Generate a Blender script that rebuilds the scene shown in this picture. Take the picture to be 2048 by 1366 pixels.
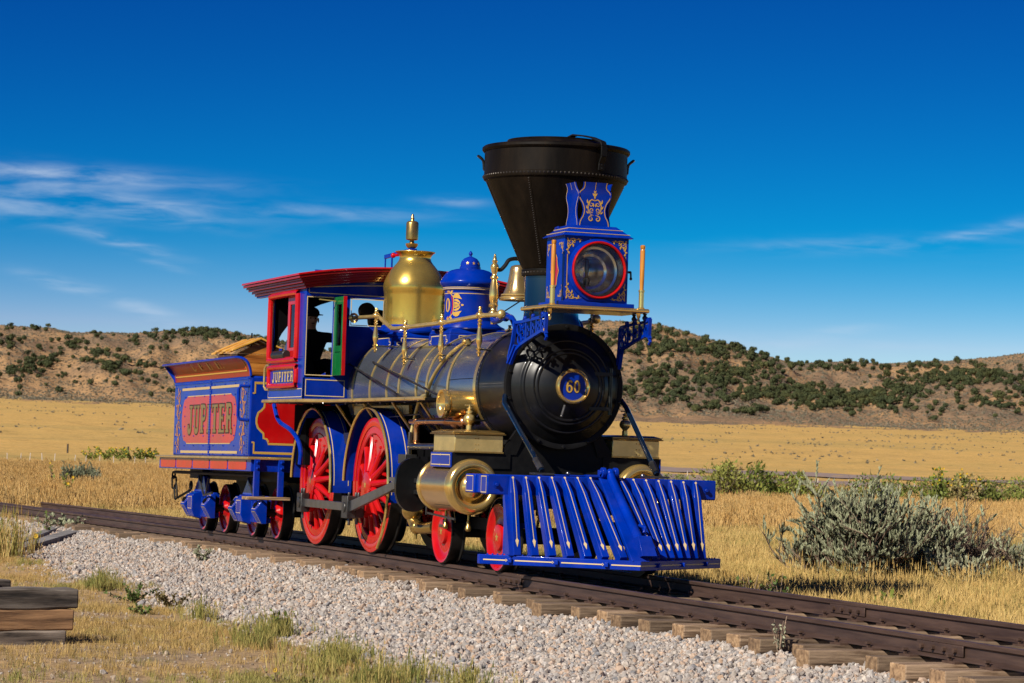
import bpy, bmesh, math, random
import numpy as np
from mathutils import Vector, Matrix
for o in list(bpy.data.objects): bpy.data.objects.remove(o)
scene = bpy.context.scene
COL = scene.collection
PI = math.pi
rad = math.radians
# ------------------------------------------------------------------ camera, sky, sun, exposure
cd = bpy.data.cameras.new('camera'); cam = bpy.data.objects.new('camera', cd); COL.objects.link(cam)
cd.sensor_width = 36; cd.lens = 96.59; cd.clip_start = .5; cd.clip_end = 6000
cd.dof.use_dof = True; cd.dof.focus_distance = 27.0; cd.dof.aperture_fstop = 9.0
CAM = Vector((29.695, -9.8637, 1.1272))
Rm = Matrix(((0.339141, 0.028565, 0.940302), (0.940182, -0.044595, -0.337742), (0.032285, 0.998597, -0.04198)))
cam.matrix_world = Matrix.Translation(CAM) @ Rm.to_4x4()
scene.camera = cam
SUN_AZ, SUN_EL = 60.0, 36.0            # azimuth from +X towards -Y
sd = Vector((math.cos(rad(SUN_AZ))*math.cos(rad(SUN_EL)), -math.sin(rad(SUN_AZ))*math.cos(rad(SUN_EL)), math.sin(rad(SUN_EL))))
ld = bpy.data.lights.new('sun', 'SUN'); ld.energy = 4.7; ld.angle = rad(.53); ld.color = (1, .93, .82)
sun = bpy.data.objects.new('sun', ld); COL.objects.link(sun)
sun.rotation_euler = sd.to_track_quat('Z', 'Y').to_euler(); sun.location = (20, -30, 30)
world = bpy.data.worlds.new('World'); scene.world = world; world.use_nodes = True
wt = world.node_tree; wt.nodes.clear()
def build_sky():
    N = wt.nodes.new; L = wt.links.new
    out = N('ShaderNodeOutputWorld'); bg = N('ShaderNodeBackground'); L(bg.outputs[0], out.inputs[0])
    bg.inputs[1].default_value = SKY_STRENGTH
    tc = N('ShaderNodeTexCoord')
    mp = N('ShaderNodeMapping'); mp.vector_type = 'POINT'; mp.inputs['Scale'].default_value = (1, 1, 1.6); mp.inputs['Location'].default_value = (0, 0, .014)
    L(tc.outputs['Generated'], mp.inputs[0])
    sky = N('ShaderNodeTexSky'); sky.sky_type = 'NISHITA'; sky.sun_disc = False
    sky.sun_elevation = rad(SUN_EL); sky.sun_rotation = math.atan2(sd.x, sd.y)
    sky.altitude = 1500; sky.air_density = 1.0; sky.dust_density = .3; sky.ozone_density = 2.5
    L(mp.outputs[0], sky.inputs[0])
    # wispy clouds: soft patches at their own azimuth / elevation, broken up by streaky noise
    sp = N('ShaderNodeSeparateXYZ'); L(tc.outputs['Generated'], sp.inputs[0])
    def M(op, a, b=None, c=None):
        n = N('ShaderNodeMath'); n.operation = op
        for i, v in enumerate((a, b, c)):
            if v is None: continue
            if isinstance(v, (int, float)): n.inputs[i].default_value = v
            else: L(v, n.inputs[i])
        return n.outputs[0]
    # polarised, deep blue rendering of the sky: a steeper response in green and red than in blue
    sc_ = N('ShaderNodeSeparateColor'); L(sky.outputs[0], sc_.inputs[0])
    r0, g0, b0 = sc_.outputs[0], sc_.outputs[1], sc_.outputs[2]
    g1 = M('MULTIPLY', M('POWER', M('MULTIPLY', g0, .1), 2.15), 1.36)
    b1 = M('MULTIPLY', M('POWER', M('MULTIPLY', b0, .1), 1.32), 1.0)
    ratio = M('MINIMUM', M('MAXIMUM', M('MULTIPLY', M('SUBTRACT', M('DIVIDE', r0, g0), .623), 10.3), .012), .62)
    r1 = M('MULTIPLY', g1, ratio)
    hs = N('ShaderNodeCombineColor'); L(r1, hs.inputs[0]); L(g1, hs.inputs[1]); L(b1, hs.inputs[2])
    az = M('MULTIPLY', M('ARCTAN2', sp.outputs[1], M('MULTIPLY', sp.outputs[0], -1.0)), 180/PI)
    el = M('MULTIPLY', M('ARCSINE', sp.outputs[2]), 180/PI)
    wisps = [(9.9, 5.50, 2.9, .20, -.02, .95), (11.6, 4.95, 2.1, .27, -.10, .8), (9.4, 4.8, 1.6, .30, 0, .6), (11.56, 4.18, 1.05, .12, -.22, .85), (10.35, 3.28, .75, .13, -.22, .8),
             (12.3, 2.72, 1.1, .16, -.32, .75), (13.9, 2.35, 1.2, .13, -.1, .5), (18.5, 5.28, .6, .10, 0, .55), (15.6, 4.95, 2.4, .16, 0, .42), (29.3, 4.9, 1.3, .13, .22, .6),
             (26.7, 2.85, .7, .10, .1, .42), (26.6, 4.6, 2.2, .16, .05, .35), (12.4, 3.75, .5, .07, -.22, .5),
             (25.0, 2.5, 3.0, .22, .02, .32), (36, 5.2, 4, .4, .1, .6), (3, 5.6, 3, .4, -.05, .7), (-20, 7, 8, .9, .05, .6), (60, 8, 9, 1, 0, .5), (120, 9, 12, 1.2, 0, .5), (-90, 8, 12, 1.2, .04, .5), (-150, 7, 12, 1.0, .02, .5)]
    tot = None
    for (a0, e0, hw, hh, sl, st) in wisps:
        da = M('SUBTRACT', az, a0); de = M('SUBTRACT', M('SUBTRACT', el, e0), M('MULTIPLY', da, sl))
        q = M('ADD', M('POWER', M('ABSOLUTE', M('DIVIDE', da, hw)), 2.0), M('POWER', M('ABSOLUTE', M('DIVIDE', de, hh)), 2.0))
        g = M('MULTIPLY', M('EXPONENT', M('MULTIPLY', q, -1.0)), st)
        tot = g if tot is None else M('ADD', tot, g)
    cb = N('ShaderNodeCombineXYZ'); L(az, cb.inputs[0]); L(M('MULTIPLY', el, 3.2), cb.inputs[1])
    rot = N('ShaderNodeMapping'); rot.inputs['Rotation'].default_value = (0, 0, rad(22)); rot.inputs['Scale'].default_value = (.55, 1.0, 1); L(cb.outputs[0], rot.inputs[0])
    nz = N('ShaderNodeTexNoise'); nz.inputs['Scale'].default_value = 1.15; nz.inputs['Detail'].default_value = 6; nz.inputs['Roughness'].default_value = .55; nz.inputs['Distortion'].default_value = .35
    L(rot.outputs[0], nz.inputs['Vector'])
    mr = N('ShaderNodeMapRange'); mr.inputs[1].default_value = .30; mr.inputs[2].default_value = .80; mr.interpolation_type = 'SMOOTHSTEP'
    L(nz.outputs[0], mr.inputs[0])
    cl = M('MULTIPLY', M('MULTIPLY', tot, mr.outputs[0]), .66)
    cl = M('MINIMUM', cl, .6)
    mx = N('ShaderNodeMix'); mx.data_type = 'RGBA'; L(cl, mx.inputs[0]); L(hs.outputs[0], mx.inputs[6]); mx.inputs[7].default_value = CLOUD_COL
    vm = N('ShaderNodeVectorMath'); vm.operation = 'SCALE'; vm.inputs['Scale'].default_value = 7.32; L(mx.outputs[2], vm.inputs[0]); L(vm.outputs[0], bg.inputs[0])
SKY_STRENGTH = .1
CLOUD_COL = (.62, .72, .86, 1)
build_sky()
vs = scene.view_settings; vs.view_transform = 'Standard'; vs.look = 'None'; vs.exposure = .45; vs.gamma = 1; vs.use_curve_mapping = False
scene.render.film_transparent = False
try:
    scene.cycles.max_bounces = 8; scene.cycles.glossy_bounces = 4; scene.cycles.transmission_bounces = 6; scene.cycles.caustics_reflective = False; scene.cycles.caustics_refractive = False
    scene.cycles.use_denoising = True
except Exception: pass
rng = random.Random(7); nr = np.random.default_rng(11)

# ------------------------------------------------------------------ materials
def mat(name, c, rough=.5, metal=0., coat=0., var=0., vs=6., bump=0., bs=40., c2=None, scale=(1, 1, 1), rnd=0., spec=.5, ramp=None, detail=5, dust=0., coord='Object'):
    m = bpy.data.materials.new(name); m.use_nodes = True
    t = m.node_tree; b = t.nodes['Principled BSDF']; N = t.nodes.new; L = t.links.new
    b.inputs['Roughness'].default_value = rough; b.inputs['Metallic'].default_value = metal
    b.inputs['Coat Weight'].default_value = coat; b.inputs['Coat Roughness'].default_value = .04
    b.inputs['Specular IOR Level'].default_value = spec
    col = None
    tc = N('ShaderNodeTexCoord'); mp = N('ShaderNodeMapping'); mp.inputs['Scale'].default_value = scale; L(tc.outputs[coord], mp.inputs[0])
    if ramp or c2 or var:
        nz = N('ShaderNodeTexNoise'); nz.inputs['Scale'].default_value = vs; nz.inputs['Detail'].default_value = detail; nz.inputs['Roughness'].default_value = .6
        L(mp.outputs[0], nz.inputs['Vector'])
        cr = N('ShaderNodeValToRGB'); L(nz.outputs[0], cr.inputs[0])
        e = cr.color_ramp.elements
        if ramp:
            while len(e) < len(ramp): e.new(.5)
            for k, (p_, cc) in enumerate(ramp): e[k].position = p_; e[k].color = (*cc, 1)
        else:
            lo = c2 if c2 else tuple(x*(1-var) for x in c)
            hi = c if c2 else tuple(min(1, x*(1+var)) for x in c)
            e[0].position = .35; e[1].position = .65; e[0].color = (*lo, 1); e[1].color = (*hi, 1)
        col = cr.outputs[0]
        rr = N('ShaderNodeMapRange'); rr.inputs[3].default_value = max(.02, rough-.06-.1*rough); rr.inputs[4].default_value = min(1, rough+.06+.1*rough); L(nz.outputs[0], rr.inputs[0]); L(rr.outputs[0], b.inputs['Roughness'])
    if dust:
        nd = N('ShaderNodeTexNoise'); nd.inputs['Scale'].default_value = 3.1; nd.inputs['Detail'].default_value = 9; nd.inputs['Roughness'].default_value = .7; L(tc.outputs['Object'], nd.inputs['Vector'])
        dr = N('ShaderNodeMapRange'); dr.inputs[1].default_value = .45; dr.inputs[2].default_value = .75; dr.inputs[4].default_value = dust; L(nd.outputs[0], dr.inputs[0])
        dm = N('ShaderNodeMix'); dm.data_type = 'RGBA'; L(dr.outputs[0], dm.inputs[0]); L(col, dm.inputs[6]); dm.inputs[7].default_value = (.26, .20, .14, 1); col = dm.outputs[2]
    if rnd:
        oi = N('ShaderNodeObjectInfo'); mr = N('ShaderNodeMapRange'); mr.inputs[3].default_value = 1-rnd; mr.inputs[4].default_value = 1+rnd; L(oi.outputs['Random'], mr.inputs[0])
        mm = N('ShaderNodeMix'); mm.data_type = 'RGBA'; mm.blend_type = 'MULTIPLY'; mm.inputs[0].default_value = 1
        if col: L(col, mm.inputs[6])
        else: mm.inputs[6].default_value = (*c, 1)
        cx = N('ShaderNodeCombineColor'); [L(mr.outputs[0], cx.inputs[i]) for i in range(3)]; L(cx.outputs[0], mm.inputs[7]); col = mm.outputs[2]
    if col: L(col, b.inputs['Base Color'])
    else: b.inputs['Base Color'].default_value = (*c, 1)
    if bump:
        n2 = N('ShaderNodeTexNoise'); n2.inputs['Scale'].default_value = bs; n2.inputs['Detail'].default_value = 4; L(mp.outputs[0], n2.inputs['Vector'])
        bp = N('ShaderNodeBump'); bp.inputs['Strength'].default_value = bump; bp.inputs['Distance'].default_value = .01; L(n2.outputs[0], bp.inputs['Height']); L(bp.outputs[0], b.inputs['Normal'])
    return m
def wood(name, c, c2, axis, rough=.75, rnd=.25, fine=26., knots=True):
    sc = [fine]*3; sc['xyz'.index(axis)] = fine*.075
    return mat(name, c, rough, c2=c2, vs=1.0, scale=tuple(sc), bump=.7, bs=1.9, rnd=rnd, detail=9, ramp=[(.34, tuple(x*.25 for x in c2)), (.43, c2), (.58, c), (.72, tuple(min(1, x*1.3) for x in c))])
BLUE = mat('blue_paint', (.0001, .023, .285), .22, coat=.07, var=.16, vs=3, spec=.12, dust=.05)
RED = mat('red_paint', (.43, .004, .005), .22, coat=.25, var=.12, vs=3, spec=.2, dust=.05)
DRED = mat('dark_red_paint', (.24, .007, .007), .3, coat=.15, var=.12, vs=4, spec=.15)
GREEN = mat('green_paint', (.004, .13, .03), .3, coat=.5, var=.1)
BLACK = mat('black_paint', (.0055, .0057, .0062), .36, coat=.08, var=.3, vs=4, spec=.28, dust=.03)
BLACKM = mat('matte_black_iron', (.006, .0058, .0056), .55, var=.35, vs=9, bump=.08, bs=60, spec=.18)
SOOT = mat('sooty_stack_iron', (.0062, .0044, .003), .5, ramp=[(.3, (.0022, .0016, .0011)), (.48, (.006, .0042, .0028)), (.62, (.010, .0068, .0042)), (.75, (.020, .012, .007))], vs=2.2, scale=(2.2, 2.2, .5), bump=.1, bs=12, spec=.1, detail=8)
DBLUE = mat('blue_black_paint', (.003, .009, .022), .16, coat=.6)
BRASS = mat('polished_brass', (.86, .58, .19), .18, .82, var=.1, vs=3, bump=.012, bs=5)
BRASSB = mat('brushed_brass', (.74, .54, .20), .30, .72, var=.16, vs=5, bump=.03, bs=18)
BRASSD = mat('tarnished_brass', (.46, .29, .085), .28, .85, var=.25, vs=5)
COPPER = mat('copper_pipe', (.66, .32, .15), .25, 1, var=.2, vs=7)
STEEL = mat('machined_steel', (.28, .28, .29), .34, 1, var=.18, vs=6, bump=.02, bs=30)
STEELD = mat('worn_dark_steel', (.11, .105, .10), .42, .9, var=.3, vs=6)
BRASSL = mat('large_dome_brass', (.66, .45, .10), .25, .82, var=.16, vs=2.5, bump=.012, bs=4)
IRONSHEET = mat('blue_grey_sheet_iron', (.27, .305, .37), .24, .84, var=.12, vs=2.2, scale=(.6, 1.4, 1.4), bump=.02, bs=7, detail=6)
CYLSHEET = mat('cylinder_sheet', (.72, .47, .20), .22, .88, var=.08, vs=4, scale=(1, .4, 6))
TREAD = mat('tyre_tread', (.045, .042, .04), .38, .8, var=.3)
GOLD = mat('gold_leaf', (.60, .35, .07), .38, .25, spec=.3)
GOLDP = mat('pale_gold_stripe', (.52, .37, .17), .4, .1, spec=.2)
OLIVEG = mat('aged_gold_leaf', (.21, .155, .065), .5, .1, spec=.1)
CREAM = mat('pale_stripe', (.66, .49, .25), .4, spec=.2)
DARKLINE = mat('dark_lettering_edge', (.02, .012, .01), .5)
INK = mat('interior_dark', (.004, .004, .0045), .9, spec=.04)  # near-black, shade in and under the cab put into the colour
YWOOD = wood('varnished_yellow_wood', (.62, .27, .035), (.42, .15, .015), 'z', .3, .05, 18.)
HWOOD = wood('varnished_orange_wood', (.50, .19, .028), (.33, .10, .012), 'y', .4, .12, 9.)
ROOFW = wood('varnished_roof_wood', (.72, .38, .055), (.52, .24, .03), 'y', .35, .12, 9.)
SLEEPW = wood('weathered_sleeper_wood', (.25, .17, .105), (.11, .065, .035), 'y', .85, .4, 34.)
ENDW = mat('sleeper_end_grain', (.36, .225, .115), .85, c2=(.14, .08, .04), vs=22, bump=.6, bs=60, rnd=.25, ramp=[(.3, (.07, .04, .02)), (.5, (.24, .145, .075)), (.7, (.40, .26, .14))])
TIMBW = wood('old_dark_timber', (.15, .125, .10), (.06, .047, .036), 'y', .9, .2, 20.)
TIMBB = wood('brown_split_timber', (.40, .22, .10), (.19, .10, .045), 'y', .85, .1, 18.)
TIMBG = wood('grey_brown_timber', (.25, .20, .155), (.13, .10, .075), 'y', .9, .1, 20.)
PLANKW = wood('silver_grey_plank', (.23, .215, .20), (.11, .10, .09), 'y', .9, .15, 16.)
STEPW = wood('worn_step_board', (.34, .22, .11), (.16, .1, .05), 'y', .7, .1)
RAILM = mat('rusty_rail', (.098, .058, .043), .5, .25, c2=(.05, .029, .023), vs=3, scale=(.6, 3, 8), bump=.1, bs=40)
RUST = mat('rusty_spike', (.075, .042, .028), .6, .2, var=.4)
def glassmat():
    m = bpy.data.materials.new('lens_glass'); m.use_nodes = True; t = m.node_tree; t.nodes.clear(); N = t.nodes.new; L = t.links.new
    o = N('ShaderNodeOutputMaterial'); mx = N('ShaderNodeMixShader'); tr = N('ShaderNodeBsdfTransparent'); gl = N('ShaderNodeBsdfGlossy'); fr = N('ShaderNodeFresnel')
    tr.inputs[0].default_value = (.93, .95, .96, 1); gl.inputs['Roughness'].default_value = .02; fr.inputs[0].default_value = 1.5
    L(fr.outputs[0], mx.inputs[0]); L(tr.outputs[0], mx.inputs[1]); L(gl.outputs[0], mx.inputs[2]); L(mx.outputs[0], o.inputs[0]); return m
GLASS = glassmat()
MIRROR = mat('silvered_reflector', (.66, .67, .68), .16, .72)
CLOTHD = mat('shaded_jacket_cloth', (.006, .006, .007), .9, spec=.1, var=.3, bump=.3, bs=40)  # near-black copy of the denim jacket, cab shade put into the colour
CLOTHT = mat('charcoal_trousers', (.013, .012, .011), .9, spec=.1, var=.3, bump=.3, bs=30)
DENIM = mat('blue_denim', (.02, .045, .11), .85, var=.3, bump=.3, bs=60)
SKIN = mat('skin', (.45, .24, .16), .55)
LEATHER = mat('black_leather', (.012, .012, .012), .45, bump=.3, bs=30)

# ------------------------------------------------------------------ mesh helper
class M:
    def __init__(s): s.v = []; s.f = []; s.m = []; s.mi = 0
    def add(s, vs, fs):
        n = len(s.v); s.v += [tuple(x) for x in vs]
        for f in fs: s.f.append([i+n for i in f]); s.m.append(s.mi)
        return s
    def mat(s, i): s.mi = i; return s
    def box(s, x0, x1, y0, y1, z0, z1):
        v = [(x, y, z) for x in (x0, x1) for y in (y0, y1) for z in (z0, z1)]
        return s.add(v, [(0, 1, 3, 2), (4, 6, 7, 5), (0, 4, 5, 1), (2, 3, 7, 6), (0, 2, 6, 4), (1, 5, 7, 3)])
    def hexa(s, a, b):                      # two quads -> solid
        return s.add(list(a)+list(b), [(3, 2, 1, 0), (4, 5, 6, 7), (0, 1, 5, 4), (1, 2, 6, 5), (2, 3, 7, 6), (3, 0, 4, 7)])
    def beam(s, p, q, w, h, up=(0, 0, 1), w2=None, h2=None):
        p = Vector(p); q = Vector(q); d = (q-p).normalized(); sx = d.cross(Vector(up)).normalized(); sy = sx.cross(d).normalized()
        w2 = w if w2 is None else w2; h2 = h if h2 is None else h2
        A = [p+sx*a*w/2+sy*b*h/2 for a, b in ((-1, -1), (1, -1), (1, 1), (-1, 1))]
        B = [q+sx*a*w2/2+sy*b*h2/2 for a, b in ((-1, -1), (1, -1), (1, 1), (-1, 1))]
        return s.hexa(A, B)
    def prism(s, poly, ax, a0, a1):         # polygon in the two other axes (in xyz order) extruded along ax
        i = 'xyz'.index(ax); n = len(poly)
        def P(p, a): q = list(p); q.insert(i, a); return tuple(q)
        v = [P(p, a0) for p in poly]+[P(p, a1) for p in poly]
        return s.add(v, [list(range(n))[::-1], list(range(n, 2*n))]+[(k, (k+1) % n, n+(k+1) % n, n+k) for k in range(n)])
    def lathe(s, prof, o=(0, 0, 0), ax='z', seg=48, cap=False, a0=0, a1=2*PI, mats=None):   # prof: (r, h)
        full = abs(a1-a0-2*PI) < 1e-6; ns = seg if full else seg+1; v = []
        for (r, h) in prof:
            for k in range(ns):
                t = a0+(a1-a0)*k/seg; c, q = r*math.cos(t), r*math.sin(t)
                p = {'z': (c, q, h), 'x': (h, c, q), 'y': (q, h, c)}[ax]
                v.append((p[0]+o[0], p[1]+o[1], p[2]+o[2]))
        base = s.mi
        for j in range(len(prof)-1):
            if mats: s.mi = mats[j]
            fs = [(j*ns+k, j*ns+(k+1) % ns, (j+1)*ns+(k+1) % ns, (j+1)*ns+k) for k in range(seg)]
            if j == 0: n0 = len(s.v); s.v += v
            for f in fs: s.f.append([n0+i for i in f]); s.m.append(s.mi)
        if cap:
            s.f.append([n0+k for k in range(ns)][::-1]); s.m.append(s.mi); s.f.append([n0+(len(prof)-1)*ns+k for k in range(ns)]); s.m.append(s.mi)
        s.mi = base
        return s
    def tube(s, pts, r, seg=8, r2=None, closed=False, smooth=0):
        pts = [Vector(p) for p in pts]
        if smooth: pts = crv(pts, smooth, closed)
        n = len(pts); rs = r if isinstance(r, (list, tuple)) else [r+((r2 if r2 is not None else r)-r)*i/(n-1) for i in range(n)]
        v = []; up = None
        for i, p in enumerate(pts):
            a = pts[(i-1) % n] if (closed or i) else p; b = pts[(i+1) % n] if (closed or i < n-1) else p
            d = (b-a).normalized()
            if up is None: up = Vector((0, 0, 1)) if abs(d.z) < .9 else Vector((1, 0, 0))
            x = d.cross(up); x = x.normalized() if x.length > 1e-6 else d.orthogonal().normalized(); y = x.cross(d); up = y.copy()
            for k in range(seg):
                t = 2*PI*k/seg; v.append(p+(x*math.cos(t)+y*math.sin(t))*rs[i])
        m = n if closed else n-1
        fs = [(i*seg+k, i*seg+(k+1) % seg, ((i+1) % n)*seg+(k+1) % seg, ((i+1) % n)*seg+k) for i in range(m) for k in range(seg)]
        if not closed: fs += [list(range(seg))[::-1], [(n-1)*seg+k for k in range(seg)]]
        return s.add(v, fs)
    def ball(s, c, r, seg=12, rings=8, sc=(1, 1, 1)):
        pr = [(max(1e-4, r*math.sin(PI*i/rings)), -r*math.cos(PI*i/rings)) for i in range(rings+1)]
        n0 = len(s.v); s.lathe(pr, (0, 0, 0), 'z', seg)
        for i in range(n0, len(s.v)): x = s.v[i]; s.v[i] = (c[0]+x[0]*sc[0], c[1]+x[1]*sc[1], c[2]+x[2]*sc[2])
        return s
    def torus(s, c, R, r, ax='x', seg=40, sg=10, a0=0, a1=2*PI):
        full = abs(a1-a0-2*PI) < 1e-6; n = seg if full else seg+1
        pts = []
        for k in range(n):
            t = a0+(a1-a0)*k/seg; a, b = R*math.cos(t), R*math.sin(t)
            pts.append(Vector(c)+Vector({'x': (0, a, b), 'y': (b, 0, a), 'z': (a, b, 0)}[ax]))
        return s.tube(pts, r, sg, closed=full)
    def poly(s, pts): n = len(pts); return s.add(pts, [list(range(n))])
def crv(pts, n=6, closed=False):
    out = []; N = len(pts); rng_ = range(N if closed else N-1)
    for i in rng_:
        p0 = pts[(i-1) % N] if (closed or i) else pts[0]; p1 = pts[i]; p2 = pts[(i+1) % N]; p3 = pts[(i+2) % N] if (closed or i+2 < N) else pts[-1]
        for k in range(n):
            t = k/n; out.append(.5*((2*p1)+(p2-p0)*t+(2*p0-5*p1+4*p2-p3)*t*t+(3*p1-p0-3*p2+p3)*t**3))
    if not closed: out.append(pts[-1])
    return out
def mesh_of(name, b, mats, smooth=True, ang=35):
    me = bpy.data.meshes.new(name); me.from_pydata(b.v, [], b.f)
    mats = mats if isinstance(mats, (list, tuple)) else [mats]
    for m in mats: me.materials.append(m)
    if len(mats) > 1: me.polygons.foreach_set('material_index', b.m)
    if len(me.polygons) < 60000:
        bm = bmesh.new(); bm.from_mesh(me); bmesh.ops.recalc_face_normals(bm, faces=bm.faces); bm.to_mesh(me); bm.free()
    if smooth:
        me.polygons.foreach_set('use_smooth', [True]*len(me.polygons))
        try: me.set_sharp_from_angle(angle=rad(ang))
        except Exception: pass
    me.update(); return me
WORLD = {}
def wloc(o): return WORLD.get(o.name, Vector((0, 0, 0))) if o else Vector((0, 0, 0))
def part(name, b, mats, parent=None, smooth=True, bevel=0., ang=35, kind=None, label=None, seg=2):
    me = b if isinstance(b, bpy.types.Mesh) else mesh_of(name, b, mats, smooth, ang)
    o = bpy.data.objects.new(name, me); COL.objects.link(o)
    if parent is not None:
        o.parent = parent; o.location = -wloc(parent)
    if bevel:
        bv = o.modifiers.new('bevel', 'BEVEL'); bv.width = bevel; bv.segments = seg; bv.limit_method = 'ANGLE'; bv.angle_limit = rad(40)
    if kind: o['kind'] = kind
    if label: o['label'] = label
    return o
def thing(name, loc, label, cat, group=None):
    o = bpy.data.objects.new(name, None); COL.objects.link(o); o.location = loc; o.empty_display_size = .2
    WORLD[o.name] = Vector(loc); o['label'] = label; o['category'] = cat
    if group: o['group'] = group
    return o
def tag(o, label, cat, group=None, kind=None):
    o['label'] = label
    if cat: o['category'] = cat
    if group: o['group'] = group
    if kind: o['kind'] = kind
    return o
def recenter(o, loc):                       # move a mesh object's origin (mesh built in world coordinates)
    o.data.transform(Matrix.Translation(-Vector(loc))); o.location = loc; return o
def copy_tree(o, parent=None):
    c = o.copy(); COL.objects.link(c)
    if parent is not None: c.parent = parent
    for ch in list(o.children): copy_tree(ch, c)
    return c
def scatter(name, pts, rot, scl, idx, sources, mats=None):
    n = len(pts); me = bpy.data.meshes.new(name); me.vertices.add(n); me.vertices.foreach_set('co', np.asarray(pts, 'f').ravel())
    a = me.attributes.new('rot', 'FLOAT_VECTOR', 'POINT'); a.data.foreach_set('vector', np.asarray(rot, 'f').ravel())
    a = me.attributes.new('scl', 'FLOAT_VECTOR', 'POINT'); a.data.foreach_set('vector', np.asarray(scl, 'f').ravel())
    a = me.attributes.new('idx', 'INT', 'POINT'); a.data.foreach_set('value', np.asarray(idx, 'i'))
    me.update()
    for s_ in sources:
        for mm in s_.data.materials:
            if mm.name not in me.materials: me.materials.append(mm)
    o = bpy.data.objects.new(name, me); COL.objects.link(o)
    cl = bpy.data.collections.new(name+'_pieces')
    for s_ in sources: cl.objects.link(s_)
    ng = bpy.data.node_groups.new(name, 'GeometryNodeTree')
    ng.interface.new_socket('Geometry', in_out='INPUT', socket_type='NodeSocketGeometry'); ng.interface.new_socket('Geometry', in_out='OUTPUT', socket_type='NodeSocketGeometry')
    N = ng.nodes.new; L = ng.links.new
    gi = N('NodeGroupInput'); go = N('NodeGroupOutput'); ip = N('GeometryNodeInstanceOnPoints'); ci = N('GeometryNodeCollectionInfo')
    ci.inputs['Collection'].default_value = cl; ci.inputs['Separate Children'].default_value = True; ci.inputs['Reset Children'].default_value = True
    def attr(nm, ty):
        q = N('GeometryNodeInputNamedAttribute'); q.data_type = ty; q.inputs[0].default_value = nm; return q.outputs[0]
    L(gi.outputs[0], ip.inputs['Points']); L(ci.outputs[0], ip.inputs['Instance']); ip.inputs['Pick Instance'].default_value = True
    L(attr('idx', 'INT'), ip.inputs['Instance Index'])
    er = N('FunctionNodeEulerToRotation'); L(attr('rot', 'FLOAT_VECTOR'), er.inputs[0]); L(er.outputs[0], ip.inputs['Rotation']); L(attr('scl', 'FLOAT_VECTOR'), ip.inputs['Scale'])
    L(ip.outputs[0], go.inputs[0])
    md = o.modifiers.new('scatter', 'NODES'); md.node_group = ng
    return o
def source(name, b, mats, smooth=False):
    return bpy.data.objects.new(name, mesh_of(name, b, mats, smooth))
# ---- painted ornament: thin ribbons mapped onto a surface
def ribbon(b, f, pts, w0, w1=None, taper=True, off=.0):
    P = [Vector((p[0], p[1], 0)) for p in pts]
    n = len(P); w1 = w0 if w1 is None else w1; vs = []
    for i, p in enumerate(P):
        a = P[max(0, i-1)]; c = P[min(n-1, i+1)]; d = (c-a); d = d.normalized() if d.length > 1e-9 else Vector((1, 0, 0)); nn = Vector((-d.y, d.x, 0))
        t = i/(n-1); w = w0+(w1-w0)*t
        if taper: w *= .25+.75*math.sin(PI*min(1, max(0, .08+.9*t)))
        vs += [f(p.x+nn.x*w/2, p.y+nn.y*w/2, off), f(p.x-nn.x*w/2, p.y-nn.y*w/2, off)]
    b.add(vs, [(2*i, 2*i+1, 2*i+3, 2*i+2) for i in range(n-1)])
def spiral(cx, cy, r0, turns, a0, dirn=1, n=22):
    return [(cx+r0*(1-.82*i/n)*math.cos(a0+dirn*turns*2*PI*i/n), cy+r0*(1-.82*i/n)*math.sin(a0+dirn*turns*2*PI*i/n)) for i in range(n+1)]
def leaf(b, f, x, y, ang, ln, w, bend=.0, off=0.):
    pts = [(x+ln*t*math.cos(ang+bend*t), y+ln*t*math.sin(ang+bend*t)) for t in (0, .2, .4, .6, .8, 1)]
    P = [Vector((p[0], p[1], 0)) for p in pts]; vs = []; n = len(P)
    for i, p in enumerate(P):
        a = P[max(0, i-1)]; c = P[min(n-1, i+1)]; d = (c-a).normalized(); nn = Vector((-d.y, d.x, 0)); ww = w*(.25, .8, 1, .85, .5, .06)[i]/2
        vs += [f(p.x+nn.x*ww, p.y+nn.y*ww, off), f(p.x-nn.x*ww, p.y-nn.y*ww, off)]
    b.add(vs, [(2*i, 2*i+1, 2*i+3, 2*i+2) for i in range(n-1)])
def rectline(b, f, x0, y0, x1, y1, w, off=0.):
    for (a, c, e, g) in ((x0, y0, x1, y0), (x1, y0, x1, y1), (x1, y1, x0, y1), (x0, y1, x0, y0)):
        dx, dy = e-a, g-c; l = math.hypot(dx, dy); ux, uy = dx/l*w/2, dy/l*w/2
        b.add([f(a-ux-uy, c-uy+ux, off), f(a-ux+uy, c-uy-ux, off), f(e+ux+uy, g+uy-ux, off), f(e+ux-uy, g+uy+ux, off)], [(0, 1, 2, 3)])
        off += .0002
def line(b, f, pts, w, off=0.): ribbon(b, f, pts, w, w, False, off)
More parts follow.
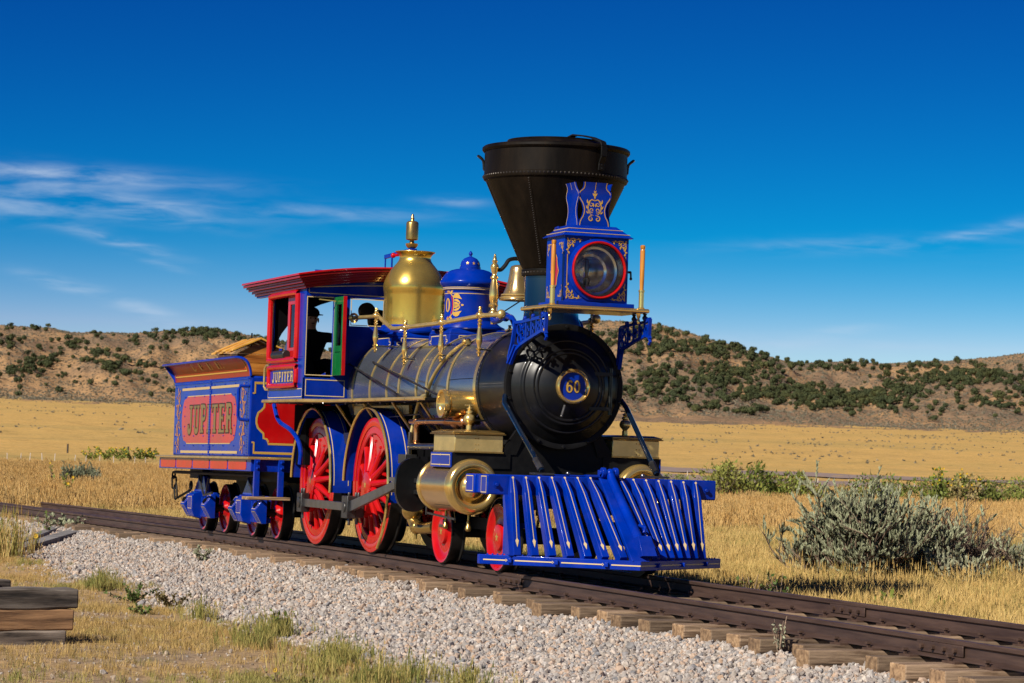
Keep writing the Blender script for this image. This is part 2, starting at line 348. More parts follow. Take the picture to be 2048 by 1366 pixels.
# ---- lettering (stroked slab serif capitals, unit height)
T_ = .19; S_ = .075
GL = {
 'J': (.50, [([(.34, 1), (.34, .24), (.29, .09), (.18, .04), (.08, .10), (.06, .22)], T_), ([(.16, .965), (.5, .965)], S_), ([(.02, .24), (.14, .24)], .10)]),
 'U': (.62, [([(.15, 1), (.15, .22), (.22, .08), (.32, .045), (.42, .08), (.49, .22), (.49, 1)], T_*.9), ([(.0, .965), (.29, .965)], S_), ([(.36, .965), (.62, .965)], S_)]),
 'P': (.58, [([(.16, 1), (.16, 0)], T_), ([(.0, .965), (.36, .965), (.47, .92), (.5, .80), (.5, .66), (.46, .55), (.36, .50), (.18, .50)], .11), ([(.0, .035), (.34, .035)], S_)]),
 'I': (.36, [([(.18, 1), (.18, 0)], T_), ([(.0, .965), (.36, .965)], S_), ([(.0, .035), (.36, .035)], S_)]),
 'T': (.60, [([(.30, 1), (.30, 0)], T_), ([(.0, .965), (.60, .965)], S_*1.1), ([(.14, .035), (.46, .035)], S_), ([(.03, .99), (.03, .76)], .06), ([(.57, .99), (.57, .76)], .06)]),
 'E': (.58, [([(.16, 1), (.16, 0)], T_), ([(.0, .965), (.55, .965)], S_*1.1), ([(.0, .035), (.56, .035)], S_*1.1), ([(.16, .52), (.42, .52)], .08), ([(.53, .99), (.53, .78)], .06), ([(.54, .01), (.54, .22)], .06), ([(.42, .62), (.42, .42)], .06)]),
 'R': (.64, [([(.16, 1), (.16, 0)], T_), ([(.0, .965), (.36, .965), (.48, .92), (.51, .80), (.51, .68), (.46, .57), (.36, .53), (.18, .53)], .11), ([(.0, .035), (.32, .035)], S_), ([(.38, .52), (.47, .42), (.50, .1), (.55, .03), (.64, .035)], .13)]),
 'C': (.56, [([(.5, .76), (.46, .92), (.33, .97), (.19, .93), (.1, .75), (.08, .5), (.1, .25), (.19, .07), (.33, .03), (.46, .1), (.5, .26)], .14)]),
 '.': (.2, [([(.1, .0), (.1, .14)], .14)]), ' ': (.3, []),
}
def textw(s, gap): return sum(GL[c][0] for c in s)+gap*(len(s)-1)
def text(b, f, s, x, y, h, wd, gap=.12, grow=0., off=0.):
    tw = textw(s, gap); sx = wd/tw; cx = x; k = 0
    for c in s:
        w, st = GL[c]
        for pts, t in st:
            P = [(cx+p[0]*sx, y+p[1]*h) for p in pts]
            if len(P) > 2: P = [(q.x, q.y) for q in crv([Vector((a, c_, 0)) for a, c_ in P], 4)]
            vert = abs(pts[0][0]-pts[-1][0]) < 1e-6 and len(pts) == 2
            wdt = t*(sx if vert else (h if len(pts) == 2 else (sx*.6+h*.4)*.9))
            if len(P) == 2 and grow:
                d = Vector((P[1][0]-P[0][0], P[1][1]-P[0][1], 0)).normalized()*grow
                P = [(P[0][0]-d.x, P[0][1]-d.y), (P[1][0]+d.x, P[1][1]+d.y)]
            ribbon(b, f, P, wdt+2*grow, None, False, off+k*.00004); k += 1
        cx += (w+gap)*sx
def ring2(b, f, cx, cy, rx, ry, ix, iy, off=0., n=36):
    vs = []
    for k in range(n):
        t = 2*PI*k/n; vs += [f(cx+rx*math.cos(t), cy+ry*math.sin(t), off), f(cx+ix*math.cos(t), cy+iy*math.sin(t), off)]
    b.add(vs, [(2*k, 2*k+1, (2*k+3) % (2*n), (2*k+2) % (2*n)) for k in range(n)])
def sixty(b, f, cx, cy, h, off=0., grow=0., gap=.6):
    g = grow
    x = cx-gap*h/2*.92
    ring2(b, f, x, cy-.19*h, .27*h+g, .31*h+g, .12*h-g, .21*h-g, off)
    ribbon(b, f, [(x-.19*h, cy-.14*h), (x-.20*h, cy+.08*h), (x-.12*h, cy+.30*h), (x+.02*h, cy+.44*h), (x+.16*h, cy+.44*h)], .17*h+2*g, .10*h+2*g, False, off+.0003)
    ring2(b, f, x+.15*h, cy+.36*h, .085*h+g, .085*h+g, .001, .001, off+.0006, 14)
    ring2(b, f, cx+gap*h/2*.92, cy, .27*h+g, .5*h+g, .11*h-g, .40*h-g, off)
def star(b, f, cx, cy, r, off=0.):
    P = [f(cx+(r if k % 2 == 0 else r*.42)*math.sin(PI*k/5), cy+(r if k % 2 == 0 else r*.42)*math.cos(PI*k/5), off) for k in range(10)]
    b.add(P+[f(cx, cy, off)], [(k, (k+1) % 10, 10) for k in range(10)])
def plane(o, ux, uy, un):
    o, ux, uy, un = map(Vector, (o, ux, uy, un)); return lambda a, c, d=0.: tuple(o+ux*a+uy*c+un*d)
def cylmap(cx, cy, R, az0, z0):             # a: arc length, positive to the viewer's right
    return lambda a, c, d=0.: (cx+(R+d)*math.cos(az0+a/R), cy+(R+d)*math.sin(az0+a/R), z0+c)
def scrollcorner(b, f, x, y, sx, sy, s, off=0., k=1.):      # corner scroll growing from (x, y) inward along sx, sy
    g = lambda a, c, d=0.: f(x+sx*a*s, y+sy*c*s, d)
    ribbon(b, g, spiral(.34, .34, .26, 1.5, PI*1.1, -1), .09, .05, True, off)
    ribbon(b, g, [(.1, .3), (.08, .6), (.16, .85), (.1, 1.1), (.16, 1.35)], .11, .03, True, off+.0003); ribbon(b, g, [(.3, .1), (.6, .08), (.85, .16), (1.1, .1), (1.35, .16)], .11, .03, True, off+.0003)
    for (px, py, a, l) in ((.12, .62, .6, .28), (.14, .9, 2.2, .2), (.12, 1.1, .5, .24), (.62, .12, 1.0, .28), (.9, .14, -.6, .2), (1.1, .12, 1.1, .24), (.5, .5, .8, .26), (.05, .05, .8, .3), (.55, .3, .2, .2), (.3, .55, 1.4, .2)):
        leaf(b, g, px, py, a, l, .14, .6, off+.0006)
# ================================================================== the place: ground, ballast, track, hills
CX, CY = CAM.x, CAM.y
def zr(x):                                   # height of the rail heads: level, then falling away gently behind
    x = np.asarray(x, float); return np.where(x < 0, -.0065*(np.sqrt(x*x+16)-4), 0.)
_lat = np.random.default_rng(5).random((256, 256))
def vnoise(x, y):
    x = np.asarray(x, float); y = np.asarray(y, float); xi = np.floor(x).astype(int); yi = np.floor(y).astype(int); fx = x-xi; fy = y-yi; fx = fx*fx*(3-2*fx); fy = fy*fy*(3-2*fy)
    g = lambda a, c: _lat[a % 256, c % 256]
    return (g(xi, yi)*(1-fx)+g(xi+1, yi)*fx)*(1-fy)+(g(xi, yi+1)*(1-fx)+g(xi+1, yi+1)*fx)*fy
def fbm(x, y, o=5):
    s = 0; a = .5
    for k in range(o): s = s+a*vnoise(x*2**k+17.3*k, y*2**k+9.1*k); a *= .5
    return s
def prof(d): return np.interp(d, [0, 90, 120, 150, 200, 260, 320, 500, 750, 1100, 1700, 4000], [-.45, -.48, -.3, .1, .45, 1.0, 1.8, 6, 12.5, 21, 32, 50])
RIDGE = ([-20, 0, 6, 9.19, 10.2, 10.71, 11.83, 12.55, 13.27, 13.89, 14.3, 14.72, 16.18, 17.6, 19.5, 21.16, 22, 22.52, 23.0, 23.67, 24.72, 25.34, 25.76, 26.27, 26.78, 27.3, 27.71, 28.32, 29.34, 30.32, 33, 40, 46],
         [.9, .95, 2.0, 2.35, 2.35, 2.27, 2.29, 2.39, 2.42, 2.39, 2.32, 2.27, 2.05, 2.1, 2.66, 2.86, 2.9, 2.87, 2.80, 2.62, 2.33, 2.2, 2.13, 2.19, 2.2, 2.16, 2.17, 2.22, 2.32, 2.45, 2.6, 1.5, .78])
DB = ([-20, 9, 13, 16, 20, 22, 24, 27, 31, 60], [820, 800, 790, 800, 740, 700, 690, 760, 760, 820])
def hillz(az, d):
    r = np.interp(az, *RIDGE); d0 = np.interp(az, *DB); dc = d0+420
    H = 1.13+dc*np.tan(np.radians(r))-prof(dc); q = np.clip((d-d0)/(dc-d0), 0, 1); S = np.where(q < 1, q*q*(3-2*q)*.55+q*.45, 1)
    t = np.clip((d-dc)/600, 0, 1); S = S*(1-.55*t*t)
    x = az*14.; n = fbm(x/16+3, d/95+7, 5)-.48; gul = np.abs(fbm(x/7.+d/160., d/260+11, 4)-.48)
    amp = np.clip(q*3, 0, 1)*np.clip((1.06-q)*2.2, .06, 1)
    return prof(d)+H*S+amp*(n*12-gul*7+.6)
def az_d(x, y):
    dx = np.asarray(x)-CX; dy = np.asarray(y)-CY; return np.degrees(np.arctan2(dy, -dx)), np.hypot(dx, dy)
def prof2(az, d): w = np.clip((np.asarray(az)+12)/12, 0, 1)*np.clip((62-np.asarray(az))/16, 0, 1); return prof(d)*w+(-.47-.0004*np.asarray(d))*(1-w)
def gz(x, y):
    az, d = az_d(x, y); return prof2(az, d)+(fbm(np.asarray(x)*.35, np.asarray(y)*.35, 4)-.47)*np.clip(.10+d*.0012, .1, .6)*np.clip((np.abs(np.asarray(y))-1.2)/3, .12, 1)
def grid_obj(name, xs, faces, m):
    me = bpy.data.meshes.new(name); me.from_pydata(xs, [], faces); me.materials.append(m); me.polygons.foreach_set('use_smooth', [True]*len(me.polygons)); me.update()
    o = bpy.data.objects.new(name, me); COL.objects.link(o); return o
def polar(name, azs, ds, zf, m, wrap=False):
    A, D = np.meshgrid(np.radians(azs), ds, indexing='ij'); X = CX-D*np.cos(A); Y = CY+D*np.sin(A); Z = zf(X, Y, np.degrees(A), D)
    v = np.stack([X, Y, Z], -1).reshape(-1, 3); na, nd = len(azs), len(ds); f = []
    for i in range(na if wrap else na-1):
        i2 = (i+1) % na
        for j in range(nd-1): f.append((i*nd+j, i*nd+j+1, i2*nd+j+1, i2*nd+j))
    return grid_obj(name, v.tolist(), f, m)
def groundmat():
    m = bpy.data.materials.new('dry_ground'); m.use_nodes = True; t = m.node_tree; b = t.nodes['Principled BSDF']; N = t.nodes.new; L = t.links.new
    b.inputs['Roughness'].default_value = .95; b.inputs['Specular IOR Level'].default_value = .1
    tc = N('ShaderNodeTexCoord')
    def noise(sc, det, scale=(1, 1, 1), rough=.6):
        mp = N('ShaderNodeMapping'); mp.inputs['Scale'].default_value = scale; L(tc.outputs['Object'], mp.inputs[0]); n = N('ShaderNodeTexNoise'); n.inputs['Scale'].default_value = sc; n.inputs['Detail'].default_value = det; n.inputs['Roughness'].default_value = rough; L(mp.outputs[0], n.inputs['Vector']); return n.outputs[0]
    def ramp(i, st):
        r = N('ShaderNodeValToRGB'); e = r.color_ramp.elements
        while len(e) < len(st): e.new(.5)
        for k, (p, c) in enumerate(st): e[k].position = p; e[k].color = (*c, 1)
        L(i, r.inputs[0]); return r.outputs[0]
    def mix(f, a, c, mode='MIX'):
        x = N('ShaderNodeMix'); x.data_type = 'RGBA'; x.blend_type = mode
        if isinstance(f, float): x.inputs[0].default_value = f
        else: L(f, x.inputs[0])
        L(a, x.inputs[6]); L(c, x.inputs[7]); return x.outputs[2]
    big = ramp(noise(.018, 6, (1, .45, 1)), [(.32, (.46, .30, .105)), (.46, (.54, .345, .115)), (.58, (.48, .32, .11)), (.72, (.37, .275, .10))])
    fine = ramp(noise(2.2, 8), [(.3, (.62, .60, .55)), (.5, (1, 1, 1)), (.7, (1.15, 1.1, 1.0))])
    far = ramp(noise(.32, 7, (.7, 1, 1), .7), [(.30, (.55, .58, .50)), (.42, (.93, .93, .9)), (.6, (1.08, 1.05, 1.0))])
    c1 = mix(1.0, mix(1.0, big, fine, 'MULTIPLY'), far, 'MULTIPLY')
    near = mix(1.0, ramp(noise(.9, 7), [(.30, (.24, .185, .13)), (.45, (.32, .225, .135)), (.6, (.37, .25, .125)), (.75, (.24, .18, .075))]), ramp(noise(14, 9, (1, 1, 1), .75), [(.36, (.45, .42, .38)), (.5, (1, 1, 1)), (.64, (1.25, 1.2, 1.12))]), 'MULTIPLY')
    g = N('ShaderNodeNewGeometry'); d = N('ShaderNodeVectorMath'); d.operation = 'DISTANCE'; d.inputs[1].default_value = (10, -6, 0); L(g.outputs['Position'], d.inputs[0])
    mr = N('ShaderNodeMapRange'); mr.inputs[1].default_value = 8; mr.inputs[2].default_value = 30; L(d.outputs['Value'], mr.inputs[0])
    L(mix(mr.outputs[0], near, c1), b.inputs['Base Color'])
    bp = N('ShaderNodeBump'); bp.inputs['Strength'].default_value = .6; bp.inputs['Distance'].default_value = .05; L(noise(6, 6), bp.inputs['Height']); L(bp.outputs[0], b.inputs['Normal'])
    return m
azs = list(np.arange(-180, 4, 6.))+list(np.arange(4, 36, .2))+list(np.arange(36, 180, 6.))
ds = np.concatenate([np.linspace(.3, 12, 8), np.geomspace(13, 900, 150), [1000, 1200, 1600, 2400, 3600]])
ground = polar('ground', azs, ds, lambda X, Y, A, D: gz(X, Y), groundmat(), True); ground['kind'] = 'structure'
def hillmat():
    m = bpy.data.materials.new('dry_hillside'); m.use_nodes = True; t = m.node_tree; b = t.nodes['Principled BSDF']; N = t.nodes.new; L = t.links.new
    b.inputs['Roughness'].default_value = .95; b.inputs['Specular IOR Level'].default_value = .05
    tc = N('ShaderNodeTexCoord')
    def noise(sc, det, rough=.6):
        n = N('ShaderNodeTexNoise'); n.inputs['Scale'].default_value = sc; n.inputs['Detail'].default_value = det; n.inputs['Roughness'].default_value = rough; L(tc.outputs['Object'], n.inputs['Vector']); return n.outputs[0]
    def ramp(i, st):
        r = N('ShaderNodeValToRGB'); e = r.color_ramp.elements
        while len(e) < len(st): e.new(.5)
        for k, (p, c) in enumerate(st): e[k].position = p; e[k].color = (*c, 1)
        L(i, r.inputs[0]); return r.outputs[0]
    base = ramp(noise(.016, 6), [(.33, (.20, .145, .10)), (.44, (.29, .19, .115)), (.53, (.42, .255, .13)), (.62, (.46, .28, .14)), (.72, (.34, .24, .15))])
    sp = ramp(noise(.42, 9, .75), [(.36, (.34, .36, .34)), (.47, (.82, .83, .8)), (.6, (1.1, 1.06, 1.0))])
    x = N('ShaderNodeMix'); x.data_type = 'RGBA'; x.blend_type = 'MULTIPLY'; x.inputs[0].default_value = 1; L(base, x.inputs[6]); L(sp, x.inputs[7])
    L(x.outputs[2], b.inputs['Base Color'])
    bp = N('ShaderNodeBump'); bp.inputs['Strength'].default_value = .7; bp.inputs['Distance'].default_value = 1.2; L(noise(.3, 8, .7), bp.inputs['Height']); L(bp.outputs[0], b.inputs['Normal'])
    return m
hill = polar('hills', np.arange(0, 46.01, .1), np.concatenate([np.linspace(660, 1250, 110), np.linspace(1270, 1900, 14)]), lambda X, Y, A, D: np.where(D < 665, prof(D)-2.5, hillz(A, D)-np.clip((700-D)/40, 0, 1)*.6), hillmat()); hill['kind'] = 'structure'
# gravel road strips across the far plain
ROADM = mat('pale_gravel_road', (.30, .225, .19), .9, c2=(.24, .18, .15), vs=.4, spec=.1)
def road(name, a0, a1, d_in, d_out):
    v = []; f = []; n = 80
    for i in range(n+1):
        az = a0+(a1-a0)*i/n
        for dd in np.linspace(d_in(az), d_out(az), 5):
            a = rad(az); x = CX-dd*math.cos(a); y = CY+dd*math.sin(a); v.append((x, y, float(gz(x, y))+.05))
    for i in range(n):
        for j in range(4): f.append((i*5+j, (i+1)*5+j, (i+1)*5+j+1, i*5+j+1))
    o = grid_obj(name, v, f, ROADM); o['kind'] = 'structure'; return o
road('road', 20.5, 45, lambda a: 152-1.2*(a-22), lambda a: 178-1.6*(a-22)); road('road', 20.5, 45, lambda a: 196-1.0*(a-22), lambda a: 222-1.4*(a-22))
# ballast bed
BALM = mat('ballast_fines', (.42, .37, .32), .9, vs=26, ramp=[(.3, (.14, .12, .10)), (.45, (.32, .28, .25)), (.6, (.44, .39, .34)), (.75, (.52, .44, .37))], bump=.8, bs=22, spec=.2)
secs = [(-4.3, -.56), (-3.9, -.47), (-3.4, -.445), (-2.8, -.425), (-2.2, -.38), (-1.7, -.325), (-1.35, -.285), (-1.0, -.258), (-.5, -.235), (0, -.23), (.5, -.235), (1.0, -.262), (1.35, -.31), (1.8, -.40), (2.4, -.56)]
def bz(x, y): return .045*np.clip((5-np.asarray(x))/4, 0, 1)*np.exp(-((np.abs(np.asarray(y))-1.2)/.5)**2)+np.interp(y, [s[0] for s in secs], [s[1] for s in secs])+zr(x)+(fbm(np.asarray(x)*1.6+40, np.asarray(y)*1.6, 3)-.44)*.05
xs = np.arange(-70, 24, .4); ys = np.concatenate([np.linspace(-4.3, -1.35, 16), [s[1-1] for s in secs[7:]]])
v = [(x, y, float(bz(x, y))) for x in xs for y in ys]; ny = len(ys)
f = [(i*ny+j, (i+1)*ny+j, (i+1)*ny+j+1, i*ny+j+1) for i in range(len(xs)-1) for j in range(ny-1)]
bed = grid_obj('ballast_bed', v, f, BALM); bed['kind'] = 'structure'
# stones
def stone_src(i):
    bm = bmesh.new(); bmesh.ops.create_icosphere(bm, subdivisions=1, radius=1); r_ = np.random.default_rng(100+i)
    axes = r_.normal(size=(7, 3)); axes /= np.linalg.norm(axes, axis=1)[:, None]; cut = r_.uniform(.55, .95, 7); sc = (r_.uniform(.75, 1.3), r_.uniform(.65, 1.05), r_.uniform(.5, .85))
    for vv in bm.verts:
        p = np.array(vv.co)
        for a, c in zip(axes, cut):
            h = p@a
            if h > c: p = p-a*(h-c)
        vv.co = Vector((p[0]*sc[0], p[1]*sc[1], p[2]*sc[2]))
    me = bpy.data.meshes.new('gravel_stone'); bm.to_mesh(me); bm.free(); me.materials.append(STONEM); return bpy.data.objects.new('gravel_stone', me)
def rndmat(name, stops, rough=.85, nz=.25, nsc=3, bump=.3, spec=.25, sss=0):
    m = bpy.data.materials.new(name); m.use_nodes = True; t = m.node_tree; b = t.nodes['Principled BSDF']; N = t.nodes.new; L = t.links.new
    b.inputs['Roughness'].default_value = rough; b.inputs['Specular IOR Level'].default_value = spec
    oi = N('ShaderNodeObjectInfo'); r = N('ShaderNodeValToRGB'); e = r.color_ramp.elements
    while len(e) < len(stops): e.new(.5)
    for k, (p, c) in enumerate(stops): e[k].position = p; e[k].color = (*c, 1)
    L(oi.outputs['Random'], r.inputs[0]); tc = N('ShaderNodeTexCoord'); n = N('ShaderNodeTexNoise'); n.inputs['Scale'].default_value = nsc; n.inputs['Detail'].default_value = 5; L(tc.outputs['Object'], n.inputs['Vector'])
    mr = N('ShaderNodeMapRange'); mr.inputs[1].default_value = .3; mr.inputs[2].default_value = .7; mr.inputs[3].default_value = 1-nz; mr.inputs[4].default_value = 1+nz; L(n.outputs[0], mr.inputs[0])
    x = N('ShaderNodeMix'); x.data_type = 'RGBA'; x.blend_type = 'MULTIPLY'; x.inputs[0].default_value = 1; L(r.outputs[0], x.inputs[6]); c = N('ShaderNodeCombineColor'); [L(mr.outputs[0], c.inputs[i]) for i in range(3)]; L(c.outputs[0], x.inputs[7]); L(x.outputs[2], b.inputs['Base Color'])
    return m
STONEM = rndmat('crushed_stone', [(0, (.21, .18, .155)), (.12, (.38, .33, .28)), (.25, (.29, .265, .245)), (.38, (.46, .395, .33)), (.48, (.17, .17, .175)), (.58, (.41, .345, .29)), (.68, (.40, .27, .18)), (.78, (.50, .45, .40)), (.88, (.24, .225, .22)), (1, (.44, .31, .215))], .85, .28, 1.5)
srcs = [stone_src(i) for i in range(10)]
def stones(n, x0, x1, y0, y1, lo, hi, edge=False, lift=.0):
    X = nr.uniform(x0, x1, n); Y = nr.uniform(y0, y1, n)
    if edge:
        lim = -3.62+.55*(fbm(X*.45+5, X*0+2.2, 4)-.47)*2; t = (Y-lim)/.35; keep = (t > 0) | (nr.random(n) < np.exp(t*1.8)*.55); X, Y = X[keep], Y[keep]
    s = nr.uniform(lo, hi, len(X))*np.clip(np.exp(nr.normal(-.08, .28, len(X))), .5, 1.75); Z = bz(X, Y)+s*nr.uniform(-.1, .75, len(X))+lift
    return np.stack([X, Y, Z], 1), s
P1, S1 = stones(100000, -24, 13.6, -4.4, -.82, .0135, .0275, True); P2, S2 = stones(12000, -24, 14, -.70, .70, .014, .026); P3, S3 = stones(2500, -20, 14, .8, 1.5, .016, .030); P4, S4 = stones(26000, 2, 13.6, -4.3, -.9, .015, .029, True); P5, S5 = stones(9000, -46, -24, -2.6, -.8, .02, .034, False)
P = np.concatenate([P1, P2, P3, P4, P5]); S = np.concatenate([S1, S2, S3, S4, S5])
keep = ~((P[:, 0] > -1e9) & (P[:, 2] > zr(P[:, 0])-.155) & (np.abs(P[:, 1]) < 1.2)); P, S = P[keep], S[keep]
gr = scatter('gravel', P, nr.uniform(0, 6.28, (len(P), 3)), np.repeat(S[:, None], 3, 1)*nr.uniform(.85, 1.15, (len(P), 3)), nr.integers(0, 10, len(P)), srcs); tag(gr, 'pale crushed stone ballast along the near side of the track', 'gravel', None, 'stuff')
n = 9000; X = nr.uniform(-14, 14.3, n); Y = nr.uniform(-8.8, -3.4, n); S = nr.uniform(.005, .017, n)*np.where(nr.random(n) < .04, 1.9, 1)
DIRTM = rndmat('dirt_crumbs', [(0, (.22, .17, .12)), (.4, (.34, .27, .20)), (.7, (.28, .21, .14)), (.9, (.42, .37, .32)), (1, (.20, .18, .16))], .9, .3, 2)
ds_ = []
for i in range(4):
    o = stone_src(40+i); o.data.materials[0] = DIRTM; o.name = 'dirt_crumb'; ds_.append(o)
dc = scatter('dirt_crumbs', np.column_stack([X, Y, np.maximum(gz(X, Y), np.where(Y > -4.2, bz(X, Y), -9))+S*.3]), nr.uniform(0, 6.28, (n, 3)), np.repeat(S[:, None], 3, 1), nr.integers(0, 4, n), ds_); tag(dc, 'dirt crumbs and small stones between the short grass', 'gravel', None, 'stuff')
# sleepers
sl_x = []; x = 15.6
while x > -34:
    sl_x.append(x); x -= .56+rng.uniform(-.05, .07)
def sleeper_mesh(i):
    r_ = random.Random(50+i); L0, L1 = 1.20+r_.uniform(-.08, .12), 1.20+r_.uniform(-.05, .1); w = .105+r_.uniform(-.012, .012); h = .17
    b = M(); n = 5
    for k in range(n):
        pass
    b.box(-w, w, -L0, L1, -h, 0); me = mesh_of('sleeper', b, [SLEEPW, ENDW], False)
    for p in me.polygons: p.material_index = 1 if abs(p.normal.y) > .9 else 0
    return me
smesh = [sleeper_mesh(i) for i in range(14)]
def spike_mesh():
    b = M(); b.box(-.01, .01, -.01, .01, -.03, .03); b.hexa([(-.018, -.022, .018), (.018, -.022, .018), (.018, .018, .018), (-.018, .018, .018)], [(-.014, -.02, .034), (.014, -.02, .034), (.014, .014, .034), (-.014, .014, .034)]); return mesh_of('spike', b, RUST, False)
def plate_mesh(): b = M(); b.box(-.085, .085, -.12, .12, -.002, .014); return mesh_of('tie_plate', b, RUST, False)
spm, tpm = spike_mesh(), plate_mesh()
for i, x in enumerate(sl_x):
    o = bpy.data.objects.new('sleeper', smesh[i % 14]); COL.objects.link(o)
    dy = rng.uniform(-.06, .06); o.location = (x, dy, float(zr(x))-.150); o.rotation_euler = (0, rng.uniform(-.02, .02), rng.uniform(-.03, .03))
    bv = o.modifiers.new('bevel', 'BEVEL'); bv.width = .012; bv.segments = 2
    tag(o, 'weathered wooden sleeper lying in ballast under the rails', 'sleeper', 'wooden sleepers under the rails')
    if x > -8:
        for ry in (-.75, .75):
            q = bpy.data.objects.new('tie_plate', tpm); COL.objects.link(q); q.parent = o; q.location = (0, ry-dy, .001)
            for (a, c) in ((-.05, -.085), (.05, .085)): q2 = bpy.data.objects.new('spike', spm); COL.objects.link(q2); q2.parent = o; q2.location = (a+rng.uniform(-.01, .01), ry-dy+c, .022); q2.rotation_euler = (0, 0, PI if c > 0 else 0)
# rails
def rail(name, y, x0, x1, label):
    prof_ = [(-.062, 0), (.062, 0), (.062, .010), (.010, .026), (.009, .092), (.030, .104), (.032, .128), (.024, .1345), (-.024, .1345), (-.032, .128), (-.030, .104), (-.009, .092), (-.010, .026), (-.062, .010)]
    xs_ = list(np.arange(x0, min(0, x1), 1.5))+[x1] if x0 < 0 else [x0, x1]
    xs_ = [q for q in xs_ if q <= x1]; v = []; n = len(prof_)
    yf = y if callable(y) else (lambda _x: y)
    for xx in xs_:
        zz = float(zr(xx)); v += [(xx, yf(xx)+p[0], zz-.1345+p[1]) for p in prof_]
    b = M(); b.add(v, [(i*n+k, i*n+(k+1) % n, (i+1)*n+(k+1) % n, (i+1)*n+k) for i in range(len(xs_)-1) for k in range(n)]+[list(range(n))[::-1], [(len(xs_)-1)*n+k for k in range(n)]])
    o = part(name, b, RAILM, None, ang=30); tag(o, label, 'rail'); return o
ra = rail('rail', -.75, -70, 24, 'rusty steel rail on the ballast side, with bolted joint plates'); rb_ = rail('rail', .75, -70, 24, 'rusty steel rail on the grass side beyond the first rail')
rail('guard_rail', lambda x: -.60-.012*(x+13), -40, -13.0, 'short inner guard rail lying between the two rails behind the tender')
for r_o, y, xj in ((ra, -.75, (4.55, 13.15)), (rb_, .75, (-10.5, 8.8))):
    for xc in xj:
        for s in (-1, 1):
            b = M(); yy = y+s*.020; b.box(xc-.32, xc+.32, *sorted((yy, yy+s*.012)), -.108+float(zr(xc)), -.034+float(zr(xc))); fp = part('joint_plate', b, RAILM, r_o, bevel=.003)
            for k in range(4):
                b = M(); c = xc-.23+.153*k; b.lathe([(.018, yy), (.018, yy+s*.035), (.0001, yy+s*.036)], (c, 0, -.071+float(zr(xc))), 'y', 6); part('joint_bolt', b, RUST, fp)
# two weathered planks beside the track
for (p, q, w) in (((-16.0, -.90, -.315), (-9.6, -3.15, -.43), .24), ((-17.8, -.95, -.325), (-11.0, -2.95, -.43), .15)):
    b = M(); b.beam(p, q, w, .10); o = part('plank', b, PLANKW, None, bevel=.008); tag(o, 'wider grey weathered plank edging the gravel path nearer the camera' if w > .2 else 'narrow grey weathered plank edging the far side of the gravel path', 'plank')
# stack of timbers, lower corner
ang = rad(102)
def timber(x, y, z, L_, w, h, m, label, e=.0):
    b = M(); n = 14; r_ = random.Random(int(z*1000)+7); vs = []
    for k in range(n+1):
        q = k/n; j = lambda: r_.uniform(-.007, .007)
        vs += [(-w/2+j(), -L_*q, 0+j()), (w/2+j(), -L_*q, 0+j()), (w/2+j(), -L_*q, h+j()), (-w/2+j(), -L_*q, h+j())]
    b.add(vs, [(4*k+a, 4*k+(a+1) % 4, 4*k+4+(a+1) % 4, 4*k+4+a) for k in range(n) for a in range(4)]+[(3, 2, 1, 0), (4*n, 4*n+1, 4*n+2, 4*n+3)])
    o = part('timber', b, m, None, bevel=.014); o.location = (x, y, z); o.rotation_euler = (0, 0, ang-PI/2+e); tag(o, label, 'timber', 'timbers stacked in the dry grass'); return o
tx, ty = 8.33, -5.79
timber(tx+.03, ty-.06, -.47, 1.9, .24, .142, TIMBG, 'grey timber at the bottom of the stack, half sunk in grass')
timber(tx+.0, ty+.005, -.325, 1.9, .23, .160, TIMBB, 'brown split timber in the middle of the stack')
timber(tx-.02, ty+.03, -.162, 1.9, .26, .158, TIMBW, 'dark weathered timber with rounded end on top of the stack')
timber(7.55, -6.28, -.10, 1.2, .18, .17, TIMBB, 'short brown timber end behind the stack at the picture edge', .02); timber(7.35, -6.10, -.10, 1.2, .14, .11, TIMBW, 'thin dark timber end behind the short brown timber', .02)
timber(7.5, -6.25, -.46, 1.3, .30, .36, TIMBG, 'broad grey timber block supporting the two short timber ends behind the stack', .02)
# ================================================================== the locomotive
LOCO = thing('steam_locomotive', (1.0, 0, 0), 'ornate blue, red and brass steam locomotive with black funnel stack on the track', 'locomotive')
NY = lambda y: plane((0, y, 0), (1, 0, 0), (0, 0, 1), (0, -1, 0))          # map (x, z) on a wall facing the camera side
FX = lambda x: plane((x, 0, 0), (0, 1, 0), (0, 0, 1), (1, 0, 0))           # map (y, z) on a wall facing forward
BZ = 1.85
def rivets(b, pts, r=.008):
    for (p, n) in pts:
        n = Vector(n).normalized(); x = n.orthogonal().normalized(); y = n.cross(x); p = Vector(p)
        b.add([p+(x*math.cos(2*PI*k/6)+y*math.sin(2*PI*k/6))*r for k in range(6)]+[p+n*r*.75], [(k, (k+1) % 6, 6) for k in range(6)])
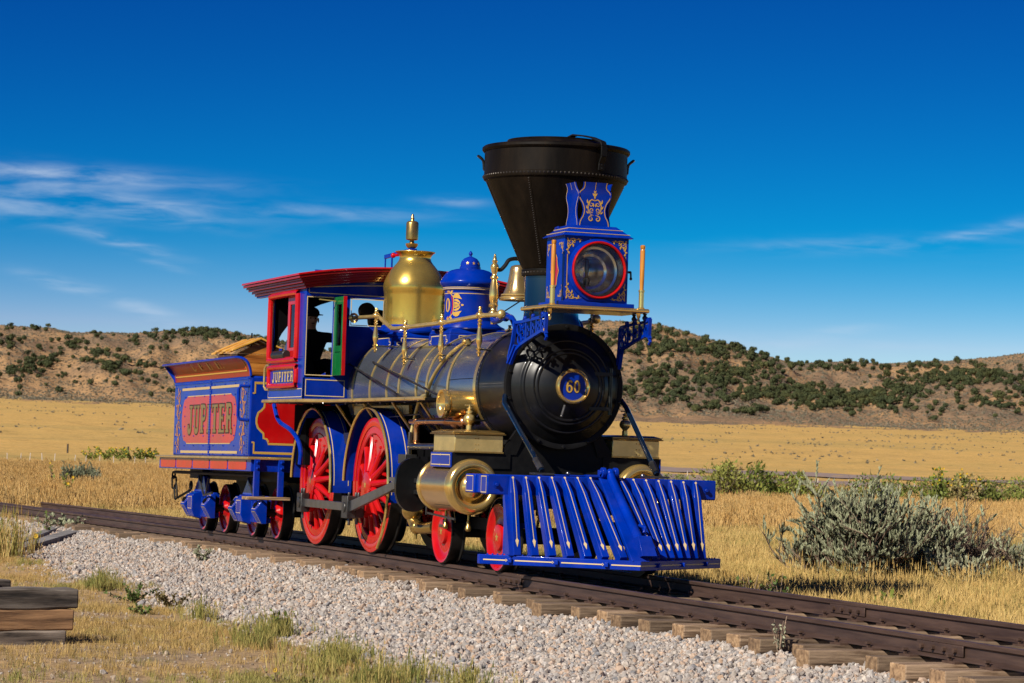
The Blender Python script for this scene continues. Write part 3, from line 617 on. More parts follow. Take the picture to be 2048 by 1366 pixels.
# ---- boiler and smokebox
b = M(); b.lathe([(.60, 2.86), (.602, .2), (.605, -.55), (.612, -.9), (.66, -1.2), (.66, -1.69)], (0, 0, BZ), 'x', 96)
boiler = part('boiler', b, IRONSHEET, LOCO)
for bx in (-.9, -.27, .19, .83, 1.2, 1.93, -1.45):
    R = .605 if bx > -.8 else (.614 if bx > -1 else .662)
    b = M(); b.lathe([(R, bx-.028), (R+.006, bx-.028), (R+.007, bx), (R+.006, bx+.028), (R, bx+.028)], (0, 0, BZ), 'x', 96); part('boiler_band', b, BRASSB, boiler)
b = M(); b.lathe([(.60, 2.80), (.622, 2.80), (.626, 2.84), (.622, 2.89), (.60, 2.89)], (0, 0, BZ), 'x', 96); part('boiler_band', b, BRASS, boiler)
b = M()
for k in range(5):
    t = rad(150+8*k) if False else 0
for (x0, x1, z) in ((1.23, 2.78, 1.93), (1.95, 2.78, 1.93)): pass
line(b, lambda a, c, d=0.: (a, -math.sqrt(max(0, .6035**2-(c-BZ)**2)), c), [(1.96, 1.925), (2.3, 1.93), (2.78, 1.93)], .006); part('sheet_seam', b, BLACKM, boiler)
b = M(); b.lathe([(.612, 2.885), (.616, 2.89), (.616, 3.80)], (0, 0, BZ), 'x', 96)
b.lathe([(.616, 2.89), (.624, 2.892), (.624, 2.97), (.616, 2.972)], (0, 0, BZ), 'x', 96)
smokebox = part('smokebox', b, BLACK, LOCO)
rv = []
for k in range(84):
    t = 2*PI*k/84; n = (0, math.cos(t), math.sin(t)); rv.append(((2.93, .623*n[1], BZ+.623*n[2]), n))
for k in range(34):
    x = 3.0+.78*k/33; z = 1.865; y = -math.sqrt(.617**2-(z-BZ)**2); rv.append(((x, y, z), (0, -1, .02))); rv.append(((x, -math.sqrt(.617**2-.035**2), z-.028), (0, -1, -.02)))
b = M(); rivets(b, rv, .0085); part('rivet', b, STEELD, smokebox, kind='stuff')
b = M(); b.box(3.0, 3.79, -.6185, -.6165, 1.82, 1.885) ; part('seam_strip', b, BLACK, smokebox)
# front: flange and stepped door
b = M(); b.lathe([(.60, 3.78), (.632, 3.785), (.636, 3.80), (.636, 3.835), (.630, 3.845), (.585, 3.85), (.575, 3.845), (.575, 3.80)], (0, 0, BZ), 'x', 96); part('smokebox_flange', b, BLACKM, LOCO)
b = M(); b.lathe([(.578, 3.835), (.572, 3.852), (.50, 3.868), (.485, 3.888), (.478, 3.908), (.462, 3.918), (.452, 3.913), (.440, 3.925), (.40, 3.945), (.388, 3.962), (.372, 3.967), (.364, 3.960), (.352, 3.972), (.335, 3.978), (.325, 3.970), (.30, 3.985), (.24, 4.015), (.17, 4.04), (.10, 4.05), (.0001, 4.052)], (0, 0, BZ), 'x', 96)
door = part('smokebox_door', b, BLACK, LOCO, ang=60)
b = M()
for k in range(14):
    t = 2*PI*(k+.5)/14; c = (3.852, .607*math.cos(t), BZ+.607*math.sin(t)); b.lathe([(.0001, 3.868), (.014, 3.866), (.018, 3.85)], (0, c[1], c[2]), 'x', 6)
    part('flange_bolt', b, BLACK, LOCO); b = M()
b.lathe([(.12, 4.03), (.165, 4.04), (.178, 4.06), (.180, 4.085), (.172, 4.105), (.158, 4.112), (.148, 4.105), (.140, 4.09), (.136, 4.082)], (0, 0, BZ), 'x', 56); nplate = part('number_plate', b, BRASS, LOCO)
b = M(); b.lathe([(.138, 4.082), (.0001, 4.084)], (0, 0, BZ), 'x', 40); part('plate_face', b, BLUE, nplate)
b = M(); f = FX(4.0855); sixty(b, f, 0, BZ, .125, 0, .006, .70); part('number_shade', b, DARKLINE, nplate)
b = M(); f = FX(4.087); sixty(b, f, 0, BZ, .125, 0, 0, .70); part('number', b, GOLD, nplate, label='gold painted number 60')
b = M(); b.tube([(4.06, -.075, BZ-.19), (4.075, -.11, BZ-.29)], .012, 8); b.ball((4.077, -.112, BZ-.30), .016); part('door_handle', b, STEELD, door)
b = M()
for z in (BZ+.14, BZ-.21): b.box(3.93, 3.985, .22, .46, z-.018, z+.018)
b.tube([(3.96, .45, BZ-.27), (3.96, .45, BZ+.2)], .02, 10); part('door_hinge', b, BLACK, door)
# ---- saddles and domes
def saddle(x, hw, z1):
    b = M(); b.box(x-hw, x+hw, -hw*.92, hw*.92, 2.1, z1-.06)
    b.hexa([(x-hw, -hw*.92, z1-.06), (x+hw, -hw*.92, z1-.06), (x+hw, hw*.92, z1-.06), (x-hw, hw*.92, z1-.06)], [(x-hw*.93, -hw*.85, z1), (x+hw*.93, -hw*.85, z1), (x+hw*.93, hw*.85, z1), (x-hw*.93, hw*.85, z1)])
    return b
def panel_line(x, hw, z0, z1, par):
    b = M()
    for f, h in ((NY(-hw*.92-.003), hw), (FX(x+hw+.003), hw*.92)):
        c = x if h == hw else 0
        n = .05
        P = [(c-h+.06+n, z0), (c+h-.06-n, z0), (c+h-.06-n, z0+n), (c+h-.06, z0+n), (c+h-.06, z1-n), (c+h-.06-n, z1-n), (c+h-.06-n, z1), (c-h+.06+n, z1), (c-h+.06+n, z1-n), (c-h+.06, z1-n), (c-h+.06, z0+n), (c-h+.06+n, z0+n), (c-h+.06+n, z0)]
        for i in range(len(P)-1): line(b, f, [P[i], P[i+1]], .009, .0001*i)
    part('gold_lining', b, CREAM, par)
sd_ = part('sand_dome_base', saddle(.78, .37, 2.52), BLUE, LOCO, bevel=.012); panel_line(.78, .37, 2.32, 2.44, sd_)
b = M(); b.lathe([(.40, 2.515), (.41, 2.53), (.405, 2.55), (.37, 2.565), (.345, 2.58), (.325, 2.60), (.295, 2.612), (.279, 2.62), (.276, 2.64), (.276, 2.935), (.280, 2.945), (.284, 2.955), (.296, 2.96), (.296, 2.985), (.305, 2.995), (.325, 3.02), (.332, 3.035), (.330, 3.055), (.318, 3.07), (.300, 3.105), (.265, 3.15), (.215, 3.18), (.165, 3.195), (.128, 3.20), (.118, 3.203), (.118, 3.222), (.111, 3.228), (.111, 3.245), (.100, 3.285), (.072, 3.318), (.035, 3.335), (.016, 3.342), (.012, 3.352), (.021, 3.362), (.023, 3.374), (.016, 3.390), (.006, 3.402), (.0001, 3.408)], (.78, 0, 0), 'z', 72)
sdome = part('sand_dome', b, BLUE, LOCO, ang=40)
b = M()
for z, R in ((2.965, .2975), (2.981, .2975), (2.915, .2772)): b.lathe([(R, z-.004), (R+.001, z-.004), (R+.001, z+.004), (R, z+.004)], (.78, 0, 0), 'z', 72)
part('gold_lining', b, GOLDP, sdome)
def dome_art(az0, b, br, bl):
    f = cylmap(.78, 0, .2785, az0, 2.785)
    for sx in (-1, 1):
        g = lambda a, c, d=0.: f(sx*a, c, d)
        line(br, g, [(.125, -.10), (.145, -.05), (.15, 0), (.145, .05), (.125, .10)], .012, .0004); line(br, g, [(.05, .145), (.09, .13)], .012); line(br, g, [(.05, -.145), (.09, -.13)], .012)
        line(b, g, [(.05, .155), (.09, .15), (.12, .12), (.155, .09), (.165, .03), (.165, -.03), (.155, -.09), (.12, -.12), (.09, -.15), (.05, -.155)], .011, .001)
        for q in (1, -1):
            h = lambda a, c, d=0.: g(a, c*q, d)
            for (x, y, a, l, w) in ((.155, .08, .95, .085, .04), (.165, .085, .4, .10, .035), (.168, .055, .15, .09, .026), (.168, .028, .05, .085, .02), (.19, .12, -.2, .075, .03), (.12, .125, 1.5, .045, .03)): leaf(b, h, x, y, a, l, w, -.6, .0014)
            ribbon(b, h, spiral(.075, .142, .022, 1.1, 0, 1, 12), .010, .006, True, .0012); ribbon(b, h, spiral(.19, .10, .03, 1.1, 1.5, -1, 12), .011, .006, True, .0018)
            line(b, h, [(.172, .012), (.235, .014), (.24, .022)], .008, .002)
        for k in range(5): line(b, g, [(.176+.011*k, -.018), (.187+.011*k, .018)], .004, .0022); line(b, g, [(.187+.011*k, -.018), (.176+.011*k, .018)], .004, .0024)
        leaf(b, g, .255, 0, 0, .035, .022, 0, .002)
b = M(); br = M(); bl = M()
for a_ in (rad(-90), rad(90)): dome_art(a_, b, br, bl)
for s0 in (rad(-38.0), rad(0)): pass
f = cylmap(.78, 0, .2785, rad(-90), 2.785); sixty(b, f, 0, 0, .155, .001, 0, .95)
f = cylmap(.78, 0, .2785, rad(0), 2.785)
line(b, cylmap(.78, 0, .2785, rad(-18), 2.915), [(-.055, 0), (0, 0), (.055, 0)], .008)
part('gold_scrollwork', b, GOLD, sdome, smooth=False); part('red_ribbon', br, RED, sdome, smooth=False)
b = M()
for a_ in range(8):
    R_ = .1075; az = rad(-17+(a_-.5)*38); g = lambda a, c, d, az=az: (.78+(R_-.35*max(0, c+.01)+d)*math.cos(az+a/R_), (R_-.35*max(0, c+.01)+d)*math.sin(az+a/R_), 3.262+c)
    star(b, g, 0, 0, .020, .004)
part('gold_star', b, GOLD, sdome, smooth=False)
# brass steam dome
sb_ = part('steam_dome_base', saddle(-1.25, .41, 2.545), BLUE, LOCO, bevel=.012); panel_line(-1.25, .41, 2.34, 2.47, sb_)
b = M(); b.lathe([(.42, 2.54), (.428, 2.56), (.42, 2.585), (.385, 2.60), (.372, 2.625), (.36, 2.635)], (-1.25, 0, 0), 'z', 72); part('dome_ring', b, BLUE, LOCO)
b = M(); b.lathe([(.352, 2.62), (.352, 2.99), (.356, 3.02), (.364, 3.05), (.367, 3.08), (.365, 3.115), (.352, 3.165), (.325, 3.225), (.288, 3.285), (.245, 3.34), (.212, 3.378), (.194, 3.405), (.186, 3.432), (.187, 3.452), (.198, 3.475), (.218, 3.495), (.234, 3.504), (.239, 3.510), (.236, 3.516), (.222, 3.512), (.19, 3.49), (.16, 3.47), (.0001, 3.46)], (-1.25, 0, 0), 'z', 96)
part('steam_dome', b, BRASSL, LOCO, ang=70)
wx = -1.40
b = M(); b.lathe([(.022, 3.45), (.022, 3.555), (.03, 3.56), (.055, 3.575), (.072, 3.60), (.074, 3.622), (.06, 3.625), (.03, 3.63), (.026, 3.66), (.06, 3.665), (.073, 3.672), (.074, 3.69), (.074, 3.86), (.068, 3.878), (.05, 3.89), (.022, 3.895), (.018, 3.91), (.024, 3.918), (.016, 3.93), (.014, 3.962), (.008, 3.975), (.0001, 3.978)], (wx, 0, 0), 'z', 28); wh = part('whistle', b, BRASSD, LOCO, ang=50)
b = M(); b.beam((wx, 0, 3.545), (wx-1.0, -.02, 3.52), .025, .05); b.box(wx-.05, wx+.07, -.045, .045, 3.49, 3.56); part('whistle_lever', b, BLUE, LOCO, bevel=.004)
b = M(); b.tube([(wx-.98, -.02, 3.52), (wx-.98, -.02, 3.2)], .010, 6); b.tube([(wx-.45, -.1, 3.50), (wx-.45, -.1, 3.2)], .012, 6); part('valve_rod', b, BLUE, LOCO)
b = M(); b.ball((wx-.40, -.1, 3.50), .032); b.tube([(wx-.42, -.1, 3.50), (wx-.25, -.08, 3.50)], .018, 8); part('relief_valve', b, RED, LOCO)
# ---- bell
b = M(); b.lathe([(.0001, 3.16), (.05, 3.158), (.085, 3.145), (.098, 3.12), (.104, 3.07), (.115, 3.0), (.135, 2.92), (.160, 2.86), (.186, 2.82), (.202, 2.80), (.207, 2.785), (.203, 2.78), (.18, 2.80), (.15, 2.85), (.10, 2.95), (.0001, 3.1)], (2.39, 0, 0), 'z', 56); bell = part('bell', b, mat('bell_bronze', (.72, .50, .22), .2, .85, var=.15, vs=4), LOCO, ang=60)
b = M(); b.lathe([(.208, 2.80), (.2085, 2.806), (.204, 2.812)], (2.39, 0, 0), 'z', 56); b.lathe([(.19, 2.83), (.1905, 2.836), (.182, 2.845)], (2.39, 0, 0), 'z', 56); part('bell_ring', b, BRASSB, bell)
for s in (-1, 1):
    b = M(); b.lathe([(.024, 2.52), (.026, 2.56), (.018, 2.575), (.03, 2.60), (.05, 2.625), (.048, 2.65), (.03, 2.665), (.028, 2.69), (.045, 2.705), (.05, 2.725), (.034, 2.745), (.044, 2.775), (.05, 2.82), (.043, 2.90), (.034, 2.965), (.028, 2.99), (.042, 3.005), (.042, 3.02), (.026, 3.035), (.024, 3.06), (.034, 3.075), (.034, 3.09), (.042, 3.11), (.044, 3.135), (.032, 3.155), (.022, 3.165), (.026, 3.178), (.03, 3.19), (.018, 3.205), (.02, 3.22), (.012, 3.24), (.014, 3.25), (.004, 3.265), (.0001, 3.266)], (2.37, s*.27, 0), 'z', 20); part('bell_post', b, BRASS, LOCO, ang=50)
    b = M(); b.tube([(2.37, s*.24, 3.10), (2.37, s*.20, 3.10), (2.38, s*.155, 3.15), (2.39, s*.12, 3.205), (2.39, s*.05, 3.225), (2.39, 0, 3.22)], .022, 10, smooth=4); part('bell_yoke', b, BLACK, LOCO)
    b = M(); b.tube([(2.37, s*.27, 2.62), (2.39, s*.27, 2.56), (2.6, s*.29, 2.55), (2.9, s*.33, 2.575), (3.2, s*.36, 2.55), (3.35, s*.36, 2.44)], .032, 12, smooth=4); b.torus((2.95, s*.335, 2.573), .036, .014, 'x', 14, 6); part('bell_bracket', b, BLUE, LOCO)
b = M(); b.tube([(2.39, .1, 2.83), (1.6, .12, 2.70), (.2, .2, 2.62)], .007, 6); part('bell_cord', b, BLACKM, LOCO)
# ---- smokestack
SX = 3.39
b = M(); b.lathe([(.40, 2.38), (.36, 2.44), (.31, 2.49), (.285, 2.55), (.28, 2.60), (.28, 2.98)], (SX, 0, 0), 'z', 72)
stack = part('smokestack', b, DBLUE, LOCO, ang=60)
b = M(); b.lathe([(.28, 2.975), (.312, 2.98), (.315, 2.99), (.312, 3.035), (.295, 3.04), (.32, 3.075), (.715, 3.945), (.735, 3.955), (.742, 3.97), (.742, 4.0), (.733, 4.01), (.733, 4.235), (.748, 4.245), (.760, 4.262), (.758, 4.285), (.742, 4.298), (.70, 4.30), (.60, 4.31), (.585, 4.325), (.50, 4.355), (.36, 4.385), (.18, 4.40), (.0001, 4.402)], (SX, 0, 0), 'z', 96); cone = part('stack_funnel', b, SOOT, stack, ang=30)
b = M(); b.lathe([(.25, 3.035), (.318, 3.035), (.318, 3.045), (.25, 3.045)], (SX, 0, 0), 'z', 60); part('stack_flange', b, BLACKM, stack)
rv = []
for k in range(110):
    t = 2*PI*k/110; n = (math.cos(t), math.sin(t), 0); rv.append(((SX+.742*n[0], .742*n[1], 3.985), n))
for j in range(6):
    t = rad(-43+60*j)
    for k in range(38):
        q = k/37; r = .332+(.705-.332)*q; z = 3.10+(3.925-3.10)*q; n = (math.cos(t), math.sin(t), -.4); rv.append(((SX+r*math.cos(t), r*math.sin(t), z), n))
for k in range(44):
    t = 2*PI*k/44; rv.append(((SX+.313*math.cos(t), .313*math.sin(t), 3.012), (math.cos(t), math.sin(t), 0)))
b = M(); rivets(b, rv, .0125); part('rivet', b, mat('glint_rivet_heads', (.05, .042, .035), .35, .6), stack, kind='stuff')  # heads lighter than the stack, their glint put into the colour
b = M()
for j in range(6):
    t = rad(-43+60*j); c, s = math.cos(t), math.sin(t); tx = Vector((-s, c, 0))*.022
    lo = Vector((SX+.326*c, .326*s, 3.09)); hi = Vector((SX+.708*c, .708*s, 3.93)); n = Vector((c, s, -.4)).normalized()*.004
    b.hexa([lo-tx, lo+tx, hi+tx, hi-tx], [lo-tx+n, lo+tx+n, hi+tx+n, hi-tx+n])
part('seam_strip', b, SOOT, stack)
def onrim(t, r, z): return (SX+r*math.cos(t), r*math.sin(t), z)
for t in (rad(17), rad(160)):
    b = M(); P = [onrim(t, .744, 4.03), onrim(t, .752, 4.10), onrim(t, .785, 4.17), onrim(t, .785, 4.27), onrim(t, .765, 4.315), onrim(t, .60, 4.37), onrim(t, .45, 4.40), onrim(t, .30, 4.42), onrim(t, .22, 4.40)]
    for i in range(len(P)-1): b.beam(P[i], P[i+1], .07, .016, up=onrim(t+PI/2, 1, 0) if False else (math.cos(t)*.6, math.sin(t)*.6, .8))
    hg = part('lid_strap', b, BLACKM, stack, bevel=.003)
    b = M(); [b.lathe([(.012, 0), (.010, .012), (.0001, .014)], onrim(t, .752, z), 'x', 8) for z in (4.05, 4.085)]; part('strap_bolt', b, BLACKM, stack)
b = M(); b.lathe([(.50, 4.35), (.505, 4.37), (.49, 4.372)], (SX, 0, 0), 'z', 64); part('screen_ring', b, SOOT, stack)
for t in (rad(-113), rad(73)):
    b = M(); d = .06; P = [onrim(t-d, .735, 4.06), onrim(t-d, .745, 4.15), onrim(t-d, .78, 4.19), onrim(t, .80, 4.205), onrim(t+d, .78, 4.19), onrim(t+d, .745, 4.15), onrim(t+d, .735, 4.06)]; b.tube(P, .014, 8, smooth=3); part('stack_handle', b, BLACK, stack)
# ---- headlight and its platform
b = M(); b.box(3.98, 4.69, -.53, .53, 2.585, 2.61); plat = part('headlight_platform', b, mat('platform_brass', (.62, .42, .15), .3, 1, var=.15), LOCO, bevel=.004)
b = M(); b.tube([(3.98, -.53, 2.605), (4.69, -.53, 2.605), (4.69, .53, 2.605), (3.98, .53, 2.605)], .021, 12); part('platform_moulding', b, BRASS, plat)
b = M(); b.box(4.09, 4.65, -.40, .40, 2.628, 2.668); part('headlight_plinth', b, BLUE, LOCO, bevel=.004)
HL = M(); x0, x1, yh, z0, z1 = 4.115, 4.61, .337, 2.668, 3.315
HL.box(x0, x1, -yh, -yh+.012, z0, z1).box(x0, x1, yh-.012, yh, z0, z1).box(x0, x0+.012, -yh+.012, yh-.012, z0, z1).box(x0+.012, x1-.012, -yh+.012, yh-.012, z0, z0+.012)
hz, hy, hr = 2.985, .012, .272
n = 48; outer = []
for k in range(n):
    t = 2*PI*k/n; c, s = math.cos(t), math.sin(t); m_ = min((yh-.012)/abs(c) if abs(c) > 1e-6 else 9, ((z1-z0)/2)/abs(s) if abs(s) > 1e-6 else 9); outer.append((c*m_, (z0+z1)/2+s*m_))
vs = [(x1, p[0], p[1]) for p in outer]+[(x1, hy+hr*math.cos(2*PI*k/n), hz+hr*math.sin(2*PI*k/n)) for k in range(n)]
HL.add(vs, [(k, (k+1) % n, n+(k+1) % n, n+k) for k in range(n)])
for cy_, cz_ in ((1, 1), (-1, 1), (-1, -1), (1, -1)):
    pass
head = part('headlight', HL, BLUE, LOCO, smooth=False)
b = M(); cor = []
for k in range(n):                               # fill the four corners that the ring of quads cuts off
    a, c = outer[k], outer[(k+1) % n]
    if abs(a[0]-c[0]) > 1e-5 and abs(a[1]-c[1]) > 1e-5:
        q = (math.copysign(yh-.012, a[0]), z1 if a[1] > hz else z0); b.add([(x1, *a), (x1, *c), (x1, *q)], [(0, 1, 2)])
if b.v: part('corner_plate', b, BLUE, head, smooth=False)
b = M(); e = .036
def ringq(x0, x1, y, z): return [(x0, -y, z), (x1, -y, z), (x1, y, z), (x0, y, z)]
b.hexa(ringq(x0-e, x1+e, yh+e, z1-.004), ringq(x0-e, x1+e, yh+e, z1+.006)); b.hexa(ringq(x0-e+.006, x1+e-.006, yh+e-.006, z1+.006), ringq(x0+.09, x1-.09, yh-.10, z1+.115))
hr_ = part('headlight_roof', b, BLUE, head, bevel=.003)
b = M()
for q in (.22, .62):
    y = (yh+e)*(1-q)+(yh-.10)*q; xx0 = (x0-e)*(1-q)+(x0+.09)*q; xx1 = (x1+e)*(1-q)+(x1-.09)*q; z = (z1+.006)*(1-q)+(z1+.115)*q+.003
    b.tube([(xx0, -y, z), (xx1, -y, z), (xx1, y, z), (xx0, y, z)], .0035, 5, closed=True)
part('gold_lining', b, GOLDP, hr_)
# lyre-shaped vent plates on the roof
lyre = [(.165, 0), (.155, .05), (.128, .10), (.118, .16), (.135, .22), (.168, .27), (.178, .30), (.168, .335), (.135, .365), (.125, .395), (.13, .43)]
def vent_plate(f, c):
    P = [(-a, z) for a, z in lyre]+[(a, z) for a, z in lyre[::-1]]; n = len(P)
    bend = lambda z: max(0, z-.3)**2*1.6
    o_ = M(); vs = []
    for k, (a, z) in enumerate(lyre): vs += [f(-a, z, bend(z)), f(a, z, bend(z)), f(-a, z, bend(z)-.01), f(a, z, bend(z)-.01)]
    for k in range(len(lyre)-1):
        i = 4*k; o_.add([], []) ; o_.f += [[i, i+1, i+5, i+4], [i+2, i+6, i+7, i+3], [i, i+4, i+6, i+2], [i+1, i+3, i+7, i+5]]; o_.m += [0]*4
    o_.v = [tuple(v) for v in vs]; o_.f.append([len(vs)-4, len(vs)-3, len(vs)-1, len(vs)-2]); o_.m.append(0)
    p = part('vent_plate', o_, BLUE, head, ang=60)
    g = M(); fb = lambda a, z, d=0.: f(a, z, bend(z)+d+.002)
    for s in (-1, 1): ribbon(g, fb, [(q.x, q.y) for q in crv([Vector((s*(a-.012), z, 0)) for a, z in lyre], 4)], .008, .008, False)
    line(g, fb, [(0, .36), (0, .40), (0, .43)], .006)
    if c:
        for s in (-1, 1):
            h = lambda a, z, d=0.: fb(s*a, z, d)
            line(g, h, [(0, .33), (.006, .30), (0, .26)], .008); leaf(g, h, 0, .295, .9, .04, .018, 0, .0004); leaf(g, h, 0, .325, 1.2, .03, .014, 0, .0006)
            ribbon(g, h, [(.0, .25), (.03, .262), (.055, .245), (.07, .20), (.066, .15), (.04, .115), (.01, .105)], .014, .008, True, .0008); ribbon(g, h, spiral(.034, .215, .026, 1.3, 1.2, -1, 14), .009, .005, True, .001); ribbon(g, h, spiral(.03, .155, .026, 1.3, 4.2, 1, 14), .010, .005, True, .0012)
            ribbon(g, h, spiral(.035, .072, .03, 1.2, 1.9, -1, 14), .015, .008, True, .0014); leaf(g, h, .066, .22, .8, .045, .018, .5, .0016); leaf(g, h, .066, .17, .4, .04, .016, .5, .0018); leaf(g, h, .06, .125, .2, .035, .014, .5, .002); leaf(g, h, .01, .19, 1.4, .04, .016, 0, .0022)
    part('gold_scrollwork', g, GOLD if c else GOLDP, p, smooth=False)
zt = z1+.112
vent_plate(plane((x1-.095, 0, zt), (0, 1, 0), (0, 0, 1), (1, 0, 0)), True); vent_plate(plane((x1-.095-.168, -.172, zt), (1, 0, 0), (0, 0, 1), (0, -1, 0)), False); vent_plate(plane((x1-.095-.168, .172, zt), (1, 0, 0), (0, 0, 1), (0, 1, 0)), False)
for s in (-1, 1):
    b = M(); b.tube([(x0+.05, s*.27, z1+.05), (x0+.05, s*.27, z1+.10), (x0+.13, s*.27, z1+.105), (x0+.13, s*.27, z1+.06)], .012, 6); part('roof_loop', b, BLUE, head)
# lens
b = M(); b.lathe([(hr, x1-.002), (hr+.042, x1+.001), (hr+.04, x1+.02), (hr+.02, x1+.03), (hr+.015, x1+.05)], (0, hy, hz), 'x', 64); part('lens_surround', b, BLUE, head)
b = M(); b.lathe([(hr-.014, x1+.04), (hr-.010, x1+.068), (hr+.001, x1+.073), (hr+.010, x1+.067), (hr+.012, x1+.045)], (0, hy, hz), 'x', 64); part('lens_ring', b, RED, head)
b = M(); b.lathe([(hr-.014, x1+.05), (.20, x1+.075), (.10, x1+.092), (.0001, x1+.098)], (0, hy, hz), 'x', 64); part('lens', b, GLASS, head)
b = M(); b.lathe([(hr-.016, x1+.045), (hr-.022, x1-.0), (.238, x1-.07), (.215, x1-.075), (.20, x1-.12), (.175, x1-.19), (.15, x1-.20), (.135, x1-.25), (.10, x1-.31), (.05, x1-.36), (.0001, x1-.37)], (0, hy, hz), 'x', 64); part('reflector', b, MIRROR, head, ang=25)
b = M(); b.lathe([(.030, -.14), (.034, -.07), (.016, -.06), (.014, -.03), (.022, .0), (.022, .07), (.016, .12), (.0001, .125)], (x1-.16, hy-.05, hz), 'z', 16); part('lamp_burner', b, STEELD, head)
b = M()
f = FX(x1+.004)
for sy, sz in ((1, 1), (-1, 1), (-1, -1), (1, -1)): scrollcorner(b, f, sy*(yh-.018), (z1-.02 if sz > 0 else z0+.02), -sy, -sz, .125)
for (a, c) in (((-.08, z1-.028), (.09, z1-.028)), ((-.08, z0+.028), (.09, z0+.028)), ((-yh+.03, 2.84), (-yh+.03, 3.13)), ((yh-.03, 2.84), (yh-.03, 3.13))): line(b, f, [a, c], .008)
f = NY(-yh-.003)
for sx, sz in ((1, 1), (-1, 1), (-1, -1), (1, -1)): scrollcorner(b, f, (x1-.03 if sx > 0 else x0+.03), (z1-.06 if sz > 0 else z0+.04), -sx, -sz, .095)
line(b, f, [(4.36, 3.17), (4.42, 3.10), (4.435, 3.03), (4.47, 2.97), (4.435, 2.91), (4.42, 2.84), (4.36, 2.77), (4.30, 2.84), (4.285, 2.91), (4.25, 2.97), (4.285, 3.03), (4.30, 3.10), (4.36, 3.17)], .012, .002)
part('gold_scrollwork', b, GOLD, head, smooth=False)
b = M(); P = [(4.36, 3.165), (4.415, 3.10), (4.43, 3.03), (4.463, 2.97), (4.43, 2.91), (4.415, 2.84), (4.36, 2.775), (4.305, 2.84), (4.29, 2.91), (4.257, 2.97), (4.29, 3.03), (4.305, 3.10)]; b.poly([(a, -yh-.0035, c) for a, c in P]); part('red_panel', b, RED, head, smooth=False)
b = M(); b.tube([(4.60, yh+.005, 2.985), (4.61, yh+.035, 2.985)], .012, 8); b.tube([(4.61, yh+.03, 2.99), (4.61, yh+.034, 2.93)], .010, 8); b.ball((4.61, yh+.034, 2.92), .015); part('latch_handle', b, BLACK, head)
for s in (-1, 1):
    b = M(); b.lathe([(.034, 2.62), (.036, 2.632), (.026, 2.64), (.026, 2.79), (.031, 2.795), (.031, 2.81), (.024, 2.815), (.0001, 2.816)], (4.66, s*.469, 0), 'z', 20); fs_ = part('flag_socket', b, BRASS, LOCO)
    b = M(); b.lathe([(.019, 2.80), (.023, 2.95), (.025, 3.2), (.020, 3.215), (.025, 3.228), (.025, 3.25), (.018, 3.256), (.0001, 3.257)], (4.66, s*.469, 0), 'z', 16); part('flag_staff', b, YWOOD, LOCO)
    b = M(); b.lathe([(.0001, 2.47), (.012, 2.48), (.018, 2.51), (.010, 2.53), (.020, 2.55), (.020, 2.59)], (4.60, s*.469, 0), 'z', 12); part('staff_finial', b, BRASS, LOCO)
# cast brackets
for s in (-1, 1):
    f = lambda x, z, d=0., s=s: (x, s*(.545+(.045*max(0, (4.0-x)/.2))) + s*d, z)
    b = M(); fr_ = [(3.83, 2.05), (3.86, 2.10), (3.93, 2.20), (4.02, 2.25), (4.3, 2.31), (4.62, 2.37), (4.70, 2.36), (4.73, 2.33)]; tp = [(3.9, 2.47), (4.05, 2.475), (4.35, 2.49), (4.6, 2.50), (4.72, 2.53)]
    def bar(pts, w, th=.03):
        for i in range(len(pts)-1):
            a, c = pts[i], pts[i+1]; b.beam(f(*a), f(*c), th, w, up=(0, s, 0))
    bb = M(); b = bb
    bar(fr_, .028); bar(tp, .028); bar([(3.83, 2.05), (3.80, 2.12), (3.86, 2.28), (3.9, 2.47)], .035); bar([(4.70, 2.36), (4.72, 2.53)], .03)
    b.beam(f(3.81, 2.06), f(3.93, 2.24), .03, .06, up=(0, s, 0)); b.tube([f(4.70, 2.36), f(4.74, 2.30), f(4.71, 2.28)], .016, 8)
    for x in (4.15, 4.3, 4.45, 4.58): zl = 2.27+.1*(x-4.15)/.45; bar([(x, zl), (x, 2.49)], .014); bar([(x, (zl+2.49)/2), (x+.10, (zl+2.49)/2+.01)], .012); bar([(x+.05, (zl+2.49)/2-.05), (x+.05, (zl+2.49)/2+.05)], .012)
    for (cx_, cz_, r_) in ((3.97, 2.40, .05), (4.05, 2.35, .045), (3.98, 2.30, .045), (4.07, 2.44, .03), (4.08, 2.29, .028)): b.torus(f(cx_, cz_), r_, .010, 'y', 18, 6)
    for (x, z) in ((4.35, 2.495), (4.62, 2.505), (4.12, 2.48)): b.ball(f(x, z+.025), .024, 10, 6)
    br = part('platform_bracket', b, BLUE, LOCO)
    b = M(); star(b, lambda a, c, d=0., s=s: (4.70+a, s*(.563+d), 2.375+c), 0, 0, .022); part('gold_star', b, GOLD, br)
    for x in (4.30, 4.58):
        b = M(); b.lathe([(.02, 2.49), (.024, 2.50), (.014, 2.515), (.026, 2.535), (.026, 2.55), (.014, 2.565), (.024, 2.585)], (x, s*.545, 0), 'z', 14); part('baluster', b, BLACK, LOCO)
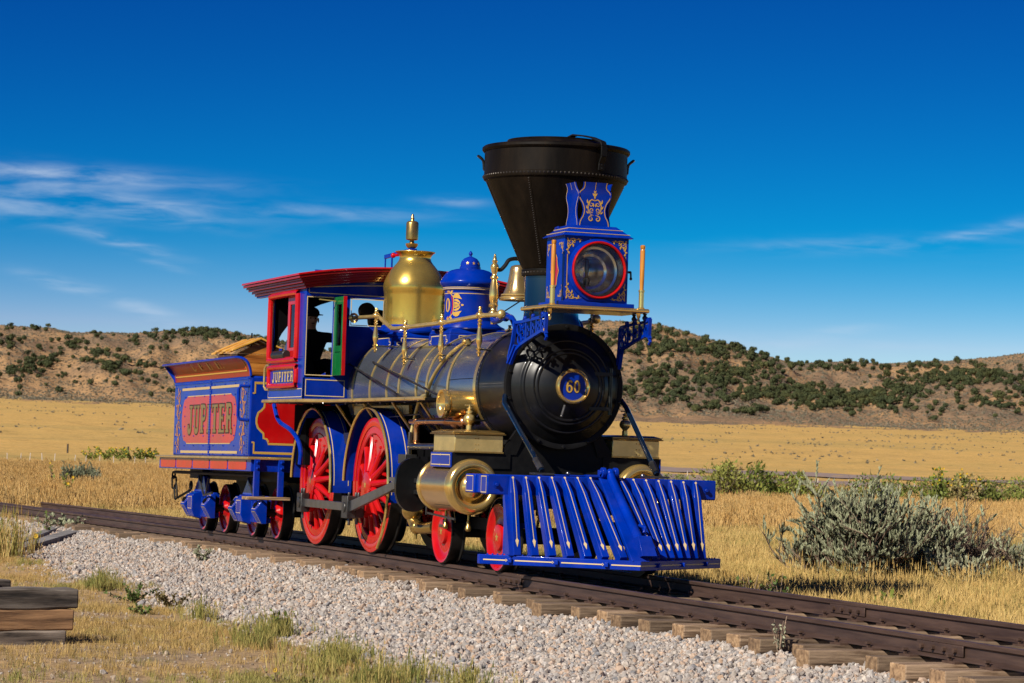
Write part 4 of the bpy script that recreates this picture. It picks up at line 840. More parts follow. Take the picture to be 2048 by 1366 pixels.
# ---- cab
b = M(); XF, XR, YW = -1.70, -3.29, 1.20
def sidewall(s):
    y0, y1 = (s*YW, s*(YW-.04)); y0, y1 = min(y0, y1), max(y0, y1)
    b.box(XR, XF, y0, y1, 1.73, 2.235).box(XR, XF, y0, y1, 2.985, 3.14).box(XR, XR+.07, y0, y1, 2.235, 2.985).box(-1.975, XF, y0, y1, 2.235, 2.985)
sidewall(-1); sidewall(1)
b.box(XF, XF+.04, -1.2, 1.2, 2.955, 3.2)                                       # front wall: header
for s in (-1, 1):
    A = sorted((s*1.2, s*1.185)); b.box(XF, XF+.04, A[0], A[1], 1.73, 2.955)
    A = sorted((s*.86, s*.66)); b.box(XF, XF+.04, A[0], A[1], 1.99, 2.955)
    A = sorted((s*1.2, s*.66)); b.box(XF, XF+.04, A[0], A[1], 1.73, 1.99)
    A = sorted((s*.23, s*.0)); b.box(XF, XF+.04, A[0], A[1], 1.73, 2.955)
    A = sorted((s*.66, s*.23)); b.box(XF, XF+.04, A[0], A[1], 1.73, 2.62)
b.box(XF+.002, XF+.038, -1.1, 1.1, 3.2, 3.27)
cab = part('cab', b, BLUE, LOCO, bevel=.003)
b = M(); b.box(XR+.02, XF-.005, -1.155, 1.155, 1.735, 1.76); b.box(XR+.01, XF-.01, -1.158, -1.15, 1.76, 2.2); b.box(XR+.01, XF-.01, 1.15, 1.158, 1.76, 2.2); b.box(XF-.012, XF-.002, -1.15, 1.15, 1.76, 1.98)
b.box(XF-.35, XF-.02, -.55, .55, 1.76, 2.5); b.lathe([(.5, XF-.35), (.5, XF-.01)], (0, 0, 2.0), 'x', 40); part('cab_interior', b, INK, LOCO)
def roofpoly(yw, z, crown, th):
    T = [(yw*math.cos(PI*k/20)*1.0, z+crown*(1-(math.cos(PI*k/20))**2)) for k in range(21)]
    return T+[(y, zz-th) for y, zz in T[::-1]]
steps = [(1.36, -4.17, -1.455, 3.205, .025), (1.345, -4.15, -1.47, 3.18, .03), (1.315, -4.11, -1.50, 3.15, .022), (1.295, -4.08, -1.52, 3.128, .028), (1.262, -4.03, -1.555, 3.10, .03), (1.235, -3.98, -1.585, 3.07, .028)]
b = M()
for i, (yw, xa, xb, z, th) in enumerate(steps[:1]): b.prism(roofpoly(yw, z, .13, th), 'x', xa, xb)
roof = part('cab_roof', b, RED, LOCO, bevel=.004)
b = M()
for i, (yw, xa, xb, z, th) in enumerate(steps[1:]): b.prism(roofpoly(yw, z, .13, th+.004), 'x', xa, xb)
part('roof_moulding', b, DRED, roof, bevel=.006)
b = M()
for s in (-1, 1): A = sorted((s*1.215, s*1.16)); b.box(-3.96, XR-.002, A[0], A[1], 3.02, 3.075)
part('eave_board', b, BLUE, cab)
def arch_panel():                                # rear wall arch behind the footplate: dark opening edge
    o_ = M(); n = 24; P = [(1.15*math.cos(PI*k/n), 2.25+.80*math.sin(PI*k/n)) for k in range(n+1)]
    for s in (-1, 1):
        Q = [(y, z) for y, z in P if y*s >= -.001]
        Q = Q if s > 0 else Q[::-1]
        for i in range(len(Q)-1):
            a, c = Q[i], Q[i+1]; o_.hexa([(XR, a[0], a[1]), (XR, c[0], c[1]), (XR, c[0], 3.12), (XR, a[0], 3.12)], [(XR+.04, a[0], a[1]), (XR+.04, c[0], c[1]), (XR+.04, c[0], 3.12), (XR+.04, a[0], 3.12)])
        A = sorted((s*1.15, s*1.16)); o_.box(XR, XR+.04, A[0], A[1], 1.74, 3.12)
    return o_
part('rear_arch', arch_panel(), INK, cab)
b = M(); f = FX(XF+.044)
def rl(y0, z0_, y1, z1_, w=.010): rectline(b, f, y0, z0_, y1, z1_, w)
rl(-1.175, 3.005, -.05, 3.12) if False else None
for pts in ([(-1.17, 3.0), (-1.17, 3.06), (-.6, 3.10), (-.02, 3.13)], [(-1.17, 2.995), (-.02, 2.985)]): line(b, f, pts, .010)
for s in (-1, 1):
    A = sorted((s*1.188, s*.852)); rl(A[0], 2.02, A[1], 2.945); A = sorted((s*1.175, s*.70)); rl(A[0], 1.775, A[1], 1.965)
    A = sorted((s*.645, s*.245)); rl(A[0], 2.632, A[1], 2.942)
f = NY(-YW-.003); rl(XR+.02, 1.76, XF-.02, 1.855, .008); line(b, f, [(XR+.03, 3.055), (XF-.03, 3.055)], .008)
part('gold_lining', b, CREAM, cab, smooth=False)
for s in (-1, 1):                                 # open green front doors, hinged at the inner jamb
    y = s*.835
    b = M(); A = sorted((y-.02, y+.02)); X0, X1 = XF+.045, XF+.43
    b.box(X0, X0+.07, *A, 2.02, 2.95).box(X1-.07, X1, *A, 2.02, 2.95).box(X0+.07, X1-.07, *A, 2.86, 2.95).box(X0+.07, X1-.07, *A, 2.30, 2.37).box(X0+.07, X1-.07, *A, 2.02, 2.10); b.box(X0+.07, X1-.07, y-.008, y+.008, 2.10, 2.30)
    gd = part('cab_door', b, GREEN, LOCO, bevel=.003)
    b = M(); b.box(X0+.07, X1-.07, y-.003, y+.003, 2.37, 2.86); part('pane', b, GLASS, gd)
    b = M(); b.box(X1+.001, X1+.008, y-.021, y+.021, 2.02, 2.95); part('door_edge', b, RED, gd)
    b = M(); b.beam((X0+.1, y-s*-.03, 2.90), (XF+.06, s*1.05, 2.92), .012, .014); part('door_stay', b, BRASSD, gd)
# far front windows stay open; side window frames
def roundframe(xa, xb, za, zb, notch):
    n = notch
    return [(xa+n, za), (xb-n, za), (xb-n*.25, za+n*.3), (xb, za+n), (xb, zb-n), (xb-n*.25, zb-n*.3), (xb-n, zb), (xa+n, zb), (xa+n*.25, zb-n*.3), (xa, zb-n), (xa, za+n), (xa+n*.25, za+n*.3)]
for s in (-1, 1):
    y = s*(YW+.012)
    P = roundframe(-3.235, -1.965, 2.21, 3.005, .09); b = M(); b.tube([(x, y, z) for x, z in P], .040, 10, closed=True, smooth=2); part('window_frame', b, RED, cab)
    b = M(); xa, xb, ya, yb = -2.58, -2.02, *sorted((s*(YW-.06), s*(YW-.03))); b.box(xa, xa+.09, ya, yb, 2.24, 2.98).box(xb-.09, xb, ya, yb, 2.24, 2.98).box(xa+.09, xb-.09, ya, yb, 2.88, 2.98).box(xa+.09, xb-.09, ya, yb, 2.24, 2.36); sash = part('window_sash', b, RED, cab, bevel=.004)
    b = M(); b.box(xa+.09, xb-.09, ya+.012, ya+.016, 2.36, 2.88); part('pane', b, GLASS, sash)
    b = M(); P = roundframe(-3.19, -1.94, 1.895, 2.125, .075); b.tube([(x, y, z) for x, z in P], .036, 10, closed=True, smooth=2); npf = part('name_plate', b, RED, LOCO)
    b = M(); b.box(-3.18, -1.95, min(y, s*YW), max(y, s*YW), 1.90, 2.12); part('plate_panel', b, BLUE, npf)
    if s < 0:
        f = NY(-YW-.0145); b = M(); text(b, f, 'JUPITER', -3.04, 1.948, .118, .97, .13, .006); part('lettering_shade', b, DARKLINE, npf, smooth=False)
        f = NY(-YW-.016); b = M(); text(b, f, 'JUPITER', -3.04, 1.948, .118, .97, .13); line(b, f, [(-3.10, 1.92), (-2.02, 1.92)], .006); line(b, f, [(-3.10, 2.095), (-2.02, 2.095)], .006); part('lettering', b, GOLDP, npf, smooth=False)
b = M(); b.tube([(-2.98, -1.215, 2.275), (-2.42, -1.215, 2.275)], .055, 12); part('arm_rest', b, LEATHER, cab, bevel=.01)
b = M(); b.tube([(XR-.06, -1.215, 1.86), (XR-.10, -1.225, 1.9), (XR-.10, -1.225, 2.12), (XR-.06, -1.215, 2.16), (XR+.03, -1.205, 2.16)], .014, 8); b.tube([(XR-.06, -1.215, 1.86), (XR+.06, -1.205, 1.86)], .014, 8); part('grab_iron', b, BRASSB, cab)
for (y, z, r) in ((-.33, 2.83, .10), (-.18, 2.72, .13), (.25, 2.8, .10)):
    b = M(); b.lathe([(r, XF-.40), (r*1.02, XF-.34), (r*.9, XF-.31), (.0001, XF-.31)], (0, y, z), 'x', 24, cap=True); part('gauge', b, BLACK, LOCO)
# footplate / running boards
for s in (-1, 1):
    P = [(-3.13, s*1.30), (-1.95, s*1.30), (-1.62, s*1.26), (-1.25, s*1.05), (-1.0, s*.995), (2.36, s*.995), (2.36, s*.56), (-3.13, s*.56)]
    b = M(); b.prism(P, 'z', 1.69, 1.722); rb = part('running_board', b, BLACKM, LOCO, bevel=.003)
    b = M(); b.tube([(x, y, 1.712) for x, y in P[:6]], .021, 10); part('brass_edging', b, BRASSB, rb)
    b = M()
    for k in range(12):
        x = -2.9+k*.45
        if x < 2.2: y = s*(1.29 if x < -1.9 else .99 if x > -1 else 1.13); b.ball((x, y-s*.02, 1.68), .011, 6, 4)
    part('edging_stud', b, STEEL, rb, kind='stuff')
    b = M(); b.tube([(x, s*1.08, z) for x, z in [(-3.42, 1.68), (-3.34, 1.60), (-3.25, 1.52), (-3.1, 1.46), (-2.88, 1.42), (-2.60, 1.37), (-2.32, 1.28), (-2.16, 1.18), (-2.10, 1.08), (-2.12, .96)]], .028, 8, smooth=2); part('cab_bracket', b, BLUE, LOCO)
# ---- handrails with turned posts
for s in (-1, 1):
    for (x, zt_, zb_) in ((-.71, 2.80, 2.28), (.42, 2.62, 2.11), (1.71, 2.637, 2.115), (2.96, 2.667, 2.145)):
        y = s*.62; h = zt_-zb_
        pr = [(.0001, 0), (.012, .008), (.018, .03), (.012, .05), (.024, .075), (.026, .10), (.012, .12), (.03, .145), (.034, .165), (.018, .19), (.020, .23), (.030, .29), (.033, .35), (.027, .45), (.02, .55), (.016, .62), (.026, .65), (.015, .68), (.026, .72), (.014, .745), (.018, .77), (.04, .80), (.045, .84), (.034, .875), (.018, .89), (.022, .93), (.015, .955), (.022, .975), (.018, .995), (.0001, 1.0)]
        b = M(); b.lathe([(r, zb_+h*q) for r, q in pr], (x, y, 0), 'z', 20); po = part('handrail_post', b, BRASS, LOCO, ang=50)
        zs = zb_+h*.15; yb = s*math.sqrt(max(.01, .60**2-(zs-BZ)**2)); b = M(); b.tube([(x, y, zs), (x+.02, yb*.98, zs)], .010, 8); part('post_stud', b, STEELD, LOCO)
    b = M(); b.tube([(XF+.04, s*.62, 2.717), (-.75, s*.62, 2.70), (-.62, s*.62, 2.695), (-.10, s*.62, 2.545), (.02, s*.62, 2.535), (1.7, s*.62, 2.54), (2.96, s*.62, 2.568), (3.05, s*.615, 2.57)], .024, 12); b.tube([(3.05, s*.615, 2.57), (3.3, s*.53, 2.575)], .024, 12); b.ball((3.33, s*.52, 2.577), .05); b.lathe([(.055, -1.64), (.06, -1.62), (.03, -1.60)], (0, s*.62, 2.717), 'x', 20); part('handrail', b, BRASSB, LOCO)
# ---- cylinders, chests, saddle
for s in (-1, 1):
    yc, zc = s*.915, .815
    b = M(); b.lathe([(.258, 2.80), (.258, 3.70)], (0, yc, zc), 'x', 72); cy = part('cylinder', b, CYLSHEET, LOCO)
    b = M(); b.lathe([(.2, 2.76), (.262, 2.765), (.274, 2.78), (.274, 2.815), (.262, 2.83), (.257, 2.832)], (0, yc, zc), 'x', 72); part('cylinder_band', b, BRASS, cy)
    b = M(); b.lathe([(.258, 3.66), (.272, 3.665), (.280, 3.69), (.282, 3.72), (.278, 3.755), (.262, 3.785), (.24, 3.80), (.215, 3.803), (.192, 3.795), (.178, 3.775), (.168, 3.745), (.16, 3.735), (.148, 3.74), (.140, 3.755), (.125, 3.785), (.10, 3.81), (.07, 3.828), (.035, 3.838), (.0001, 3.84)], (0, yc, zc), 'x', 80); part('cylinder_head', b, BRASS, cy, ang=70)
    A = sorted((s*1.105, s*.59)); b = M(); b.box(3.05, 3.716, *A, 1.16, 1.338); ch = part('steam_chest', b, BRASSB, LOCO, bevel=.008)
    A2 = sorted((s*1.14, s*.57)); b = M(); b.box(3.02, 3.75, *A2, 1.338, 1.350); b.box(3.035, 3.735, A2[0]+.012, A2[1]-.012, 1.350, 1.366); b.hexa([(3.04, A2[0]+.02, 1.366), (3.73, A2[0]+.02, 1.366), (3.73, A2[1]-.02, 1.366), (3.04, A2[1]-.02, 1.366)], [(3.10, A2[0]+.09, 1.385), (3.67, A2[0]+.09, 1.385), (3.67, A2[1]-.08, 1.385), (3.10, A2[1]-.08, 1.385)]); part('chest_lid', b, BRASSD, ch, bevel=.005)
    b = M(); b.box(3.045, 3.722, A[0]-.004, A[1]+.004, 1.157, 1.172); part('chest_moulding', b, BRASSD, ch)
    rv = [((3.718, s*(.87+d), z), (1, 0, 0)) for d in (-.015, .015) for z in (1.19, 1.24, 1.30)]; b = M(); rivets(b, rv, .007); part('rivet', b, BRASSD, ch, kind='stuff')
    b = M(); b.lathe([(.03, 1.38), (.03, 1.43), (.022, 1.435), (.03, 1.45), (.055, 1.475), (.06, 1.50), (.05, 1.53), (.026, 1.548), (.036, 1.556), (.036, 1.572), (.018, 1.585), (.03, 1.598), (.03, 1.605), (.01, 1.615), (.01, 1.64), (.0001, 1.641)], (3.40, s*.85, 0), 'z', 20); b.tube([(3.40, s*.85-.05, 1.635), (3.40, s*.85+.05, 1.635)], .008, 6); part('oil_cup', b, BRASSB, LOCO, ang=50)
    A = sorted((s*1.12, s*.5)); b = M(); b.box(3.06, 3.70, *A, 1.0, 1.156); part('chest_base', b, BLACKM, LOCO, bevel=.004)
    A = sorted((s*1.135, s*1.121)); b = M(); b.box(3.055, 3.705, *A, 1.005, 1.154); sp_ = part('side_panel', b, BLUE, LOCO, bevel=.003)
    b = M(); f = lambda a, c, d=0., s=s: (a, s*(1.138+d), c); rectline(b, f, 3.085, 1.03, 3.675, 1.13, .008); star(b, f, 3.38, 1.13, .015, .003); star(b, f, 3.38, 1.03, .015, .003); part('gold_lining', b, CREAM, sp_, smooth=False)
b = M(); b.prism([(-1.09, .62), (1.09, .62), (1.09, 1.152), (.58, 1.152), (.46, 1.24), (.40, 1.30), (-.40, 1.30), (-.46, 1.24), (-.58, 1.152), (-1.09, 1.152)], 'x', 3.08, 3.685); part('cylinder_saddle', b, BLACKM, LOCO, bevel=.006)
for s in (-1, 1):
    b = M(); P = [(3.685, s*.56, 1.16), (3.75, s*.42, 1.16), (3.75, s*.38, 1.34), (3.685, s*.50, 1.34)]; b.hexa([(3.70, s*.62, 1.15), (3.70, s*.44, 1.15), (3.72, s*.36, 1.36), (3.72, s*.45, 1.40)], [(3.66, s*.62, 1.15), (3.66, s*.44, 1.15), (3.66, s*.36, 1.36), (3.66, s*.45, 1.40)]); part('saddle_web', b, BLACKM, LOCO)
    b = M(); b.tube([(3.82, s*.625, 1.74), (3.90, s*.655, 1.66), (4.84, s*.60, 1.03), (4.88, s*.60, 1.0)], .026, 10); part('front_brace', b, DBLUE, LOCO)
    b = M(); b.box(4.80, 4.95, s*.60-.10, s*.60+.10, .966, .985); b.tube([(4.72, s*.61, 1.11), (4.86, s*.60, 1.015)], .035, 8); part('brace_foot', b, STEELD, LOCO)
# frames, deck, firebox, and black blocks standing in for shade under the cab
b = M(); b.box(3.69, 4.80, -.62, .62, .93, .955); b.box(3.69, 4.80, -.62, -.56, .62, .93); b.box(3.69, 4.80, .56, .62, .62, .93); b.box(3.8, 4.78, -.55, .55, .66, .70); part('front_deck', b, BLACKM, LOCO)
b = M()
for s in (-1, 1):
    A = sorted((s*.56, s*.50)); b.box(-3.6, 3.1, *A, .66, .80); b.box(-3.6, 1.2, *A, .98, 1.10)
    for x in (-2.286, 0): b.box(x-.20, x-.13, *A, .45, 1.0); b.box(x+.13, x+.20, *A, .45, 1.0)
    b.box(-1.45, 1.2, s*.46-.04, s*.46+.04, 1.08, 1.2)
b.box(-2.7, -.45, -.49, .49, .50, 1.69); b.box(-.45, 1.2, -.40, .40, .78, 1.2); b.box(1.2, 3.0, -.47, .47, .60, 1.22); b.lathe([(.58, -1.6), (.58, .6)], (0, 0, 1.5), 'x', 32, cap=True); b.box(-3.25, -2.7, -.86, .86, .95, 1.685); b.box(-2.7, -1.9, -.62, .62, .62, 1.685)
part('frame_and_shade_block', b, INK, LOCO)
b = M()
for s in (-1, 1):
    for k in range(6): b.box(-1.75+k*.02, -.55-k*.02, s*.66-.04, s*.66+.04, 1.22+k*.022, 1.24+k*.022)
    b.box(-1.18, -1.10, s*.66-.05, s*.66+.05, 1.0, 1.4)
part('leaf_spring', b, STEELD, LOCO)
# ---- wheels
def driver(X, s, ca):
    Y = lambda k: s*k
    b = M(); b.lathe([(.665, Y(.818)), (.70, Y(.822)), (.742, Y(.822)), (.757, Y(.818))], (X, 0, .762), 'y', 80); b.lathe([(.655, Y(.812)), (.585, Y(.815)), (.572, Y(.805)), (.572, Y(.70)), (.66, Y(.70))], (X, 0, .762), 'y', 80); b.lathe([(.665, Y(.818)), (.664, Y(.808)), (.655, Y(.808)), (.655, Y(.812))], (X, 0, .762), 'y', 80)
    w = part('driving_wheel', b, RED, LOCO, ang=30)
    b = M(); b.lathe([(.757, Y(.818)), (.762, Y(.812)), (.764, Y(.70)), (.79, Y(.69)), (.79, Y(.672)), (.66, Y(.67))], (X, 0, .762), 'y', 80); part('tyre', b, TREAD, w)
    b = M(); b.lathe([(.0001, Y(.90)), (.07, Y(.90)), (.10, Y(.895)), (.145, Y(.89)), (.152, Y(.88)), (.152, Y(.84)), (.19, Y(.825)), (.20, Y(.80)), (.20, Y(.70))], (X, 0, .762), 'y', 40)
    cr = .279; cxp, czp = X+cr*math.cos(ca), .762+cr*math.sin(ca)
    d = Vector((math.cos(ca), 0, math.sin(ca))); nrm = Vector((-d.z, 0, d.x)); c0 = Vector((X, 0, .762)); c1 = Vector((cxp, 0, czp))
    A_ = [c0+nrm*.15, c0-nrm*.15, c1-nrm*.115, c1+nrm*.115]; b.hexa([v+Vector((0, Y(.80), 0)) for v in A_], [v+Vector((0, Y(.895), 0)) for v in A_]); b.lathe([(.115, Y(.80)), (.115, Y(.895)), (.0001, Y(.897))], (cxp, 0, czp), 'y', 28)
    hub = part('wheel_hub', b, RED, w, ang=30, bevel=.006)
    b = M(); star(b, lambda a, c, dd=0.: (X+a, Y(.9015+dd), .762+c), 0, 0, .045); part('gold_star', b, BRASS, w, smooth=False)
    for k in range(14):
        t = ca+2*PI*(k+.5)/14; d = Vector((math.cos(t), 0, math.sin(t)))
        b = M(); P = [c0+d*(.15+.44*q)+Vector((0, Y(.835-.07*q), 0)) for q in (0, .25, .6, .9, 1)]; b.tube(P, [.048, .040, .034, .036, .045], 10); part('spoke', b, RED, w)
    # counterweight plate on the far side of the crank
    b = M(); a0, a1 = ca+PI-rad(24), ca+PI+rad(24); n = 12
    V = [(X+.25*math.cos(ca+PI), .762+.25*math.sin(ca+PI))]; arc = [(X+.565*math.cos(a0+(a1-a0)*k/n), .762+.565*math.sin(a0+(a1-a0)*k/n)) for k in range(n+1)]
    for i in range(n):
        q0, q1 = arc[i], arc[i+1]; b.hexa([(V[0][0], Y(.77), V[0][1]), (q0[0], Y(.77), q0[1]), (q1[0], Y(.77), q1[1]), (V[0][0]+.0005, Y(.77), V[0][1])], [(V[0][0], Y(.812), V[0][1]), (q0[0], Y(.812), q0[1]), (q1[0], Y(.812), q1[1]), (V[0][0]+.0005, Y(.812), V[0][1])])
    for (r, da) in ((.50, .2), (.50, -.2), (.33, .05), (.36, -.12)): b.ball((X+r*math.cos(ca+PI+da), Y(.815), .762+r*math.sin(ca+PI+da)), .017, 8, 5)
    part('counterweight', b, RED, w, smooth=False)
    return cxp, czp
CA = math.atan2(-.27, -.10)
pins = {}
for s in (-1, 1):
    for X in (0, -2.286): pins[(s, X)] = driver(X, s, CA if s < 0 else CA+PI/2)
    b = M(); b.lathe([(.09, -.7), (.09, .7)], (0, 0, .762), 'y', 16); b.lathe([(.09, -.7), (.09, .7)], (-2.286, 0, .762), 'y', 16)
    if s < 0: part('axle', b, BLACKM, LOCO)
    # rods
    (x0r, z0r), (x1r, z1r) = pins[(s, -2.286)], pins[(s, 0)]
    Y0, Y1 = sorted((s*.925, s*.985))
    b = M(); b.beam((x0r+.08, s*.955, z0r), (x1r-.08, s*.955, z1r), .045, .095)
    sr = part('side_rod', b, STEEL, LOCO, bevel=.004)
    for (xx, zz, w_) in ((x0r, z0r, .20), (x1r, z1r, .22)):
        b = M(); b.box(xx-w_/2, xx+w_/2, s*.955-.05, s*.955+.05, zz-.115, zz+.115); part('rod_end', b, STEELD, sr, bevel=.008)
        b = M(); b.lathe([(.065, s*.96), (.065, s*1.015), (.04, s*1.02), (.0001, s*1.02)], (xx, 0, zz), 'y', 20); b.lathe([(.016, zz+.115), (.02, zz+.14), (.012, zz+.17), (.0001, zz+.175)], (xx-.05, s*.955, 0), 'z', 10); b.lathe([(.016, zz+.115), (.02, zz+.14), (.012, zz+.17), (.0001, zz+.175)], (xx+.05, s*.955, 0), 'z', 10); b.tube([(xx, s*.955, zz-.115), (xx, s*.955, zz-.19)], .016, 8); part('crank_pin', b, STEELD, sr)
    b = M(); b.beam((x1r+.10, s*1.06, z1r+.01), (1.55, s*1.0, .80), .05, .12, w2=.045, h2=.085)
    mr_ = part('main_rod', b, STEEL, LOCO, bevel=.004)
    b = M(); b.box(x1r-.10, x1r+.13, s*1.06-.05, s*1.06+.05, z1r-.12, z1r+.13); b.lathe([(.06, s*1.06), (.06, s*1.12), (.0001, s*1.122)], (x1r, 0, z1r), 'y', 18); b.tube([(x1r+.05, s*1.06, z1r-.12), (x1r+.05, s*1.06, z1r-.20)], .018, 8); b.tube([(x1r+.02, s*1.06, z1r+.13), (x1r+.02, s*1.06, z1r+.17)], .016, 8); part('rod_end', b, STEELD, mr_, bevel=.006)
    # guides, crosshead, yoke
    b = M()
    for z in (.845, .725): b.box(1.15, 2.80, s*.93-.05, s*.93+.05, z-.022, z+.022)
    gb = part('crosshead_guide', b, STEEL, LOCO, bevel=.003)
    b = M(); b.box(1.50, 1.62, s*.93-.055, s*.93+.055, .748, .822); b.box(1.90, 1.98, s*.93-.05, s*.93+.05, .748, .822); part('crosshead', b, STEELD, LOCO)
    b = M(); b.tube([(1.6, s*.93, .785), (2.80, s*.93, .785)], .03, 12); part('piston_rod', b, STEEL, LOCO)
    b = M(); P = [(s*.985+.195*math.cos(2*PI*k/28)*(1.0), .80+.285*math.copysign(abs(math.sin(2*PI*k/28))**.75, math.sin(2*PI*k/28))) for k in range(28)]; b.prism(P, 'x', 1.99, 2.05); part('guide_yoke', b, BLACK, LOCO)
    for x in (1.62, 1.95):
        b = M(); h = .05 if x > 1.8 else .07; b.lathe([(.02, .87), (.022, .89), (.04, .90), (.045, .90+h*.5), (.034, .90+h), (.012, .91+h), (.0001, .915+h)], (x, s*.93, 0), 'z', 14); part('oil_cup', b, BRASSB, LOCO)
    # fenders
    for X, a0, a1 in ((0, 178, -52), (-2.286, 178, -8)):
        n = 44; b = M(); ab = max(a1, -12)
        for k in range(n):
            t0, t1 = rad(a0+(ab-a0)*k/n), rad(a0+(ab-a0)*(k+1)/n)
            q = lambda t, r, y: (X+r*math.cos(t), y, .762+r*math.sin(t))
            ya, yb = s*.895, s*.64
            b.hexa([q(t0, .865, ya), q(t1, .865, ya), q(t1, .865, yb), q(t0, .865, yb)], [q(t0, .873, ya), q(t1, .873, ya), q(t1, .873, yb), q(t0, .873, yb)])
        fe = part('wheel_splasher', b, BLUE, LOCO, ang=25)
        b = M(); b.tube([(X+.871*math.cos(rad(a0+(a1-a0)*k/n)), s*.898, .762+.871*math.sin(rad(a0+(a1-a0)*k/n))) for k in range(n+1)], .017, 8); part('brass_edging', b, BRASS, fe)
        b = M()
        for yy in (.855, .68): ribbon(b, lambda a, c, d=0.: (X+.8745*math.cos(a), s*c, .762+.8745*math.sin(a)), [(rad(a0+(ab-a0)*(.03+.94*k/n)), yy) for k in range(n+1)], .009, .009, False)
        part('gold_lining', b, CREAM, fe, smooth=False)
    # pony truck wheels
    for X in (2.538, 4.269):
        R = .335; Y = lambda k: s*k
        b = M(); b.lathe([(.0001, Y(.825)), (.10, Y(.825)), (.125, Y(.82)), (.13, Y(.805)), (.135, Y(.79)), (.20, Y(.778)), (.25, Y(.782)), (.285, Y(.80)), (.30, Y(.815)), (.325, Y(.82))], (X, 0, R), 'y', 56); w = part('truck_wheel', b, RED, LOCO, ang=25)
        b = M(); b.lathe([(.325, Y(.82)), (.335, Y(.812)), (.337, Y(.70)), (.362, Y(.69)), (.362, Y(.675)), (.2, Y(.67))], (X, 0, R), 'y', 56); part('tyre', b, TREAD, w)
        b = M(); star(b, lambda a, c, dd=0.: (X+a, Y(.8265+dd), R+c), 0, 0, .05); part('gold_star', b, BRASS, w, smooth=False)
        for k in range(8): b = M() if k == 0 else b; t = 2*PI*k/8; b.ball((X+.24*math.cos(t), Y(.785), R+.24*math.sin(t)), .009, 6, 4)
        if s < 0:
            q = lambda t, r, y: (X+r*math.cos(t), y, R+r*math.sin(t)); b = M()
            for k in range(20):
                t0, t1 = rad(170-140*k/20), rad(170-140*(k+1)/20)
        b = M()
        for k in range(20):
            t0, t1 = rad(185-170*k/20), rad(185-170*(k+1)/20); q = lambda t, r, y: (X+r*math.cos(t), y, R+r*math.sin(t))
            b.hexa([q(t0, .385, s*.80), q(t1, .385, s*.80), q(t1, .385, s*.62), q(t0, .385, s*.62)], [q(t0, .392, s*.80), q(t1, .392, s*.80), q(t1, .392, s*.62), q(t0, .392, s*.62)])
        part('wheel_splasher', b, DBLUE, LOCO)
    b = M(); b.box(2.45, 4.36, s*.60-.04, s*.60+.04, .38, .50); b.box(3.0, 3.8, s*.5-.05, s*.5+.05, .30, .42); part('truck_frame', b, BLACKM, LOCO)
b = M(); b.lathe([(.06, -.7), (.06, .7)], (2.538, 0, .335), 'y', 14); b.lathe([(.06, -.7), (.06, .7)], (4.269, 0, .335), 'y', 14); part('axle', b, BLACKM, LOCO)
# ---- pumps, pipes, brass air chamber
b = M(); b.lathe([(.05, -.55), (.135, -.555), (.140, -.57), (.140, -.855), (.146, -.86), (.150, -.875), (.150, -.905), (.145, -.93), (.125, -.925), (.120, -.90), (.08, -.87), (.0001, -.855)], (2.70, 0, 1.655), 'y', 56); part('air_chamber', b, BRASS, LOCO, ang=50)
b = M(); b.box(2.66, 2.74, -.62, -.5, 1.45, 1.53); b.box(2.55, 3.1, -.72, -.56, 1.482, 1.50); part('chamber_bracket', b, BLACKM, LOCO)
def onb(t, r=.62): return (r*math.cos(t), BZ+r*math.sin(t))
b = M()
P = [(1.80, *[(-.44), (2.33)])]
pp = []
for k in range(9):
    t = rad(135+52*k/8); y, z = onb(t, .635); pp.append((1.86-.55*k/8, y, z))
pp += [(1.15, -.645, 1.74), (1.02, -.66, 1.55), (1.0, -.70, 1.3), (1.0, -.70, 1.05)]
b.tube([(1.98, -.415, 2.345)]+pp, .021, 10, smooth=3); bp_ = part('feed_pipe', b, BRASSB, LOCO)
b = M(); b.lathe([(.03, 1.90), (.036, 1.91), (.036, 1.95), (.028, 1.955), (.028, 2.0), (.034, 2.01), (.034, 2.04), (.0001, 2.045)], (0, -.42, 2.34), 'x', 14); part('pipe_union', b, BRASS, LOCO)
b = M(); b.tube([(2.55, -.80, 1.475), (1.62, -.80, 1.475), (1.55, -.80, 1.45), (1.52, -.80, 1.40), (1.52, -.80, 1.22)], .036, 12, smooth=3); part('copper_pipe', b, COPPER, LOCO)
b = M(); b.ball((2.62, -.72, 1.47), .075); b.ball((2.78, -.70, 1.47), .065); b.tube([(2.5, -.8, 1.475), (2.9, -.65, 1.47)], .045, 12); part('check_valve', b, COPPER, LOCO)
b = M(); b.lathe([(.05, 1.20), (.055, 1.21), (.055, 1.24), (.04, 1.25), (.045, 1.27), (.0001, 1.28)], (1.52, -.80, 0), 'z', 12); b.lathe([(.04, 1.47), (.045, 1.49), (.04, 1.50)], (1.52, -.8, 0), 'z', 12); b.tube([(1.30, -.8, 1.475), (1.60, -.8, 1.475)], .028, 8); part('pipe_union', b, COPPER, LOCO)
b = M(); b.tube([(1.45, -.85, 1.205), (3.05, -.85, 1.215)], .034, 12); part('valve_rod', b, STEEL, LOCO)
b = M(); b.beam((1.45, -.86, 1.02), (1.48, -.86, 1.36), .03, .05); b.box(1.30, 1.56, -.93, -.80, 1.02, 1.12); part('rocker_arm', b, STEELD, LOCO, bevel=.004)
